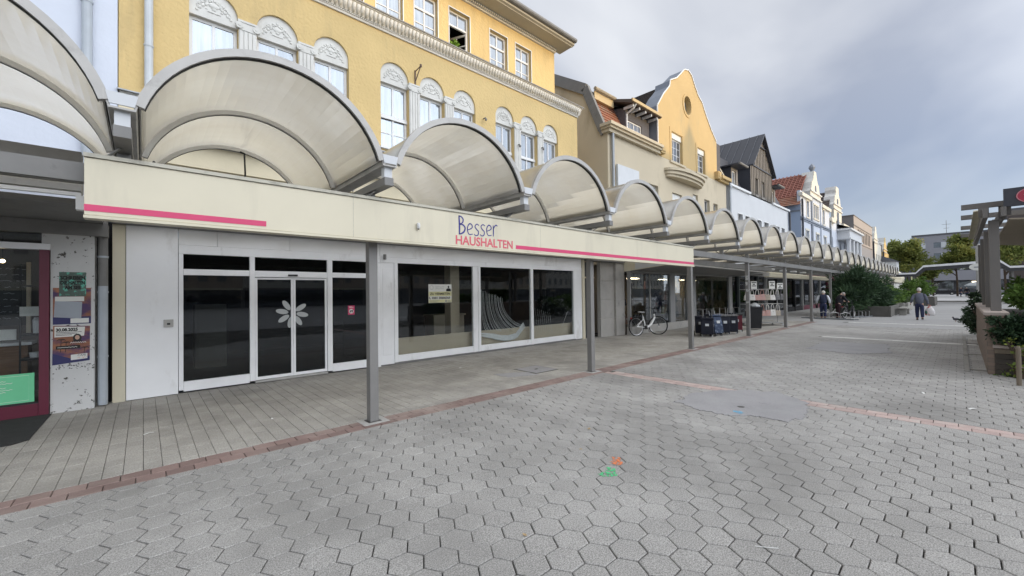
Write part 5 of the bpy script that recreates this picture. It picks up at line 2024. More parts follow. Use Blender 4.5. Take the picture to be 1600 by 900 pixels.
# gable dormer
DX0, DX1, DXA = 29.75, 34.2, 31.97
DG = [(DX0, 8.05), (DX0, 10.2), (DXA, 12.5), (DX1, 10.2), (DX1, 8.05)]
gd = MB()
for xa, xb in ((DX0, 30.6), (30.6, 31.25), (31.25, 32.03), (32.03, 32.65), (32.65, DX1)):
    z0 = lambda x: 10.2 + (12.5 - 10.2) * (1 - abs(x - DXA) / (DXA - DX0))
    pts_t = [(xb, z0(xb)), (xa, z0(xa))]
    if xa < DXA < xb:
        pts_t = [(xb, z0(xb)), (DXA, 12.5), (xa, z0(xa))]
    if (xa, xb) in ((30.6, 31.25), (32.03, 32.65)):
        gd.quad((xa, F - .05, 8.05), (xb, F - .05, 8.05), (xb, F - .05, 8.2), (xa, F - .05, 8.2))
        gd.quad((xa, F - .05, 9.3), (xb, F - .05, 9.3), *[(x, F - .05, z) for x, z in pts_t])
        for p in ((xa, xa), (xb, xb)):
            gd.quad((p[0], F - .05, 8.2), (p[0], F - .05, 9.3), (p[0], F + .2, 9.3), (p[0], F + .2, 8.2))
        gd.quad((xa, F - .05, 9.3), (xb, F - .05, 9.3), (xb, F + .2, 9.3), (xa, F + .2, 9.3))
    else:
        gd.quad((xa, F - .05, 8.05), (xb, F - .05, 8.05), *[(x, F - .05, z) for x, z in pts_t])
gdo = gd.build('dormer_front', M_taupe, wd)
se = MB()
x = DX0 + .2
while x < DX1:
    zt = 10.2 + 2.3 * (1 - abs(x - DXA) / (DXA - DX0))
    if 30.6 < x < 31.25 or 32.03 < x < 32.65:
        se.box(x - .018, x + .018, F - .09, F - .05, 9.3, zt)
    else:
        se.box(x - .018, x + .018, F - .09, F - .05, 8.05, zt)
    x += .32
se.build('standing_seam', M_taupe, gdo)
MB().box(DX0, DX1, F - .12, F - .05, 10.02, 10.10).bar((DXA - .75, F - .12, 11.6), (DXA + .75, F - .12, 11.6), .08, .06).build('dark_trim', M_anth, gdo)
for a, b in ((30.6, 31.25), (32.03, 32.65)):
    window(wd, a + .004, b - .004, 8.204, 9.296, F + .1, M_frame, M_glassu, .06)
MB().quad((DX0, F - .05, 8.05), (DX0, F - .05, 10.2), (DX0, 11.2, 10.2), (DX0, 9.6, 8.05)).build('dormer_cheek', M_anth, gdo)
MB().quad((DX1, F - .05, 8.05), (DX1, F - .05, 10.2), (DX1, 11.2, 10.2), (DX1, 9.6, 8.05)).build('dormer_cheek', M_anth, gdo)
rf = MB()
for sx in (-1, 1):
    xe = DXA + sx * 2.45
    ze = 9.97
    rf.add([(DXA, F - .32, 12.55), (xe, F - .32, ze), (xe, 13, ze), (DXA, 13, 12.55), (DXA, F - .32, 12.45), (xe, F - .32, ze - .1), (xe, 13, ze - .1), (DXA, 13, 12.45)],
           [(0, 1, 2, 3), (4, 5, 6, 7), (0, 1, 5, 4), (1, 2, 6, 5)])
rfo = rf.build('dormer_roof', M_anth, wd)
sm_ = MB()
for k in range(7):
    y = F + .1 + k * .55
    sm_.bar((DXA, y, 12.57), (DXA - 2.45, y, 9.99), .03, .05)
sm_.build('standing_seam', pmat('seam_edge', (.13, .135, .15), .5), rfo)
for xc in (27.7, 35.6):
    d_ = MB()
    wall(d_, xc - .5, xc + .6, 8.14, 9.45, 9.45, .15, [(xc - .35, xc + .3, 8.25, 9.25, False)])
    d_ = d_.build('small_dormer', M_taupe, wd)
    MB().box(xc - .7, xc + .8, 8.95, 10.3, 9.46, 9.54).build('dormer_roof', M_anth, d_)
    window(wd, xc - .346, xc + .296, 8.254, 9.246, 9.52, M_frame, M_glassu, .06)
    MB().tube([(xc + .75, 8.9, 9.5), (xc - .72, 8.9, 9.5)], .07, 8).build('dormer_gutter', M_alud, d_)
    MB().prismX([(9.45, 8.14), (9.45, 9.45), (10.2, 9.45)], xc - .52, xc - .5).build('dormer_cheek', M_anth, d_)
MB().tube([(WX0 - .25, F - .12, 8.05), (WX0 - .25, F - .16, 7.8), (WX0 - .3, F - .14, 7.6), (WX0 - .3, F - .14, 3)], .075, 10).build('downpipe', M_zinc, wd)
MB().tube([(WX1 - .1, F - .12, 7.9), (WX1 - .05, F - .12, 7.5), (WX1 - .05, F - .12, 3)], .075, 10).build('downpipe', M_anth, wd)

# ------------------------------------------------------------------ pale blue house with scrolled gable
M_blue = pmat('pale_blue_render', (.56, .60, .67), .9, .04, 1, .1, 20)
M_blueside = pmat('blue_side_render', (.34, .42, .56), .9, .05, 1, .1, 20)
M_stuc = pmat('pale_stucco', (.66, .63, .55), .88, .05, 1.5, .1, 30)


def scroll_gable(parent, x0, x1, zb, zt, y, mat, flat=0., side=.7):
    """stepped / scrolled gable: concave shoulders rising to a cap"""
    c = (x0 + x1) / 2
    hw = (x1 - x0) / 2
    L_ = []
    h = zt - zb
    for u, v in ((1, 0), (1, .18), (.92, .22), (.80, .30), (.72, .42), (.66, .56), (.50, .60), (.36, .72), (.27 + flat, .86), (.20 + flat, 1.0)):
        L_.append((c - hw * u, zb + h * v))
    poly = L_ + [(2 * c - x, z) for x, z in reversed(L_)]
    gq = MB().prismY(poly, y, y + .08)
    go = gq.build('gable', mat, parent)
    pq = MB()
    for (xa, za), (xb, zb_) in zip(L_[:-1], L_[1:]):
        pq.quad((xa, y + .08, za), (xb, y + .08, zb_), (xb, y + side, zb_), (xa, y + side, za))
    pq.quad((L_[-1][0], y + .08, zt), (2 * c - L_[-1][0], y + .08, zt), (2 * c - L_[-1][0], y + side, zt), (L_[-1][0], y + side, zt))
    pq.build('parapet', M_ornw, go)
    bq = MB()
    for v in (0.0, .2):
        bq.box(x0 - .1, x1 + .1, y - .1, y, zb + h * v - .06, zb + h * v + .06)
    bq.build('band', M_ornw, go)
    return go


blh = thing('blue_house', 'pale blue house with a scrolled stucco gable and red tiled roof', 'house', (48, F, 0))
GX0, GX1 = 42.5, 54.2
g1 = [(44.1, 45.2), (48.0, 49.2), (51.4, 52.4)]
up1 = [(44.5, 45.4), (51.0, 51.8)]
ops = [(a, b, 5.4, 7.03, False) for a, b in g1] + [(a, b, 8.3, 9.75, False) for a, b in up1] + [(47.25, 47.75, 8.5, 9.75, False), (47.95, 48.45, 8.5, 9.75, False), (48.65, 49.15, 8.5, 9.75, False)]
wall(MB(), GX0, GX1, 2.8, 10.4, F, .25, ops).build('wall', M_blue, blh)
for a, b, z0, z1, _ in ops:
    w = window(blh, a + .004, b - .004, z0 + .004, z1 - .004, F + .15, M_frame, M_glassu, .06, ((a + b) / 2,) if b - a > .7 else (), (z0 + (z1 - z0) * .62,))
    MB().box(a - .14, b + .14, F - .06, F + .01, z1 + .02, z1 + .18).box(a - .14, b + .14, F - .08, F + .01, z0 - .14, z0 - .02).box(a - .12, a - .01, F - .03, F + .01, z0, z1).box(b + .01, b + .12, F - .03, F + .01, z0, z1).build('surround', M_stuc, w)
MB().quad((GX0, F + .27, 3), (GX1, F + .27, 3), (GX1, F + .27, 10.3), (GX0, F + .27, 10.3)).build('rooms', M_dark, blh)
MB().box(GX0 - .05, GX1, F - .10, F, 7.95, 8.10).box(GX0 - .05, GX1, F - .06, F, 7.8, 7.9).build('string_course', M_leadg, blh)
for xq in (46.3, 50.0):
    MB().box(xq - .22, xq + .22, F - .12, F - .003, 2.9, 7.79).box(xq - .2, xq + .2, F - .10, F - .003, 8.11, 10.35).build('pilaster', M_leadg if xq < 47 else M_blue, blh)
MB().box(GX0 - .15, 45.85, F - .2, F + .1, 9.9, 10.2).build('eave_cornice', M_stuc, blh)
MB().box(50.2, GX1, F - .2, F + .1, 9.9, 10.2).build('eave_cornice', M_stuc, blh)
go = scroll_gable(blh, 45.9, 50.1, 10.42, 13.05, F - .05, M_stuc, 0, 1.0)
MB().lathe([(.12, 0), (.2, .12), (.12, .2), (.22, .35), (.28, .5), (.2, .68), (.05, .85), (.01, .9)], 10, (48.0, F + .2, 13.0)).build('finial', M_leadg, go)
MB().prismY([(48 + .28 * math.cos(2 * math.pi * k / 16), 11.3 + .42 * math.sin(2 * math.pi * k / 16)) for k in range(16)], F - .07, F - .052).build('oval_window', M_glassd, go)
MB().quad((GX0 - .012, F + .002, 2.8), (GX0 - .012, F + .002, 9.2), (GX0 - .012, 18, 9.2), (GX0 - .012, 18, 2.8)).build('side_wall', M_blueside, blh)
MB().box(GX0 - .05, GX0 - .014, F + .03, 18, 8.55, 8.7).build('side_band', M_leadg, blh)
rb = courses(MB(), (41.9, 18, 9.05), (41.9, F - .1, 9.05), (43.6, F + .1, 10.1), (43.6, 18, 10.1), 5, .05)
rb.build('eave_tiles', M_tile_r, blh)
rb = courses(MB(), (43.6, 18, 10.1), (43.6, F + .2, 10.1), (47.9, F + .6, 13.0), (47.9, 18, 13.0), 12, .06)
rolls(rb, (43.6, 17, 10.15), (43.6, F + .4, 10.15), (47.9, F + .6, 13.05), (47.9, 17, 13.05), 22, .05)
rb.build('roof_tiles', M_tile_rb, blh)
MB().quad((47.9, F + .6, 13.0), (52.8, F + .6, 10.2), (52.8, 18, 10.2), (47.9, 18, 13.0)).build('roof_far_side', M_tile_rb, blh)
MB().tube([(42.4, F - .15, 9.6), (42.6, F - .12, 9.2), (42.6, F - .12, 3)], .08, 8).build('downpipe', M_anth, blh)

# ------------------------------------------------------------------ second gabled house
sgh = thing('gabled_house', 'cream and white house with a flat topped gable and dark roof', 'house', (57, F, 0))
ops = [(57.9, 58.8, 8.2, 10.0, False), (54.9, 55.8, 5.4, 7.0, True), (62.5, 63.4, 5.4, 6.6, False)]
wall(MB(), 54.25, 68.5, 2.8, 9.4, F, .25, [o_ for o_ in ops if o_[3] < 9]).build('wall', M_blue, sgh)
MB().box(56.3, 60.6, F - .06, F + .2, 9.403, 10.6).build('gable_base', M_stuc, sgh)
for a, b, z0, z1, ar in ops[1:]:
    window(sgh, a + .004, b - .004, z0 + .004, z1 - .004, F + .15, M_frame, M_glassu, .06, ((a + b) / 2,))
go = scroll_gable(sgh, 56.3, 60.6, 10.62, 13.3, F - .06, M_stuc, .12, 1.0)
MB().box(57.9, 58.8, F - .10, F - .062, 8.9, 10.4).build('gable_window', M_glassd, go)
MB().box(58.1, 58.6, F - .10, F - .062, 11.2, 11.9).build('gable_window', M_glassd, go)
MB().box(54.2, 56.25, F - .25, F + .1, 8.9, 9.38).build('eave_cornice', M_stuc, sgh)
MB().box(60.7, 68.5, F - .25, F + .1, 8.9, 9.38).build('eave_cornice', M_stuc, sgh)
rb = courses(MB(), (54.0, 18, 9.4), (54.0, F + .1, 9.4), (58.4, F + .5, 12.9), (58.4, 18, 12.9), 12, .06)
rb.build('roof_tiles', M_tile_d, sgh)
MB().box(60.6, 68.5, 9.4, 16, 9.4, 9.6).build('flat_roof', M_alud, sgh)
MB().box(54.2, 54.4, F - .15, F - .03, 3, 9).build('downpipe', M_zinc, sgh)
bb = MB()
bb.box(58.2, 66.5, F - 1.1, F - .01, 7.45, 8.3).box(57.9, 66.8, F - 1.3, F - .01, 8.3, 8.5).box(58.0, 66.7, F - 1.2, F - .01, 7.3, 7.45)
for xq in (58.4, 60.8, 63.2, 65.6):
    bb.tube([(xq + .2, F - .95, 3), (xq + .2, F - .95, 7.3)], .2, 10)
bb.box(58.3, 66.4, F - .9, F - .02, 2.9, 5.2)
bb.build('columned_bay', M_whb, sgh)
for xq in (59.2, 61.6, 64.0):
    MB().prismY([(xq, 5.2), (xq + 1.2, 5.2), (xq + 1.2, 6.5)] + [(xq + .6 + .6 * math.cos(math.pi * k / 10), 6.5 + .6 * math.sin(math.pi * k / 10)) for k in range(1, 10)] + [(xq, 6.5)], F - .5, F - .45).build('bay_arch', M_glassd, sgh)
MB().add([(57.9, F - 1.3, 8.5), (66.8, F - 1.3, 8.5), (66.8, F, 9.1), (57.9, F, 9.1)], [(0, 1, 2, 3)]).build('bay_roof', M_anth, sgh)

# ------------------------------------------------------------------ grey brown block and the farthest houses
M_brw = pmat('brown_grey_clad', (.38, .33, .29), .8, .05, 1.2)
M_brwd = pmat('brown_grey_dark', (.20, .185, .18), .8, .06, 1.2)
gbk = thing('brown_block', 'flat roofed grey brown office block with a row of narrow windows', 'building', (77, F, 0))
nw = [(72.2 + 2.95 * k + d_, 72.2 + 2.95 * k + d_ + .9) for k in range(4) for d_ in (0, 1.45)]
nw += [(72.0 + 1.5 * k, 72.0 + 1.5 * k + .8) for k in range(0)]
lowb = [(71.5 + 1.7 * k, 72.7 + 1.7 * k) for k in range(8)]
wall(MB(), 69.2, 85.8, 2.8, 11.4, F, .3, [(a, b, 8.2, 9.9, False) for a, b in nw] + [(a, b, 5.2, 5.95, False) for a, b in lowb]).build('wall', M_brw, gbk)
MB().box(69.2, 85.8, F - .06, F - .002, 10.1, 10.2).box(69.2, 85.8, F - .06, F - .002, 7.85, 7.95).build('joint_band', M_brwd, gbk)
for a, b in nw:
    window(gbk, a + .004, b - .004, 8.204, 9.896, F + .2, M_brwd, M_glassd, .07)
for a, b in lowb:
    window(gbk, a + .004, b - .004, 5.204, 5.946, F + .2, M_brwd, M_glassd, .07)
MB().quad((69.18, F, 2.8), (69.18, F, 11.4), (69.18, 20, 11.4), (69.18, 20, 2.8)).build('side_wall', M_brwd, gbk)  # shade of the unlit side put in by the darker colour
MB().box(69.1, 85.9, F - .05, 20, 11.403, 11.5).build('roof_edge', M_brwd, gbk)
for (x0_, x1_, z_, zt_, mat_, nm, lab) in ((86.5, 96.5, 9.3, 11.4, M_stuc, 'cream_house', 'cream gabled house beyond the grey brown block'),
                                         (99, 108.2, 8.4, 10.6, M_yellow, 'golden_house', 'golden yellow house at the far end of the row')):
    h_ = thing(nm, lab, 'house', ((x0_ + x1_) / 2, F, 0))
    ops = [(x0_ + 1 + 2.2 * k, x0_ + 2.1 + 2.2 * k, 6.0, 7.5, False) for k in range(4)]
    wall(MB(), x0_, x1_, 2.8, z_, F, .2, ops).build('wall', mat_, h_)
    for a, b, z0, z1, _ in ops:
        window(h_, a + .004, b - .004, z0 + .004, z1 - .004, F + .15, M_frame, M_glassd, .08, ((a + b) / 2,))
    MB().quad((x0_ - .02, F, 2.8), (x0_ - .02, F, z_), (x0_ - .02, 18, z_), (x0_ - .02, 18, 2.8)).build('side_wall', M_whb if nm == 'cream_house' else mat_, h_)
    c = x0_ + 3.4
    scroll_gable(h_, c - 2.2, c + 2.2, z_ + .02, zt_ + .6, F - .03, mat_, .05, 1.0)
    courses(MB(), (x0_ - .3, 18, z_), (x0_ - .3, F + .1, z_), (c, F + .5, zt_ + .2), (c, 18, zt_ + .2), 8, .05).build('roof_tiles', M_tile_d, h_)
    MB().quad((c, F + .5, zt_ + .2), (x1_, F + .5, z_), (x1_, 18, z_), (c, 18, zt_ + .2)).build('roof_far_side', M_tile_d, h_)
    MB().tube([(x0_ - .1, F - .1, z_), (x0_ - .1, F - .1, 3)], .1, 8).build('downpipe', M_anth, h_)
M_whlow = pmat('low_white_block', (.6, .62, .64), .8)
bw_ = thing('bay_extension', 'white bay with a small dark roof before the golden house', 'building', (97, F, 0))
MB().box(95.5, 99.5, F - 2.0, F - .05, 3, 6.4).build('wall', M_whlow, bw_)
MB().add([(95.2, F - 2.3, 6.4), (99.8, F - 2.3, 6.4), (99.8, F - .05, 6.4), (95.2, F - .05, 6.4), (96.4, F - .05, 7.5), (98.4, F - .05, 7.5)], [(0, 1, 5, 4), (0, 4, 3), (1, 2, 5)]).build('roof', M_anth, bw_)

# ------------------------------------------------------------------ houses across the street (seen in the window reflections, they shade the street)
M_opp = pmat('opposite_render', (.60, .57, .50), .9, .08, .6)
M_oppb = pmat('opposite_brick', (.50, .42, .34), .9, .1, .8)
oy = -60.0
for i, (x0_, x1_, z_, ga) in enumerate(((-40, -20, 13.3, 0), (-20, -2, 13.4, 0), (-2, 12, 13.5, 0), (12, 25, 13.5, 0), (25, 32, 13.6, 0), (32, 39.5, 13.7, 1), (39.5, 54, 13.75, 0), (54, 68, 13.7, 0), (68, 84, 13.7, 0), (84, 100, 13.2, 0), (100, 122, 12.3, 0), (122, 150, 12.0, 0))):
    o_ = thing('opposite_house', 'house across the street, seen only mirrored in the shop windows', 'house', ((x0_ + x1_) / 2, oy, 0), 0, 'houses across the street')
    ops = []
    xk = x0_ + 1
    while xk + 1.2 < x1_ - .5:
        for zk in (4.2, 7.4):
            ops.append((xk, xk + 1.2, zk, zk + 1.7, False))
        xk += 2.4
    m = MB()
    wall(m, x0_, x1_, 3.2, z_, 0, .2, ops)
    m.v = [(x, oy - y, z) for x, y, z in m.v]
    m.build('wall', M_opp if i % 2 else M_oppb, o_)
    MB().box(x0_, x1_, oy - 9, oy - .25, 0, z_ - .01).build('body', pmat('opposite_rooms', (.30, .30, .29), .6), o_)
    MB().box(x0_ + .3, x1_ - .3, oy - .24, oy + .02, 0, 2.9).build('shop_glass', M_glassd, o_)
    MB().box(x0_, x1_, oy - .2, oy + .3, 2.9, 3.19).build('shop_fascia', M_cream if i % 3 else M_brwd, o_)
    if ga:
        c = 35.6
        MB().prismY([(c - 1.9, z_), (c - 1.8, z_ + .75), (c - .75, z_ + 1.0), (c, z_ + 2.0), (c + .75, z_ + 1.0), (c + 1.8, z_ + .75), (c + 1.9, z_)], oy - .4, oy).build('gable', M_opp, o_)

# ------------------------------------------------------------------ passage and bag shop
M_marble = pmat('grey_marble', (.40, .385, .36), .45, .12, 2.2, .02, 20, spec=.5, stain=((.26, .25, .24), 2.5, .55, .75, (1, 1, 1)))
M_shopfr = pmat('shop_frame_grey', (.28, .28, .275), .4, .06, 3)
bs = thing('bag_shop', 'bag shop with marble pillar, grey window frames and lit ceiling lamps', 'shop front', (19, 8.9, 0))
for k in range(4):
    MB().box(12.55, 13.42, 8.95, 9.1, .70 * k + .004, .70 * k + .697).build('marble_slab', M_marble, bs)
    MB().box(13.425, 14.02, 8.86, 9.1, .70 * k + .004, .70 * k + .697).build('marble_slab', M_marble, bs)
MB().box(11.8, 12.55, 9.3, 9.4, .0, 2.8).build('passage_glass', M_glassd, bs)
MB().box(11.82, 12.54, 9.2, 9.29, 2.2, 2.25).build('passage_rail', M_intb, bs)
MB().box(11.78, 14.02, 8.8, 9.3, 2.81, 2.95).build('head', M_alud, bs)
YS = 8.62
MB().box(14.02, 24.6, YS - .02, YS + .16, .0, .30).build('plinth', M_marble, bs)
for xa, xb in ((14.03, 14.10), (17.3, 17.75), (19.0, 19.9), (24.15, 24.6)):
    MB().box(xa, xb, YS, YS + .14, .303, 2.42).build('frame_post', M_shopfr, bs, bevel=.005)
MB().box(14.02, 24.6, YS - .01, YS + .15, 2.424, 2.62).build('head_rail', M_shopfr, bs)
for xa, xb in ((14.10, 15.6), (15.64, 17.3), (17.75, 19.0), (19.9, 24.15)):
    MB().box(xa, xb, YS + .06, YS + .066, .303, 2.42).build('pane', M_glassc, bs)
MB().box(15.6, 15.64, YS + .03, YS + .09, .303, 2.42).build('mullion', M_alu, bs)
pf_ = [(8.85, 2.47), (6.66, 2.665), (6.66, 2.86), (8.85, 2.93)]
MB().prismX(pf_, 14.0, 24.6).build('projecting_sign_box', M_alud, bs)
MB().prismX(pf_, 13.985, 13.998).build('end_board', M_cream, bs)
MB().prismX([(8.35, 2.54), (7.0, 2.655), (7.0, 2.85), (8.35, 2.88)], 13.97, 13.984).build('blue_plate', M_endw, bs)
struct(MB().box(14.0, 24.8, 12.6, 12.8, 0, 3).box(24.6, 24.8, 8.9, 12.6, 0, 3).box(13.9, 14.0, 9.15, 12.6, 0, 3).build('bag_shop_wall', pmat('bag_shop_walls', (.42, .37, .30), .9, .1, 1)))
struct(MB().box(14.0, 24.8, 8.8, 12.6, -.01, .01).build('bag_shop_floor', M_intf))
struct(MB().box(14.0, 24.8, 8.8, 12.6, 2.62, 2.7).build('bag_shop_ceiling', M_intc))
M_lit = emit_mat('lit_panel', (1, .80, .52), 14.0)
for i, (x, y) in enumerate(((15.7, 9.5), (18.6, 9.6), (20.6, 9.5), (21.9, 9.7))):
    l = thing('shop_lamp', ['first', 'second', 'third', 'fourth'][i] + ' warm lit ceiling panel in the bag shop from the left', 'lamp', (x, y, 2.5))
    MB().box(x - .3, x + .3, y - .12, y + .12, 2.24, 2.26).build('diffuser', M_lit, l)
    MB().box(x - .32, x + .32, y - .14, y + .14, 2.262, 2.31).build('housing', M_frame, l)
# goods in the bag shop windows: dark bags hanging in rows
rgb = random.Random(4)
BAGC = [pmat('bag_black', (.02, .02, .022), .5), pmat('bag_brown', (.09, .05, .03), .5), pmat('bag_grey', (.12, .12, .125), .6), pmat('bag_plum', (.10, .03, .04), .5), pmat('bag_beige', (.35, .30, .24), .6), pmat('bag_white', (.62, .60, .57), .5), pmat('bag_pink', (.45, .27, .24), .6), pmat('bag_olive', (.14, .17, .03), .6)]


def bag(x, y, z, w, h, d, mat, label, group, handle=.22, rot=0., strap_mat=None, name='handbag'):
    t = thing(name, label, 'bag', (x, y, z), rot, group, local=True)
    m = MB()
    pts = []
    for (u, v) in ((-.5, 0), (.5, 0), (.46, .75), (.38, 1.0), (-.38, 1.0), (-.46, .75)):
        pts.append((u * w, v * h))
    n_ = len(pts)
    vs = [(a, -d / 2 * (1 if b < h * .5 else .55), b) for a, b in pts] + [(a, d / 2 * (1 if b < h * .5 else .55), b) for a, b in pts]
    m.add(vs, [tuple(range(n_)), tuple(range(2 * n_ - 1, n_ - 1, -1))] + [(i, i + n_, (i + 1) % n_ + n_, (i + 1) % n_) for i in range(n_)])
    m.build('body', mat, t, bevel=.02)
    hp = [(-.3 * w, 0, h * .97), (-.2 * w, 0, h + handle * .7), (0, 0, h + handle), (.2 * w, 0, h + handle * .7), (.3 * w, 0, h * .97)]
    MB().tube(hp, .016, 6).build('strap', strap_mat or mat, t)
    MB().box(-.08 * w, .08 * w, -d / 2 - .004, -d / 2 + .01, h * .62, h * .72).build('clasp', M_alu, t)
    return t


k = 0
for x in np.arange(14.4, 23.9, .62):
    for zrow in (.42, 1.15, 1.75):
        if 17.2 < x < 17.8 or 18.9 < x < 19.95 or rgb.random() < .22:
            continue
        c_ = rgb.choice(BAGC[:4] + BAGC[:3] + BAGC[7:8])
        bag(x + rgb.uniform(-.1, .1), 8.95 + rgb.uniform(0, .35), zrow + rgb.uniform(-.06, .06), rgb.uniform(.3, .45), rgb.uniform(.26, .36), .14, c_, f'{c_.name[4:]} bag on the {dict(zip((.42, 1.15, 1.75), ("bottom", "middle", "top")))[zrow]} row of the bag shop window, {ORD[int((x - 14.4) / .62 + .5)]} column from the left', 'bags on display in the bag shop window', .15)
        k += 1
tag(MB().box(16.7, 17.15, 8.72, 8.74, .70, 1.05).build('window_card', BAGC[7]), 'olive green card in the left bag shop window', 'card')
tag(MB().box(20.4, 24.0, 9.9, 10.0, .01, 2.4).build('display_wall', pmat('display_wall_ochre', (.45, .37, .24), .8, .15, 1)), 'ochre display wall behind the wide bag shop window', 'partition')

# following shops under the arcade
SH = [(24.7, 31.5, pmat('green_dark_frame', (.05, .06, .06), .5), 'dark shop front with greenish glass behind the handbag rack'),
      (31.6, 41.0, M_dark, 'dark recessed shop entrance behind the vest man'),
      (41.1, 54.0, M_wine, 'red fronted shop far along the arcade'),
      (54.2, 68.0, M_shopfr, 'grey shop front under the far canopies'),
      (68.2, 86.0, M_shopfr, 'farthest shop front of the arcade')]
for i, (x0_, x1_, fm, lab) in enumerate(SH):
    s_ = thing('arcade_shop', lab, 'shop front', ((x0_ + x1_) / 2, 8.9, 0))
    n_ = 4
    wdt = (x1_ - x0_) / n_
    for q in range(n_ + 1):
        xq = x0_ + wdt * q
        MB().box(xq - .09, xq + .09, 8.85, 9.1, .0, 2.6).build('frame_post', fm if q % 2 else M_shopfr, s_)
    for q in range(n_):
        MB().box(x0_ + wdt * q + .09, x0_ + wdt * (q + 1) - .09, 8.95, 8.96, .35, 2.6).build('pane', M_glassc if q % 2 else M_glass, s_)
        MB().box(x0_ + wdt * q + .09, x0_ + wdt * (q + 1) - .09, 8.9, 9.05, .0, .347).build('stall_riser', fm, s_)
    MB().box(x0_, x1_, 8.8, 9.1, 2.603, 3.1).build('fascia', M_shopfr if i != 2 else M_wine, s_)
    MB().box(x0_, x1_, 10.6, 10.7, 0, 3).box(x0_, x1_, 9.1, 10.6, 2.7, 2.8).build('room', M_int, s_)
aw = [(23.6, 31.6, 6.6, 'long cream awning cassette over the handbag rack'), (31.9, 38.5, 6.7, 'second cream awning cassette farther along the arcade')]
for xa, xb, y, lab in aw:
    a_ = thing('awning_box', lab, 'awning', ((xa + xb) / 2, y, 2.4))
    MB().prismX([(y - .1, 2.36), (y + .12, 2.34), (y + .2, 2.42), (y + .2, 2.58), (y, 2.62), (y - .12, 2.55)], xa, xb).build('cassette', M_cream, a_)
    MB().box(xa + .3, xa + .4, y + .2, 8.9, 2.45, 2.52).box(xb - .4, xb - .3, y + .2, 8.9, 2.45, 2.52).build('bracket', M_shopfr, a_)
    MB().box(xa - .01, xa - .002, y - .1, y + .19, 2.38, 2.58).build('end_plate', M_frame, a_)
ra = MB().tube([(14.0, 6.62, 2.63), (23.5, 6.62, 2.58)], .03, 8).build('awning_rail', M_alu)
tag(ra, 'pale horizontal awning rail under the canopies', 'rail')
M_lamp = pmat('lamp_white_glass', (.75, .76, .78), .3)  # white ovals added for gaps of light between the canopies, no lamps
for i in range(10):
    x = 12.6 + 2.372 * i
    l = thing('arcade_lamp', 'white oval standing for a gap of light under the ' + ORD[min(i + 6, 20)] + ' curved canopy of the arcade', 'lamp', (x, 7.3, 2.9), 0, 'white ovals standing for gaps of light under the arcade')
    MB().lathe([(.03, .06), (.16, .05), (.20, 0), (.16, -.05), (.02, -.065)], 14, (x, 7.3, 2.86)).build('globe', M_lamp, l, smooth=True)
    MB().tube([(x, 7.3, 2.91), (x, 7.3, 3.0)], .02, 6).build('stem', M_alud, l)

# ------------------------------------------------------------------ bicycles
M_tyre = pmat('tyre', (.018, .018, .018), .8)
M_bikew = pmat('bike_white', (.74, .745, .74), .3, .03, 3, spec=.5)
M_bikeb = pmat('bike_black', (.02, .02, .022), .4)
M_chrome = pmat('bike_metal', (.5, .5, .5), .3, .05, 3, metal=.9)


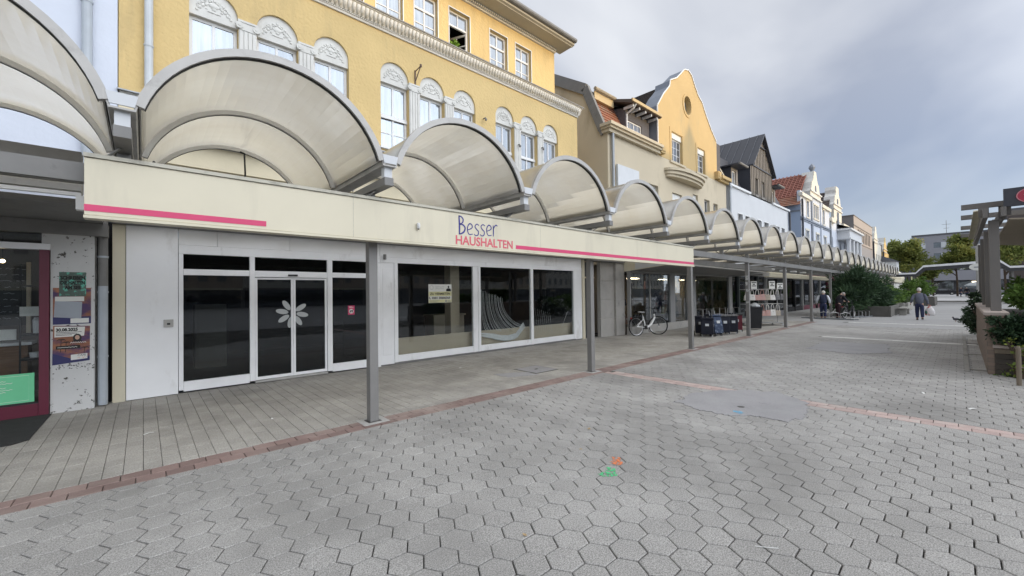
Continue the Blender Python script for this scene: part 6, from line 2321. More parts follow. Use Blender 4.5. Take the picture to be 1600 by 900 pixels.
def bicycle(name, label, loc, rotz, fmat, smat, steer=0., lean=0., basket=False):
    """local: X forward, wheels r .34, wheelbase 1.08"""
    t = thing(name, label, 'bicycle', loc, rotz, None, local=True)
    t.rotation_euler = (lean, 0, rotz)
    RW = .345

    def wheel(cx, ang):
        c, s = math.cos(ang), math.sin(ang)
        rot = lambda x, y: (cx + x * c - y * s, x * s + y * c)
        w = MB()
        w.tube([(*rot(RW * math.cos(2 * math.pi * k / 28), 0), RW + .001 + RW * math.sin(2 * math.pi * k / 28)) for k in range(28)], .021, 7, True)
        wo_ = w.build('wheel', M_tyre, t)
        r_ = MB()
        r_.tube([(*rot((RW - .028) * math.cos(2 * math.pi * k / 28), 0), RW + (RW - .028) * math.sin(2 * math.pi * k / 28)) for k in range(28)], .010, 5, True)
        r_.build('rim', M_chrome, wo_)
        sp = MB()
        for k in range(18):
            a = 2 * math.pi * k / 18
            e = .03 if k % 2 else -.03
            sp.tube([(*rot(0, e), RW), (*rot((RW - .03) * math.cos(a), 0), RW + (RW - .03) * math.sin(a))], .0016, 3)
        sp.build('spoke', M_chrome, wo_)
        MB().tube([(*rot(0, -.05), RW), (*rot(0, .05), RW)], .028, 8).build('hub', M_chrome, wo_)

    wheel(-.5, 0)
    wheel(.58, steer)
    f = MB()
    bb = (-.05, 0, .30)
    head_t, head_b = (.40, 0, .80), (.435, 0, .66)
    f.tube([head_b, (.34, 0, .56), (.22, 0, .40), (.06, 0, .31), bb], [.044, .048, .046, .042, .04], 8)
    f.tube([head_t, head_b], .028, 8)
    f.tube([bb, (-.16, 0, .72)], .028, 8)
    f.tube([bb, (-.5, .05, RW)], .018, 6).tube([bb, (-.5, -.05, RW)], .018, 6)
    f.tube([(-.14, 0, .62), (-.5, .05, RW)], .016, 6).tube([(-.14, 0, .62), (-.5, -.05, RW)], .016, 6)
    f.build('frame', fmat, t)
    c, s = math.cos(steer), math.sin(steer)
    rr = lambda x, y: (.435 + (x) * c - y * s, x * s + y * c)
    fk = MB()
    for e in (-.055, .055):
        fk.tube([(.435, 0, .66), (*rr(.03, e), .62), (*rr(.15, e), RW)], .014, 6)
    fk.build('fork', M_bikeb, t)
    h = MB()
    h.tube([head_t, (.36, 0, 1.0)], .014, 6)
    h.tube([(.36 - .12 * c - (-.3) * s * .0 + .0, -.30, 1.03), (.36, -.15, 1.05), (.37, 0, 1.01), (.36, .15, 1.05), (.24, .30, 1.03)], .012, 6)
    h.build('handlebar', M_bikeb, t)
    MB().tube([(.25, -.30, 1.03), (.16, -.30, 1.02)], .018, 6).tube([(.25, .30, 1.03), (.16, .30, 1.02)], .018, 6).build('grip', M_bikeb, t)
    MB().tube([(-.155, 0, .70), (-.19, 0, .86)], .014, 6).build('seat_post', M_chrome, t)
    sd = MB()
    sd.add([(-.33, -.075, .885), (-.33, .075, .885), (-.18, .07, .875), (-.05, .02, .875), (-.05, -.02, .875), (-.18, -.07, .875),
            (-.31, -.06, .915), (-.31, .06, .915), (-.18, .05, .905), (-.06, .015, .895), (-.06, -.015, .895), (-.18, -.05, .905)],
           [(0, 1, 2, 3, 4, 5), (6, 11, 10, 9, 8, 7), (0, 6, 7, 1), (1, 7, 8, 2), (2, 8, 9, 3), (3, 9, 10, 4), (4, 10, 11, 5), (5, 11, 6, 0)])
    sd.build('saddle', smat, t, bevel=.01)
    MB().lathe([(.075, -.04), (.075, .04)], 14, (0, 0, 0)).build('motor', M_bikeb, t).matrix_parent_inverse = Matrix.Translation((-.05, 0, .30)) @ Matrix.Rotation(R(90), 4, 'X')
    MB().tube([(-.05, -.09, .30), (.02, -.10, .16)], .010, 5).box(-.02, .06, -.17, -.10, .145, .165).tube([(-.05, .09, .30), (-.12, .10, .44)], .010, 5).box(-.16, -.08, .10, .17, .43, .45).build('pedal', M_bikeb, t)
    rk = MB()
    for e in (-.06, .06):
        rk.bar((-.20, e, .73), (-.72, e, .73), .014)
        rk.bar((-.52, e, RW + .02), (-.56, e, .73), .010)
    for x in (-.3, -.45, -.6, -.71):
        rk.bar((x, -.06, .73), (x, .06, .73), .010)
    rk.build('rack', M_bikeb, t)
    qr = lambda a, e: (-.5 + .385 * math.cos(a), e, RW + .385 * math.sin(a))
    qf = lambda a, e: (*rr(.145 + .385 * math.cos(a), e), RW + .385 * math.sin(a))
    for q in (qr, qf):
        mg = MB()
        for k in range(12):
            a0, a1 = R(20 + 11 * k), R(31 + 11 * k)
            mg.quad(q(a0, -.03), q(a1, -.03), q(a1, .03), q(a0, .03))
        mg.build('mudguard', M_bikeb, t)
    MB().tube([(-.1, .08, .27), (-.16, .2, .01)], .010, 5).build('kickstand', M_bikeb, t)
    MB().box(-.74, -.72, -.04, .04, .64, .70).build('rear_light', pmat('rear_light', (.3, .02, .02), .3), t)
    MB().lathe([(.03, 0), (.04, .05)], 10, (.47, 0, .82)).build('headlight', M_bikeb, t)
    return t


bicycle('bicycle', 'white step through bicycle parked before the bag shop window', (14.35, 8.12, 0), R(-18), M_bikew, M_bikew, steer=R(-42), lean=R(-3))
bicycle('bicycle', 'dark bicycle held by the stooping person in dark clothes', (30.25, 4.35, 0), R(-14), M_bikeb, M_bikeb, steer=R(15))
# bicycle stands lying before the shrubs
br = thing('bicycle_stand', 'low metal bicycle stand in front of the dark shrubs', 'bicycle stand', (32, 3.9, 0), R(-10), None, local=True)
for k in range(4):
    MB().tube([(-.9 + .55 * k, -.2, 0), (-.9 + .55 * k, -.2, .34), (-.78 + .55 * k, -.02, .40), (-.66 + .55 * k, .2, .34), (-.66 + .55 * k, .2, 0)], .018, 6).build('hoop', M_chrome, br)
MB().bar((-1.3, -.2, .03), (1.4, -.2, .03), .05).bar((-1.3, .2, .03), (1.4, .2, .03), .05).build('rail', M_zinc, br)
br2 = copy_tree(br, (28.6, 4.95, 0), 'bicycle stand under the arcade behind the post by the vest man', R(70))

# ------------------------------------------------------------------ trolleys, bin, handbag rack
M_tnavy = pmat('trolley_navy', (.012, .014, .026), .7, .1, 8)
M_tblue = pmat('trolley_blue_pattern', (.04, .06, .11), .75, .3, 14, stain=((.22, .27, .35), 9, .55, .63, (1, 1, 1)))
M_tgrey = pmat('trolley_grey_pattern', (.16, .16, .165), .75, .3, 14, stain=((.5, .5, .5), 8, .55, .62, (1, 1, 1)))
M_tred = pmat('suitcase_red', (.11, .012, .022), .4, .08, 5)


def trolley(loc, rot, mat, label, w=.36, d=.26, h=.62, tilt=0., flap=None, hard=False):
    t = thing('shopping_trolley' if not hard else 'suitcase', label, 'trolley' if not hard else 'suitcase', loc, rot, None, local=True)
    t.rotation_euler = (0, tilt, rot)
    m = MB()
    z0 = .09
    prof = [(-d / 2, z0), (d / 2, z0), (d / 2 + .02, z0 + h * .6), (d / 2 - .03, z0 + h * .95), (0, z0 + h), (-d / 2, z0 + h * .97)]
    if hard:
        prof = [(-d / 2, z0), (d / 2, z0), (d / 2, z0 + h), (-d / 2, z0 + h)]
    n_ = len(prof)
    vs = [(a, -w / 2, b) for a, b in prof] + [(a, w / 2, b) for a, b in prof]
    m.add(vs, [tuple(range(n_)), tuple(range(2 * n_ - 1, n_ - 1, -1))] + [(i, i + n_, (i + 1) % n_ + n_, (i + 1) % n_) for i in range(n_)])
    m.build('body', mat, t, bevel=.025)
    fl_ = MB().box(-d / 2 - .012, d / 2 + .02, -w / 2 - .012, w / 2 + .012, z0 + h - .02, z0 + h + .035)
    fl_.build('flap', flap or mat, t, bevel=.012)
    for e in (-1, 1):
        wz = MB()
        wz.tube([(-d / 2 - .02, e * (w / 2 + .02), .075), (-d / 2 - .02, e * (w / 2 + .045), .075)], .075, 14)
        wz.build('wheel', M_tyre, t)
    MB().tube([(-d / 2 - .03, -w / 2 + .06, .08), (-d / 2 - .05, -w / 2 + .06, .98), (-d / 2 - .05, w / 2 - .06, .98), (-d / 2 - .03, w / 2 - .06, .08)], .011, 6).build('handle_frame', M_chrome, t)
    MB().tube([(d / 2, -w / 2 + .05, .02), (d / 2 + .01, w / 2 - .05, .02)], .009, 5).tube([(d / 2 - .04, -w / 2 + .05, .1), (d / 2, -w / 2 + .05, .02)], .009, 5).tube([(d / 2 - .04, w / 2 - .05, .1), (d / 2, w / 2 - .05, .02)], .009, 5).build('foot_bar', M_chrome, t)
    MB().box(d / 2 - .005, d / 2 + .03, -.06, .06, z0 + h * .55, z0 + h * .7).build('label_patch', M_endw, t)
    for e in (-1, 1):
        MB().box(-.03, .04, e * (w / 2) - .004 if e > 0 else -w / 2 - .006, e * (w / 2) + .006 if e > 0 else -w / 2 + .004, z0 + h * .5, z0 + h * .68).build('side_tag', M_endw, t)
    return t


trolley((15.25, 6.22, 0), R(200), M_tnavy, 'navy cool box trolley nearest the third post', .42, .34, .56)
trolley((15.72, 6.02, 0), R(235), M_tblue, 'blue patterned shopping trolley leaning behind the navy one', .34, .22, .66, R(-14))
trolley((16.28, 6.02, 0), R(215), M_tnavy, 'dark shopping trolley with grey flap in the middle of the row', .34, .26, .64, 0, M_tgrey)
trolley((16.82, 5.92, 0), R(215), M_tnavy, 'dark shopping trolley with a grey patterned cover on its side', .34, .26, .62, 0, M_tgrey)
trolley((17.75, 6.10, 0), R(210), M_tred, 'dark red hard suitcase beside the rubbish bin', .40, .26, .60, 0, M_bikeb, True)
trolley((18.05, 6.45, 0), R(210), M_tnavy, 'dark suitcase standing behind the dark red one', .38, .26, .62, 0, None, True)
trolley((15.6, 6.62, 0), R(205), M_tnavy, 'dark trolley in the back row behind the navy cool box', .36, .26, .60)
trolley((16.35, 6.60, 0), R(190), M_tgrey, 'grey patterned trolley in the back row of the trolleys', .34, .24, .64, 0, M_tnavy)
trolley((17.1, 6.55, 0), R(215), M_tnavy, 'black trolley in the back row nearest the red suitcase', .34, .26, .62, 0, M_tgrey)

bn = thing('rubbish_bin', 'black plastic rubbish bin with white poster beside the fourth post', 'bin', (19.35, 5.92, 0), R(25), None, local=True)
M_binb = pmat('bin_black', (.022, .023, .026), .5, .1, 5)
b_ = MB()
b_.add([(-.22, -.22, .06), (.22, -.22, .06), (.22, .22, .06), (-.22, .22, .06), (-.28, -.27, .92), (.28, -.27, .92), (.28, .27, .92), (-.28, .27, .92)], [(0, 3, 2, 1), (4, 5, 6, 7), (0, 1, 5, 4), (1, 2, 6, 5), (2, 3, 7, 6), (3, 0, 4, 7)])
b_.build('body', M_binb, bn, bevel=.02)
MB().box(-.30, .30, -.29, .29, .922, .96).build('rim', M_binb, bn, bevel=.01)
MB().tube([(-.2, .2, .06), (-.2, .26, .06)], .06, 10).tube([(.2, .2, .06), (.2, .26, .06)], .06, 10).build('wheel', M_tyre, bn)
MB().add([(.02, -.268, .10), (.20, -.262, .10), (.235, -.292, .86), (.04, -.292, .86)], [(0, 1, 2, 3)]).build('poster', M_signw, bn)
MB().add([(.03, -.272, .12), (.19, -.268, .12), (.20, -.28, .28), (.035, -.28, .28)], [(0, 1, 2, 3)]).build('poster_foot', pmat('poster_rust', (.5, .16, .08), .6), bn)
sk = thing('bin_bag', 'white plastic sheeting bulging out of the rubbish bin', 'plastic sheet', (19.35, 5.92, .96), 0, None, local=True)
MB().ball((0, 0, .04), (.24, .22, .10), 10, 6).ball((.12, .02, .11), (.16, .12, .07), 8, 6).build('sheet', pmat('grey_film', (.35, .37, .38), .4, .3, 12), sk, smooth=False)

# handbag rack
hr = thing('handbag_rack', 'two tier metal rack hung with handbags outside the dark shop', 'rack', (21.9, 6.35, 0), R(-38), None, local=True)
M_rack = pmat('rack_steel', (.45, .45, .45), .35, .05, 4, metal=.7)
for z in (1.72, 1.02):
    MB().tube([(-1.0, -.18, z), (1.0, -.18, z)], .014, 6).tube([(-1.0, .18, z), (1.0, .18, z)], .014, 6).build('rail', M_rack, hr)
for x in (-.75, .75):
    MB().tube([(x, 0, .1), (x, 0, 1.95)], .02, 8).tube([(x, -.35, .1), (x, .35, .1)], .016, 6).tube([(x, -.18, 1.72), (x, .18, 1.72)], .012, 6).tube([(x, -.18, 1.02), (x, .18, 1.02)], .012, 6).build('upright', M_rack, hr)
    for e in (-.35, .35):
        MB().ball((x, e, .045), .045, 8, 6).build('castor', M_endw, hr)
MB().box(-1.0, 1.0, -.36, .36, .12, .14).build('base_shelf', M_rack, hr)
hm = Matrix.Translation((21.9, 6.35, 0)) @ Matrix.Rotation(R(-38), 4, 'Z')
rgh = random.Random(21)
up_c = [5, 5, 6, 6, 4, 5, 2, 2]
lo_c = [0, 0, 5, 6, 6, 5, 4, 2]
desc = ['white', 'cream white', 'dusty pink', 'rose', 'beige', 'bright white', 'grey', 'dark grey']
descl = ['black', 'small black', 'white', 'pale pink', 'rose pink', 'light', 'beige', 'grey']
for tier, (z, cs, ds, lab) in enumerate(((1.20, up_c, desc, 'upper'), (.46, lo_c, descl, 'lower'))):
    for k in range(8):
        x = -.88 + .25 * k
        p = hm @ Vector((x, -.18, 0))
        hh = rgh.uniform(.24, .30)
        bag(p.x, p.y, z, rgh.uniform(.24, .34), hh, .12, BAGC[cs[k]], f'{ds[k]} handbag, {ORD[k]} from the left on the {lab} rail of the rack', 'handbags on the outdoor rack', (1.72 if tier == 0 else 1.02) - z - hh, R(-38), BAGC[cs[k]] if k % 2 else BAGC[5])
for i, x in enumerate((-.55, .35, .75)):
    p = hm @ Vector((x, -.2, 0))
    hgt = .36 if i < 2 else .26
    s_ = thing('price_sign', ['left', 'middle', 'small right'][i] + ' white price sign standing on the handbag rack', 'sign', (p.x, p.y, 1.74), R(-38), None, local=True)
    MB().box(-.15, .15, -.006, .006, 0, hgt).build('board', M_signw, s_)
    MB().box(-.12, .12, -.009, -.0065, hgt - .08, hgt - .04).box(-.05, .05, -.009, -.0065, hgt - .17, hgt - .12).box(-.09, .11, -.009, -.0065, hgt - .24, hgt - .20).build('print', M_black, s_)

# ------------------------------------------------------------------ people
M_skin = pmat('skin', (.46, .29, .22), .55, .05, 6)
M_hairw = pmat('hair_white', (.62, .60, .56), .8, .1, 20)
M_hairg = pmat('hair_grey', (.30, .28, .26), .8, .1, 20)
M_jackg = pmat('jacket_grey_blue', (.105, .115, .15), .85, .12, 8, .2, 60)
M_jean = pmat('trousers_navy', (.022, .028, .07), .85, .12, 8, .2, 80)
M_vest = pmat('vest_navy', (.020, .026, .055), .85, .12, 8, .2, 60)
M_shirt = pmat('shirt_white', (.60, .62, .66), .85, .06, 6)
M_coat = pmat('coat_black', (.014, .013, .018), .85, .12, 8)
M_trous = pmat('trousers_plum', (.035, .015, .02), .85, .12, 8)
M_shoe = pmat('shoe_dark', (.02, .018, .016), .6)
M_shoew = pmat('shoe_pale', (.30, .30, .30), .6)


def skin(name, pts, edges, mat, parent, root=0, sub=2):
    """pts: (x, y, z, rx, ry)"""
    me = bpy.data.meshes.new(name)
    me.from_pydata([p[:3] for p in pts], edges, [])
    me.materials.append(mat)
    o = bpy.data.objects.new(name, me)
    COL.objects.link(o)
    md = o.modifiers.new('skin', 'SKIN')
    md.use_smooth_shade = True
    for i, p in enumerate(pts):
        sv_ = me.skin_vertices[0].data[i]
        sv_.radius = (p[3], p[4] if len(p) > 4 else p[3])
        sv_.use_root = (i == root)
    ss = o.modifiers.new('sub', 'SUBSURF')
    ss.levels = sub
    ss.render_levels = sub
    place(o, parent)
    return o


def person(label, loc, rotz, H, lean, top, legs, hair, shoes, arms, strideL, strideR, sleeves=None, head_down=0., detail=True, fat=1.):
    """faces +X. lean: forward offset of the shoulders; arms: (left elbow, left hand, right elbow, right hand) local positions for H=1"""
    t = thing('person', label, 'person', loc, rotz, None, local=True)
    s = H
    hip = (0, 0, .50 * s)
    ch = (lean * .6 * s, 0, .66 * s)
    sh = (lean * s, 0, .80 * s)
    nk = (lean * 1.12 * s, 0, .845 * s)
    hd = (lean * 1.25 * s + head_down * .05 * s, 0, (.925 - head_down * .05) * s)

    def arm(side):
        e = .105 * side * s
        return (sh[0], e, .795 * s)

    legs_p = []
    for side, (kx, ax, lift) in ((1, strideL), (-1, strideR)):
        legs_p.append(((0, .05 * side * s, .485 * s), (kx * s, .052 * side * s, .275 * s), (ax * s, .05 * side * s, (.045 + lift) * s)))
    aL, aR = arm(1), arm(-1)
    eL, hL, eR, hR = [tuple(c * s for c in p) for p in arms]
    # body
    pts = [(*hip, .05 * s, .055 * s), (*ch, .06 * s, .07 * s), (*sh, .05 * s, .06 * s), (*nk, .030 * s, .030 * s), (lean * 1.2 * s, 0, .88 * s, .033 * s, .03 * s)]
    ed = [(0, 1), (1, 2), (2, 3), (3, 4)]

    def addc(frm, chain):
        last = frm
        for p in chain:
            pts.append(p)
            ed.append((last, len(pts) - 1))
            last = len(pts) - 1

    addc(2, [(aL[0], aL[1] * .9, aL[2] - .015 * s, .026 * s), (*eL, .022 * s), (*hL, .017 * s)])
    addc(2, [(aR[0], aR[1] * .9, aR[2] - .015 * s, .026 * s), (*eR, .022 * s), (*hR, .017 * s)])
    for (a, k, f) in legs_p:
        addc(0, [(*a, .055 * s), (*k, .038 * s), (*f, .026 * s), (f[0] + .07 * s, f[1], f[2] - .025 * s, .022 * s)])
    body = skin('body', pts, ed, M_skin, t)
    # head with face
    m = MB()
    m.ball(hd, (.058 * s, .047 * s, .068 * s), 14, 10)
    m.ball((hd[0] + .035 * s, 0, hd[2] - .04 * s), (.028 * s, .028 * s, .026 * s), 8, 6)
    m.ball((hd[0] + .062 * s, 0, hd[2] - .008 * s), (.012 * s, .009 * s, .016 * s), 6, 5)
    for e in (-1, 1):
        m.ball((hd[0], e * .048 * s, hd[2] - .004 * s), (.014 * s, .007 * s, .020 * s), 6, 5)
    m.build('head', M_skin, t, smooth=True)
    m = MB()
    for e in (-1, 1):
        m.ball((hd[0] + .05 * s, e * .02 * s, hd[2] + .006 * s), (.007 * s, .009 * s, .006 * s), 6, 5)
    m.box(hd[0] + .052 * s, hd[0] + .058 * s, -.016 * s, .016 * s, hd[2] - .044 * s, hd[2] - .039 * s)
    m.build('eyes_and_mouth', M_hairg, t)
    hm_ = MB()
    hm_.ball((hd[0] - .008 * s, 0, hd[2] + .014 * s), (.062 * s, .052 * s, .062 * s), 14, 10)
    hm_.v = [(min(x, hd[0] + .030 * s + .3 * max(0, z - hd[2] - .02 * s)), y, z) for x, y, z in hm_.v]
    hm_.build('hair', hair, t, smooth=True)
    # hands with fingers
    for (el, hn, sd) in ((eL, hL, 1), (eR, hR, -1)):
        d = (Vector(hn) - Vector(el)).normalized()
        m = MB()
        pm_ = Vector(hn) + d * .03 * s
        m.ball(tuple(pm_), (.020 * s, .013 * s, .026 * s), 8, 6)
        for k in range(4):
            b0 = pm_ + Vector((.014 - .009 * k, 0, 0)) * s + d * .018 * s
            L_ = (.036, .042, .039, .030)[k] * s
            m.tube([tuple(b0), tuple(b0 + d * L_ * .5), tuple(b0 + d * L_ * .85 + Vector((0, -sd * .012 * s, 0)))], .0052 * s, 5)
        m.tube([tuple(pm_ + Vector((.016 * s, 0, 0))), tuple(pm_ + Vector((.030 * s, 0, 0)) + d * .022 * s)], .0062 * s, 5)
        m.build('hand', M_skin, t)
    # trousers
    pt = [(lean * .1 * s, 0, .535 * s, .088 * s * fat, .10 * s * fat), (0, 0, .485 * s, .088 * s * fat, .10 * s * fat)]
    e_ = [(0, 1)]
    for (a, k, f) in legs_p:
        b0 = len(pt)
        pt += [(a[0], a[1], a[2] - .03 * s, .068 * s, .066 * s), (*k, .05 * s), (f[0], f[1], f[2] + .01 * s, .040 * s)]
        e_ += [(1, b0), (b0, b0 + 1), (b0 + 1, b0 + 2)]
    skin('trousers', pt, e_, legs, t)
    # shoes
    for (a, k, f) in legs_p:
        m = MB()
        zz = max(f[2] - .045 * s, 0)
        m.add([(f[0] - .035 * s, f[1] - .022 * s, zz + .002), (f[0] + .115 * s, f[1] - .025 * s, zz + .002), (f[0] + .115 * s, f[1] + .025 * s, zz + .002), (f[0] - .035 * s, f[1] + .022 * s, zz + .002),
               (f[0] - .03 * s, f[1] - .02 * s, zz + .045 * s), (f[0] + .10 * s, f[1] - .018 * s, zz + .03 * s), (f[0] + .10 * s, f[1] + .018 * s, zz + .03 * s), (f[0] - .03 * s, f[1] + .02 * s, zz + .045 * s)],
              [(0, 3, 2, 1), (4, 5, 6, 7), (0, 1, 5, 4), (1, 2, 6, 5), (2, 3, 7, 6), (3, 0, 4, 7)])
        m.build('shoe', shoes, t, bevel=.012)
    # jacket: torso and sleeves
    pj = [(lean * .1 * s, 0, .455 * s, .095 * s * fat, .112 * s * fat), (*ch, .095 * s * fat, .115 * s * fat), (sh[0], 0, .785 * s, .075 * s, .10 * s), (nk[0], 0, .835 * s, .042 * s, .045 * s)]
    pj += [(sh[0], .085 * s, .775 * s, .058 * s), (sh[0], -.085 * s, .775 * s, .058 * s)]
    ej = [(0, 1), (1, 2), (2, 3), (2, 4), (2, 5)]
    skin('jacket', pj, ej, top, t)
    for (a, el, hn, sd) in ((aL, eL, hL, 1), (aR, eR, hR, -1)):
        mid = tuple(Vector(el).lerp(Vector(hn), .92))
        skin('sleeve', [(a[0], a[1] * .78, a[2] - .005 * s, .05 * s), (a[0], a[1] * 1.12, a[2] - .035 * s, .047 * s), (*el, .039 * s), (*mid, .029 * s)], [(0, 1), (1, 2), (2, 3)], sleeves or top, t)
    return t


# man with the shopping bag (walking away)
person('man in grey jacket and navy trousers walking away with a plastic bag', (30.25, 1.44, 0), R(8), 1.70, .03, M_jackg, M_jean, M_hairw, M_shoe,
       ((-.05, .17, .63), (.03, .19, .52), (-.02, -.16, .62), (.02, -.19, .47)), (.06, .06, 0), (-.02, -.10, .02), fat=1.12)
pb = thing('plastic_bag', 'white, red and green plastic shopping bag carried by the man in grey', 'bag', (30.28, 1.07, .0), R(8), None, local=True)
M_pbag = pmat('bag_print', (.62, .60, .60), .45, .2, 3, stain=((.55, .12, .10), 3.2, .50, .56, (1, 1, 1)))
m = MB()
ring = []
prof = [(.10, .24), (.17, .26), (.19, .36), (.17, .5), (.12, .62), (.05, .72)]
for (r_, z) in prof:
    ring.append([(r_ * .55 * math.cos(2 * math.pi * k / 14), r_ * (1 + .08 * math.sin(3 * k)) * math.sin(2 * math.pi * k / 14), z) for k in range(14)])
vs = [p for rr_ in ring for p in rr_]
fs_ = []
for i in range(len(ring) - 1):
    for k in range(14):
        k2 = (k + 1) % 14
        fs_.append((i * 14 + k, i * 14 + k2, (i + 1) * 14 + k2, (i + 1) * 14 + k))
fs_.append(tuple(range(14))[::-1])
m.add(vs, fs_)
m.build('sack', M_pbag, pb, smooth=True)
MB().tube([(0, -.04, .70), (0, -.02, .78), (0, .0, .80), (0, .02, .78), (0, .04, .70)], .008, 5).build('handle', M_pbag, pb)
MB().ball((-.02, .13, .40), (.09, .05, .11), 8, 6).build('green_print', pmat('bag_green', (.03, .10, .07), .5, .3, 10), pb)

person('man in navy vest and white sleeves stooping as he walks under the arcade', (28.85, 5.28, 0), R(5), 1.66, .09, M_vest, M_jean, M_hairw, M_shoe,
       ((.02, .17, .64), (.08, .19, .52), (.04, -.17, .63), (.08, -.17, .52)), (.05, .02, 0), (0, -.06, .01), sleeves=M_shirt, head_down=.6, fat=1.15)
tag(MB().box(28.98, 29.10, 5.56, 5.66, .60, .86).build('shoulder_bag', BAGC[0], bevel=.02), 'small black bag hanging at the vest man, on his left', 'bag')
person('stooping person in black coat bending over a bicycle', (29.95, 4.78, 0), R(-40), 1.62, .11, M_coat, M_trous, M_hairg, M_shoe,
       ((.16, .16, .68), (.28, .12, .62), (.16, -.14, .66), (.28, -.10, .60)), (.03, 0, 0), (-.02, -.03, 0), head_down=1.4, fat=1.1)

# ------------------------------------------------------------------ planters and shrubs in the middle of the street
M_conc = pmat('concrete', (.30, .29, .265), .9, .12, 2, .3, 40, stain=((.18, .17, .15), 1.6, .5, .75, (1, 1, 1)))
M_concd = pmat('dark_concrete', (.11, .105, .095), .9, .15, 2, .3, 40)
M_soil = pmat('soil', (.035, .026, .018), .95, .3, 6, .5, 40)
M_bark = pmat('bark', (.07, .05, .035), .9, .2, 8, .5, 30)
M_yew = leaf_mat('yew_needles', (.022, .044, .024), (.065, .115, .055), (.12, .18, .08), trans=.2)
M_shr = leaf_mat('shrub_leaf', (.04, .085, .016), (.13, .22, .045), (.26, .36, .08))
M_tree = leaf_mat('plane_leaf', (.12, .16, .045), (.29, .32, .09), (.58, .48, .14), trans=.35)  # gold leaf tone paints in sunlight on the tree tops
M_hedge = leaf_mat('cherry_laurel_leaf', (.014, .032, .016), (.045, .085, .04), (.09, .14, .06), rough=.4, trans=.15)


def planter(label, x0, x1, y0, y1, h, mat=M_conc):
    t = thing('planter', label, 'planter', ((x0 + x1) / 2, (y0 + y1) / 2, 0))
    MB().box(x0, x1, y0, y0 + .12, 0, h).build('side_panel', mat, t, bevel=.01)
    MB().box(x0, x1, y1 - .12, y1, 0, h).build('side_panel', mat, t, bevel=.01)
    MB().box(x0, x0 + .12, y0 + .123, y1 - .123, 0, h - .004).build('end_panel', mat, t, bevel=.01)
    MB().box(x1 - .12, x1, y0 + .123, y1 - .123, 0, h - .004).build('end_panel', mat, t, bevel=.01)
    MB().box(x0 + .12, x1 - .12, y0 + .12, y1 - .12, .02, h - .1).build('soil', M_soil, t)
    return t


def shrub(name, label, blobs, n, size, mat, seed, stem, group=None, **k):
    t = thing(name, label, 'shrub', stem[0], 0, group)
    st_ = MB()
    rg_ = random.Random(seed)
    x, y, z = stem[0]
    for b in blobs:
        for q in range(3):
            a = rg_.uniform(0, 6.28)
            st_.tube([(x + .08 * math.cos(a), y + .08 * math.sin(a), z), ((x + b[0]) / 2, (y + b[1]) / 2, (z + b[2]) / 2), (b[0] + b[3] * .6 * math.cos(a), b[1] + b[4] * .6 * math.sin(a), b[2] + b[5] * .4)], [.045, .03, .012], 5)
    st_.build('stem', M_bark, t)
    foliage('foliage', mat, blobs, n, size, seed, t, **k)
    return t


planter('long dark concrete planter box beside the bench', 32.6, 38.2, 2.75, 5.2, .62, M_concd)
MB().box(37.9, 38.25, 2.55, 2.74, 0, .70).build('x', M_conc)
o = bpy.data.objects['x']
o.name = 'planter_pier'
tag(o, 'pale concrete pier at the corner of the long planter', 'pier')
shrub('conifer_shrub', 'big dark green conifer shrub behind the bicycles', [(32.9, 4.6, 1.45, 1.35, 1.3, 1.3), (34.4, 4.3, 1.5, 1.4, 1.3, 1.25), (33.6, 4.5, 2.2, 1.2, 1.1, .85), (32.0, 4.9, 1.0, .9, .9, .85), (35.4, 3.9, 1.1, 1.1, 1.0, .9)], 15000, .26, M_yew, 3,
      ((33.8, 4.4, .4),), aspect=4.5, up_bias=.7, clump=.34, nclump=230, outward=.7, surf=.5)
shrub('leafy_shrub', 'bright green shrub right of the dark conifer', [(37.2, 3.8, 1.25, 1.2, 1.0, 1.0), (38.6, 3.6, 1.0, 1.2, .9, .75)], 6000, .15, M_shr, 4, ((37.4, 3.8, .5),), clump=.25, nclump=110)
planter('planter box behind the man in grey', 42, 47, 2.6, 4.4, .6)
shrub('leafy_shrub', 'light green shrub in the planter behind the man in grey', [(43, 3.6, 1.1, 1.1, .8, .7), (45.2, 3.4, 1.0, 1.2, .8, .65)], 4000, .15, M_shr, 5, ((44, 3.5, .5),), clump=.25, nclump=80)
planter('farther dark planter box at the end of the shrubs', 55, 61.5, 1.6, 4.5, .8, M_concd)
shrub('leafy_shrub', 'rounded bright green shrub in the farthest planter', [(57, 2.9, 1.7, 1.5, 1.2, 1.0), (59.8, 2.6, 1.5, 1.3, 1.0, .85)], 5000, .2, M_shr, 6, ((58, 2.8, .7),), clump=.3, nclump=90)
bc = thing('bench', 'plain concrete bench at the corner of the dark planter', 'bench', (36.3, 2.45, 0), 0, None)
MB().box(34.8, 37.6, 2.2, 2.62, .40, .47).build('seat', M_conc, bc, bevel=.01)
MB().box(35.0, 35.15, 2.25, 2.58, 0, .397).build('leg', M_conc, bc)
MB().box(37.2, 37.35, 2.25, 2.58, 0, .397).build('leg', M_conc, bc)

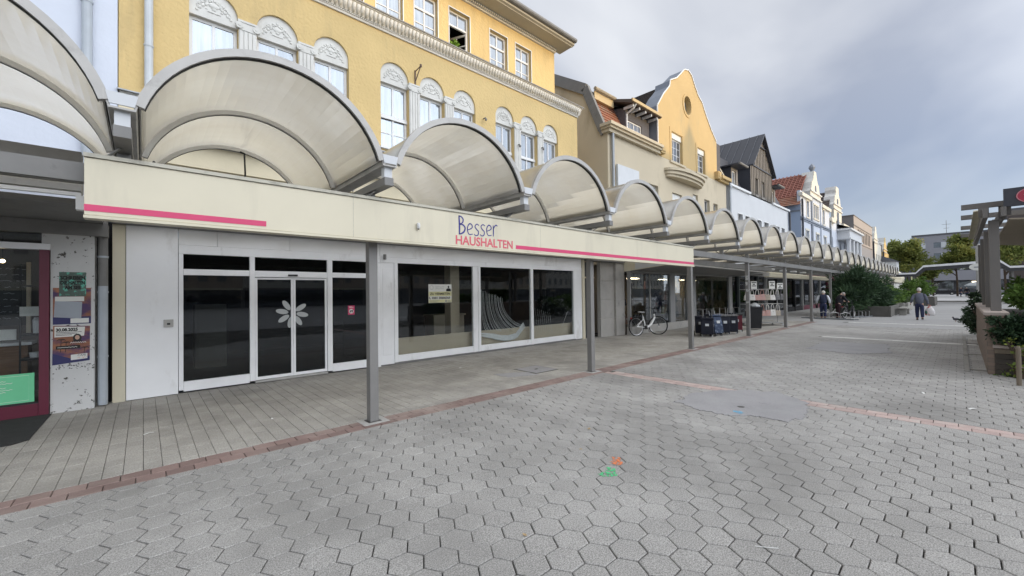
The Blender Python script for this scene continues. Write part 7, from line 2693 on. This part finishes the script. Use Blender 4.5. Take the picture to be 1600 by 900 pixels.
# ------------------------------------------------------------------ covered crossing and step at the far end
M_whc = pmat('crossing_white', (.82, .83, .84), .5, .05, 1)
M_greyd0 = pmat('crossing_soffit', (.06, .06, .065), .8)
cx = thing('covered_crossing', 'white raised walkway roof crossing the street at the far end', 'canopy', (66, 0, 0))
prof = [(5.2, 3.15, 3.5), (3.4, 3.15, 3.5), (2.75, 3.85, 4.28), (-2.85, 4.05, 4.55), (-3.5, 3.45, 3.85), (-14, 3.45, 3.85)]
for (ya, ba, ta), (yb, bb_, tb) in zip(prof[:-1], prof[1:]):
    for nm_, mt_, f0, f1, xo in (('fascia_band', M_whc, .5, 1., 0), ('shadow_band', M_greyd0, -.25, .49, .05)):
        z = [ba + (ta - ba) * f0, ba + (ta - ba) * f1, bb_ + (tb - bb_) * f1, bb_ + (tb - bb_) * f0]
        MB().add([(65.8 + xo, ya, z[0]), (65.8 + xo, ya, z[1]), (65.8 + xo, yb, z[2]), (65.8 + xo, yb, z[3]), (66.0, ya, z[0]), (66.0, ya, z[1]), (66.0, yb, z[2]), (66.0, yb, z[3])],
                 [(0, 1, 2, 3), (4, 7, 6, 5), (1, 5, 6, 2), (0, 3, 7, 4)]).build(nm_, mt_, cx)
    MB().add([(66, ya, ba - .02), (66, yb, bb_ - .02), (70, yb, bb_ - .02), (70, ya, ba - .02), (66, ya, ta - .05), (66, yb, tb - .05), (70, yb, tb - .05), (70, ya, ta - .05)],
             [(0, 3, 2, 1), (4, 5, 6, 7), (2, 3, 7, 6)]).build('roof_slab', M_greyd0, cx)
for (y, z) in ((3.6, 3.2), (-3.7, 3.4), (-9, 3.4)):
    for x in (66.3, 69.6):
        MB().box(x - .08, x + .08, y - .08, y + .08, 0, z).build('post', M_steel, cx)
struct(MB().box(72.0, 72.6, -3.5, 4.5, 0, .14).build('far_kerb', M_conc))
struct(MB().box(72.6, 145, -40, 4.5, .0, .135).build('far_square', pmat('far_square_pale', (.44, .44, .44), .9, .06, .3)))
far = thing('corner_kiosk', 'low rounded cream roof with a row of lit windows behind the shrubs', 'building', (75, 6, 0))
MB().box(70, 84, 5.5, 9, 2.5, 2.9).build('roof', M_cream, far)
for k in range(7):
    MB().box(70.6 + 1.9 * k, 71.8 + 1.9 * k, 5.6, 5.66, 1.5, 2.35).build('window', M_signw, far)
MB().box(70.2, 84, 5.7, 8.9, 0, 2.49).build('wall', M_brwd, far)
MB().lathe([(1.3, 0), (1.35, .3), (1.2, .9), (.7, 1.35), (.05, 1.5)], 14, (80.5, 6.6, 2.9)).build('dome', M_cream, far)

# ------------------------------------------------------------------ buildings closing the street
M_greyb = pmat('grey_apartment', (.30, .30, .325), .85, .04, 1)
M_greyd = pmat('dark_grey_apartment', (.115, .115, .125), .85, .05, 1)
M_paneb = pmat('pale_infill', (.56, .58, .60), .7, .04, 1)


def rot_wall(mb):
    """turn a wall built facing -Y (x along, y depth) into one facing -X: x -> -Y, y -> +X"""
    mb.v = [(y, -x, z) for x, y, z in mb.v]
    return mb


ap = thing('apartment_block', 'grey apartment block closing the street behind the trees', 'building', (150, 0, 0))
rows = [(12.0, 13.4), (8.9, 10.6), (5.7, 7.3)]
ops = []
for z0, z1 in rows:
    for k in range(9):
        a = -8 + 3.7 * k
        ops.append((a, a + 1.3, z0, z1, False))
m = MB()
wall(m, -8.3, 26, 0, 15.2, 150, .3, ops)
rot_wall(m)
m.build('wall', M_greyb, ap)
for a, b, z0, z1, _ in ops:
    MB().box(150.15, 150.2, -b, -a, z0, z1).build('window', M_glassd, ap)
    MB().box(149.95, 150.1, -b - .95, -b - .02, z0 + .02, z1 - .02).build('infill_panel', M_paneb, ap)
MB().box(149.9, 165, -26, 8.3, 15.2, 15.6).build('roof_edge', M_greyd, ap)
MB().box(149.6, 149.98, -26, -4.8, 0, 10.8).build('dark_front', M_greyd, ap)
MB().box(149.55, 149.97, -4.79, 8.2, 0, 8.3).build('dark_base', M_greyd, ap)
for k in range(5):
    MB().box(149.4, 149.54, 7.2 - 2.7 * k, 8.0 - 2.7 * k, 6.2, 7.8).build('infill_panel', M_paneb, ap)
    MB().box(149.4, 149.54, 5.9 - 2.7 * k, 7.1 - 2.7 * k, 6.2, 7.8).build('window', M_glassd, ap)
MB().box(150, 165, 8.3, 16, 0, 12.4).build('lower_wing', M_greyd, ap)
MB().box(149.7, 165, 8.0, 16.3, 12.4, 12.9).build('wing_roof', M_anth, ap)
MB().box(148, 149.9, -22, 4.5, 3.6, 6.0).build('shop_canopy', M_greyb, ap)
MB().box(148.3, 149.9, 4.6, 8.2, 3.4, 5.6).build('sign_panel', M_greyd, ap)
MB().box(148.2, 148.29, 5.0, 6.8, 3.9, 5.0).build('red_sign', pmat('dull_red_sign', (.30, .06, .07), .6), ap)
MB().box(146.5, 146.6, 6.6, 8.4, 2.8, 5.2).build('yellow_sign', M_signy, ap)
for k in range(6):
    MB().box(149.3, 149.5, -20 + 4.2 * k, -20 + 4.2 * k + 3.6, .2, 3.4).build('shop_window', M_glassd, ap)
MB().box(149.0, 149.2, -6, -2, 3.0, 3.3).build('lit_strip', emit_mat('lit_strip', (1, .85, .6), 2.), ap)
MB().tube([(152, 2, 15.6), (152, 2, 19)], .05, 5).bar((152, 1.2, 18), (152, 2.8, 18), .06).bar((152, 1.5, 17), (152, 2.5, 17), .06).build('aerial', M_alud, ap)
bb2 = thing('brown_apartments', 'dark brown flats with white windows behind the right hand planters', 'building', (95, -20, 0))
ops = []
for z0, z1 in ((9.5, 11.0), (6.2, 7.7), (3.0, 4.5)):
    for k in range(6):
        ops.append((7.2 + 3.2 * k, 9.4 + 3.2 * k, z0, z1, False))
m = MB()
wall(m, 5.2, 30, 0, 13.5, 100, .3, ops)
rot_wall(m)
m.build('wall', pmat('brown_brick_far', (.10, .085, .08), .9, .1, 2), bb2)
for a, b, z0, z1, _ in ops:
    fr_o = MB().box(100.1, 100.2, -b, -a, z0, z1).build('window', M_frame, bb2)
    MB().box(100.05, 100.09, -b + .15, -(a + b) / 2 - .08, z0 + .15, z1 - .15).box(100.05, 100.09, -(a + b) / 2 + .08, -a - .15, z0 + .15, z1 - .15).build('pane', M_glassd, fr_o)
MB().box(99.7, 112, -30, -5.2, 13.5, 13.9).build('roof_edge', M_greyd, bb2)


def tree(label, x, y, z, rx, rz, n, seed, mat=M_tree, blobs=None):
    t = thing('tree', label, 'tree', (x, y, 0))
    rg_ = random.Random(seed)
    tk = MB().tube([(x, y, 0), (x + .1, y, z * .35), (x - .05, y + .1, z * .7), (x, y, z)], [.16, .13, .10, .06], 8)
    for k in range(7):
        a = rg_.uniform(0, 6.28)
        z0 = z * rg_.uniform(.45, .85)
        tk.tube([(x, y, z0), (x + rx * .4 * math.cos(a), y + rx * .4 * math.sin(a), z0 + rz * .3), (x + rx * .8 * math.cos(a), y + rx * .8 * math.sin(a), z0 + rz * rg_.uniform(.3, .7))], [.09, .06, .03], 5)
    tk.build('trunk', M_bark, t)
    bl_ = []
    for k in range(9):
        a = rg_.uniform(0, 6.28)
        q = rg_.uniform(.2, .75)
        bl_.append((x + rx * q * math.cos(a), y + rx * q * math.sin(a), z + rz * rg_.uniform(-.55, .65), rx * rg_.uniform(.35, .55), rx * rg_.uniform(.35, .55), rz * rg_.uniform(.3, .5)))
    foliage('crown', mat, bl_, n, .42, seed, t, aspect=1.6, clump=.75, nclump=150, surf=.4)
    return t


tree('sun-gilded tree left of the white crossing roof', 112, 6.9, 8.0, 3.6, 3.3, 9000, 31)
tree('tree behind the crossing roof, right of the apartment windows', 112, .3, 8.6, 3.6, 3.6, 9000, 32)
tree('tree seen right of the pergola posts', 95, -4.6, 6.6, 2.6, 3.0, 6000, 33)
tree('low dark tree between the two sun-gilded trees, at the crossing', 118, 3.6, 5.0, 2.2, 2.0, 4000, 34)


def car(label, x, y, rot, mat):
    t = thing('car', label, 'car', (x, y, .135), rot, None, local=True)
    prof_ = [(-2.15, .35), (-2.2, .75), (-2.0, .95), (-1.35, 1.02), (-.7, 1.42), (.75, 1.46), (1.6, 1.08), (2.1, .95), (2.2, .6), (2.15, .3)]
    MB().prismY(prof_, -.85, .85).build('body', mat, t, bevel=.06)
    for e in (-.856, .856):
        MB().prismY([(-1.15, 1.03), (-.62, 1.36), (.68, 1.39), (1.35, 1.07)], e - .006, e + .006).build('side_window', M_glassd, t)
        for wx in (-1.35, 1.35):
            w_ = MB().tube([(wx, e * .95, .32), (wx, e * 1.04, .32)], .32, 14).build('wheel', M_tyre, t)
            MB().tube([(wx, e * 1.03, .32), (wx, e * 1.06, .32)], .19, 10).build('rim', M_alu, w_)
    for e in (-.6, .6):
        MB().box(-2.24, -2.16, e - .18, e + .18, .65, .8).build('headlight', M_endw, t)
        MB().box(2.14, 2.22, e - .16, e + .16, .7, .85).build('tail_light', pmat('rear_light', (.3, .02, .02), .3), t)
    return t


M_carb = pmat('car_black', (.012, .012, .014), .25, .03, 2, spec=.6)
M_carg = pmat('car_silver', (.35, .36, .38), .3, .03, 2, metal=.5)
car('black car parked across the far end of the street', 134, 2.6, R(95), M_carb)
car('second dark car behind the black one at the far end', 139, -1.6, R(88), pmat('car_grey_dark', (.06, .06, .07), .3))
car('silver car at the far end near the signpost', 136, -7.0, R(92), M_carg)
car('olive car half hidden by the farthest shrub', 138, 6.6, R(90), pmat('car_olive', (.16, .14, .07), .35))
um = thing('market_umbrella', 'pale grey parasol at the far end beside the signpost', 'umbrella', (118, -2.4, 0))
MB().lathe([(1.9, 0), (1.2, .45), (.1, .8), (.01, .82)], 8, (118, -2.4, 2.1)).build('canopy', M_paneb, um)
MB().tube([(118, -2.4, .1), (118, -2.4, 2.9)], .04, 6).build('pole', M_alu, um)
arms0 = ((-.03, .16, .63), (.0, .18, .50), (-.03, -.16, .63), (.0, -.18, .50))
person('distant person in black beside the signpost', (104, -.8, .135), R(20), 1.7, .02, M_coat, M_jean, M_hairg, M_shoe, arms0, (.03, .03, 0), (-.01, -.05, 0))
person('distant person in a dark jacket close to the one in black', (105.5, -.1, .135), R(-60), 1.65, .02, M_vest, M_jean, M_hairg, M_shoe, arms0, (.03, .03, 0), (-.01, -.05, 0))
person('distant person in pale clothes by the farthest shrub', (104, 3.75, .135), R(180), 1.75, .02, M_shirt, M_paneb, M_hairg, M_shoe, arms0, (.02, .02, 0), (-.02, -.02, 0))
spst = thing('sign_post', 'grey signpost with an oval sign left of the pergola', 'sign', (41.5, -.86, 0))
MB().tube([(41.5, -.86, 0), (41.5, -.86, 4.6)], .11, 10).build('pole', M_alu, spst)
MB().prismX([(-.86 + .42 * math.cos(2 * math.pi * k / 18), 3.05 + .24 * math.sin(2 * math.pi * k / 18)) for k in range(18)], 41.34, 41.37).build('oval_plate', M_signw, spst)
MB().box(41.325, 41.335, -1.05, -.67, 3.0, 3.08).build('print', M_grey, spst)
pg = thing('pigeon', 'dark pigeon on the paving left of the right hand shrub', 'bird', (29.5, .15, 0), R(120), None, local=True)
MB().ball((0, 0, .13), (.13, .06, .065), 10, 7).ball((.12, 0, .22), (.035, .03, .035), 8, 6).tube([(.08, 0, .16), (.12, 0, .21)], [.04, .025], 7).add([(-.10, -.03, .13), (-.10, .03, .13), (-.24, .035, .09), (-.24, -.035, .09)], [(0, 1, 2, 3)]).build('body', pmat('pigeon_grey', (.06, .06, .07), .7), pg, smooth=True)
MB().tube([(.02, .02, .07), (.02, .02, .0)], .006, 5).tube([(.02, -.02, .07), (.02, -.02, .0)], .006, 5).tube([(.15, 0, .22), (.185, 0, .21)], [.010, .003], 5).build('legs_and_beak', pmat('pigeon_pink', (.3, .14, .12), .7), pg)

# ------------------------------------------------------------------ right hand planter with pergola
M_brickw = None


def brick_mat(name, c1, c2, mortar, scale):
    m, t, b = nt_new(name)
    N = t.nodes.new
    tcn = N('ShaderNodeTexCoord')
    sp = N('ShaderNodeSeparateXYZ')
    cb_ = N('ShaderNodeCombineXYZ')
    ad = N('ShaderNodeMath')
    t.links.new(tcn.outputs['Object'], sp.inputs[0])
    t.links.new(sp.outputs['X'], ad.inputs[0])
    t.links.new(sp.outputs['Y'], ad.inputs[1])
    t.links.new(ad.outputs[0], cb_.inputs['X'])
    t.links.new(sp.outputs['Z'], cb_.inputs['Y'])
    br_ = N('ShaderNodeTexBrick')
    br_.inputs['Color1'].default_value = (*c1, 1)
    br_.inputs['Color2'].default_value = (*c2, 1)
    br_.inputs['Mortar'].default_value = (*mortar, 1)
    br_.inputs['Scale'].default_value = scale
    br_.inputs['Mortar Size'].default_value = .015
    br_.inputs['Brick Width'].default_value = 1.0
    br_.inputs['Row Height'].default_value = .32
    t.links.new(cb_.outputs[0], br_.inputs['Vector'])
    t.links.new(br_.outputs['Color'], b.inputs['Base Color'])
    bu = N('ShaderNodeBump')
    bu.inputs['Strength'].default_value = .5
    bu.inputs['Distance'].default_value = .01
    bu.invert = True
    t.links.new(br_.outputs['Fac'], bu.inputs['Height'])
    t.links.new(bu.outputs[0], b.inputs['Normal'])
    b.inputs['Roughness'].default_value = .9
    return m


M_brk = brick_mat('planter_brick', (.20, .155, .125), (.25, .19, .15), (.13, .12, .105), 4.2)
M_cap = pmat('planter_cap_stone', (.42, .36, .32), .8, .12, 3, .2, 40, objrand=.15)
M_wood = pmat('weathered_wood', (.20, .165, .125), .85, .15, 3, .3, 30, stretch=(6, 6, .6))
M_sleep = pmat('dark_sleeper', (.075, .065, .055), .85, .2, 3, .3, 30)
PW = -.33
rp = thing('brick_planter', 'tall brick planter with cap stones carrying the pergola', 'planter', (13, -1, 0))
MB().box(12.0, 19.5, PW - .26, PW, 0, 1.12).build('front_wall', M_brk, rp)
MB().box(12.0, 12.26, -.55, PW - .263, .0, 1.118).build('end_wall', M_brk, rp)
me_cap = MB().cbox(-.155, .155, -.16, .16, 0, .06, .01).mesh('cap_stone', M_cap)
for k in range(24):
    instance(me_cap, 'cap_stone', (12.16 + .316 * k, PW - .13, 1.122), (0, 0, random.uniform(-.02, .02)), None)
    o = bpy.context.scene.collection.objects[-1]
    o.location = (12.16 + .316 * k, PW - .13, 1.122)
    o.parent = rp
    o.matrix_parent_inverse = Matrix.Translation(-Vector(rp.location))
MB().box(12.27, 19.5, -5, PW - .263, .0, 1.0).build('soil', M_soil, rp)
lp = thing('low_planter', 'low planter of dark stacked timber in front of the brick planter', 'planter', (12, -1.5, 0))
for k in range(5):
    MB().box(11.98, 12.12, -4.5, -.42, .004 + .10 * k, .098 + .10 * k).build('timber', M_sleep if k < 4 else M_wood, lp, bevel=.006)
MB().box(12.12, 12.6, -4.5, -.56, .0, .45).build('soil', M_soil, lp)
MB().box(11.94, 12.24, -.80, -.40, .505, .56).build('cap_slab', M_cap, lp)
shrub('laurel_shrub', 'dark evergreen shrub in front of the pergola post at right', [(11.98, -.58, .86, .20, .22, .32), (11.95, -.85, .88, .25, .28, .36), (12.0, -1.3, .9, .3, .4, .38), (12.0, -2.0, .9, .35, .5, .4)], 11000, .075, M_hedge, 41, ((12.3, -1.0, .4),), clump=.11, nclump=210, aspect=2.0, surf=.4)
shrub('laurel_shrub', 'lighter green shrub on the brick planter behind the post', [(13.7, -.95, 1.42, .5, .28, .28), (15.0, -1.2, 1.5, .7, .4, .36), (16.8, -1.5, 1.5, .9, .6, .4)], 5500, .12, M_shr, 42, ((15, -1.5, 1.0),), clump=.18, nclump=120)
shrub('laurel_shrub', 'ivy like shrub spilling over the far end of the brick planter', [(19.6, -.32, 1.0, .55, .28, .55), (20.3, -.35, .6, .5, .25, .55), (21.4, -.42, .35, .6, .25, .33)], 4200, .10, M_hedge, 43, ((20, -.4, .3),), clump=.14, nclump=80)
shrub('vine_plant', 'yellow green vine seedling growing before the low planter', [(11.72, -.80, .42, .10, .14, .20), (11.75, -.62, .62, .08, .10, .09), (11.75, -.72, .15, .10, .22, .12)], 170, .055, leaf_mat('vine_leaf', (.10, .17, .03), (.30, .34, .08), (.45, .42, .12)), 44, ((11.78, -.75, 0),), clump=.09, nclump=20, aspect=1.2)
hd = thing('railing_post', 'weathered round wooden post in front of the low planter at right', 'post', (10.9, -.64, 0))
MB().tube([(10.9, -.64, 0), (10.9, -.64, .62), (10.9, -.64, .66)], [.032, .031, .018], 10).build('shaft', M_wood, hd)
MB().tube([(10.9, -.66, .30), (10.9, -1.9, .28)], .010, 6).build('rod', M_wood, hd)
# ladder-like kerb stones beside the planter
kb = thing('kerb_edging', 'pale kerb stones laid like a ladder along the brick planter', 'kerb', (14, -.2, 0))
for k in range(9):
    MB().box(12.0 + .95 * k, 12.94 + .95 * k, -.10, -.03, -.02, .025).build('kerb_stone', M_conc, kb)
for k in range(0, 9, 3):
    MB().box(12.3 + .95 * k, 12.37 + .95 * k, -.325, -.103, -.02, .02).build('cross_stone', M_conc, kb)
# pergola
M_perg = pmat('pergola_grey_paint', (.175, .165, .155), .7, .12, 2, .2, 40, stretch=(1, 1, .4))
pe = thing('pergola', 'grey painted timber pergola on square posts at the right edge', 'pergola', (13, -.5, 1.1))
for x in (12.66, 15.0, 17.3, 19.6):
    MB().box(x - .07, x + .07, -.55, -.41, 1.18 if x < 19.5 else 0, 3.0).build('post', M_perg, pe, bevel=.006)
    MB().box(x - .11, x - .073, -.60, -.545, 3.0 - .02, 3.26).build('bracket', M_perg, pe)
MB().box(12.2, 20.2, -.40, -.33, 3.02, 3.20).build('long_beam', M_perg, pe)
MB().box(12.2, 20.2, -.63, -.56, 3.02, 3.20).build('long_beam', M_perg, pe)
for k, x in enumerate((12.55, 14.35, 16.8, 19.3)):
    b = MB().box(x - .04, x + .04, -4.6, -.05, 3.255, 3.36)
    b.build('rafter', M_perg, pe, bevel=.004)
MB().box(12.44, 12.50, -.42, -.28, 3.06, 3.253).box(12.44, 12.50, -.70, -.585, 3.06, 3.253).build('packing_block', M_perg, pe)
M_sheet = pmat('pergola_sheet', (.46, .43, .33), .6, .1, 3)
cs_ = MB()
for k in range(26):
    x = 12.7 + .28 * k
    cs_.add([(x, -.22, 3.22), (x + .14, -.22, 3.26), (x + .28, -.22, 3.22), (x, -.34, 3.23), (x + .14, -.34, 3.27), (x + .28, -.34, 3.23)], [(0, 1, 4, 3), (1, 2, 5, 4)])
cs_.build('edge_sheet', M_sheet, pe)
aw_ = thing('fabric_awning', 'beige fabric awning sloping down behind the pergola', 'awning', (15, -2, 2.6))
M_fab = pmat('awning_fabric', (.40, .345, .27), .9, .06, 2)
MB().add([(13.4, -.72, 3.10), (19.5, -.72, 3.0), (19.5, -4.4, 2.55), (13.4, -4.4, 2.75), (13.4, -.72, 3.07), (19.5, -.72, 2.97), (19.5, -4.4, 2.52), (13.4, -4.4, 2.72)], [(0, 1, 2, 3), (7, 6, 5, 4), (0, 3, 7, 4), (1, 0, 4, 5), (2, 1, 5, 6)]).build('fabric', M_fab, aw_)
sgn = thing('cafe_sign', 'dark sign board with a red round emblem on the pergola', 'sign', (12.3, -1.3, 3.2))
MB().box(12.26, 12.34, -2.6, -.60, 3.20, 3.545).build('board', pmat('sign_anthracite', (.055, .057, .07), .5), sgn)
el = lambda ry, rz, n=28: [(-.99 + ry * math.cos(2 * math.pi * k / n), 3.375 + rz * math.sin(2 * math.pi * k / n)) for k in range(n)]
MB().prismX(el(.24, .155), 12.250, 12.258).build('emblem', pmat('emblem_red', (.42, .045, .08), .5, .08, 10), sgn)
MB().prismX([(-.99 + (.125 + .018 * math.sin(7 * a) + .01 * math.sin(11 * a)) * math.cos(a), 3.375 + (.08 + .012 * math.sin(7 * a)) * math.sin(a)) for a in [2 * math.pi * k / 40 for k in range(40)]], 12.242, 12.249).build('emblem_patch', M_signw, sgn)
rng_e = MB()
for k in range(28):
    a0, a1 = 2 * math.pi * k / 28, 2 * math.pi * (k + 1) / 28
    q = lambda a, f: (12.249, -.99 + .24 * f * math.cos(a), 3.375 + .155 * f * math.sin(a))
    rng_e.quad(q(a0, .93), q(a1, .93), q(a1, .99), q(a0, .99))
rng_e.build('emblem_ring', pmat('emblem_pink', (.6, .25, .28), .5), sgn)
lampr = []
for i, (x, y) in enumerate(((33, -4.3), (36, -4.6), (40, -5.6))):
    l = thing('garden_lamp', ['left', 'middle', 'right'][i] + ' slim black lamp among the shrubs beyond the pergola', 'lamp', (x, y, 0))
    MB().tube([(x, y, 0), (x, y, 2.35)], .05, 8).build('pole', M_anth, l)
    MB().lathe([(.05, 0), (.28, .05), (.3, .12), (.05, .2)], 12, (x, y, 2.33)).build('head', M_anth, l)
shrub('leafy_shrub', 'green hedge beyond the pergola at the right edge', [(24, -2.6, .9, 2.2, 1.2, .7), (28, -3.2, .95, 2.4, 1.3, .8)], 5000, .16, M_shr, 46, ((26, -3, 0),), clump=.28, nclump=110)
# small weeds and dirt at the foot of the low planter
foliage('weeds', M_shr, [(11.8, -1.0, .05, .10, .5, .06), (11.85, -.5, .03, .08, .15, .03)], 220, .05, 47, None, clump=.05, nclump=22, kind='stuff')
w = bpy.data.objects['weeds']
w['label'] = 'low weeds at the foot of the timber planter'
w['category'] = 'weeds'
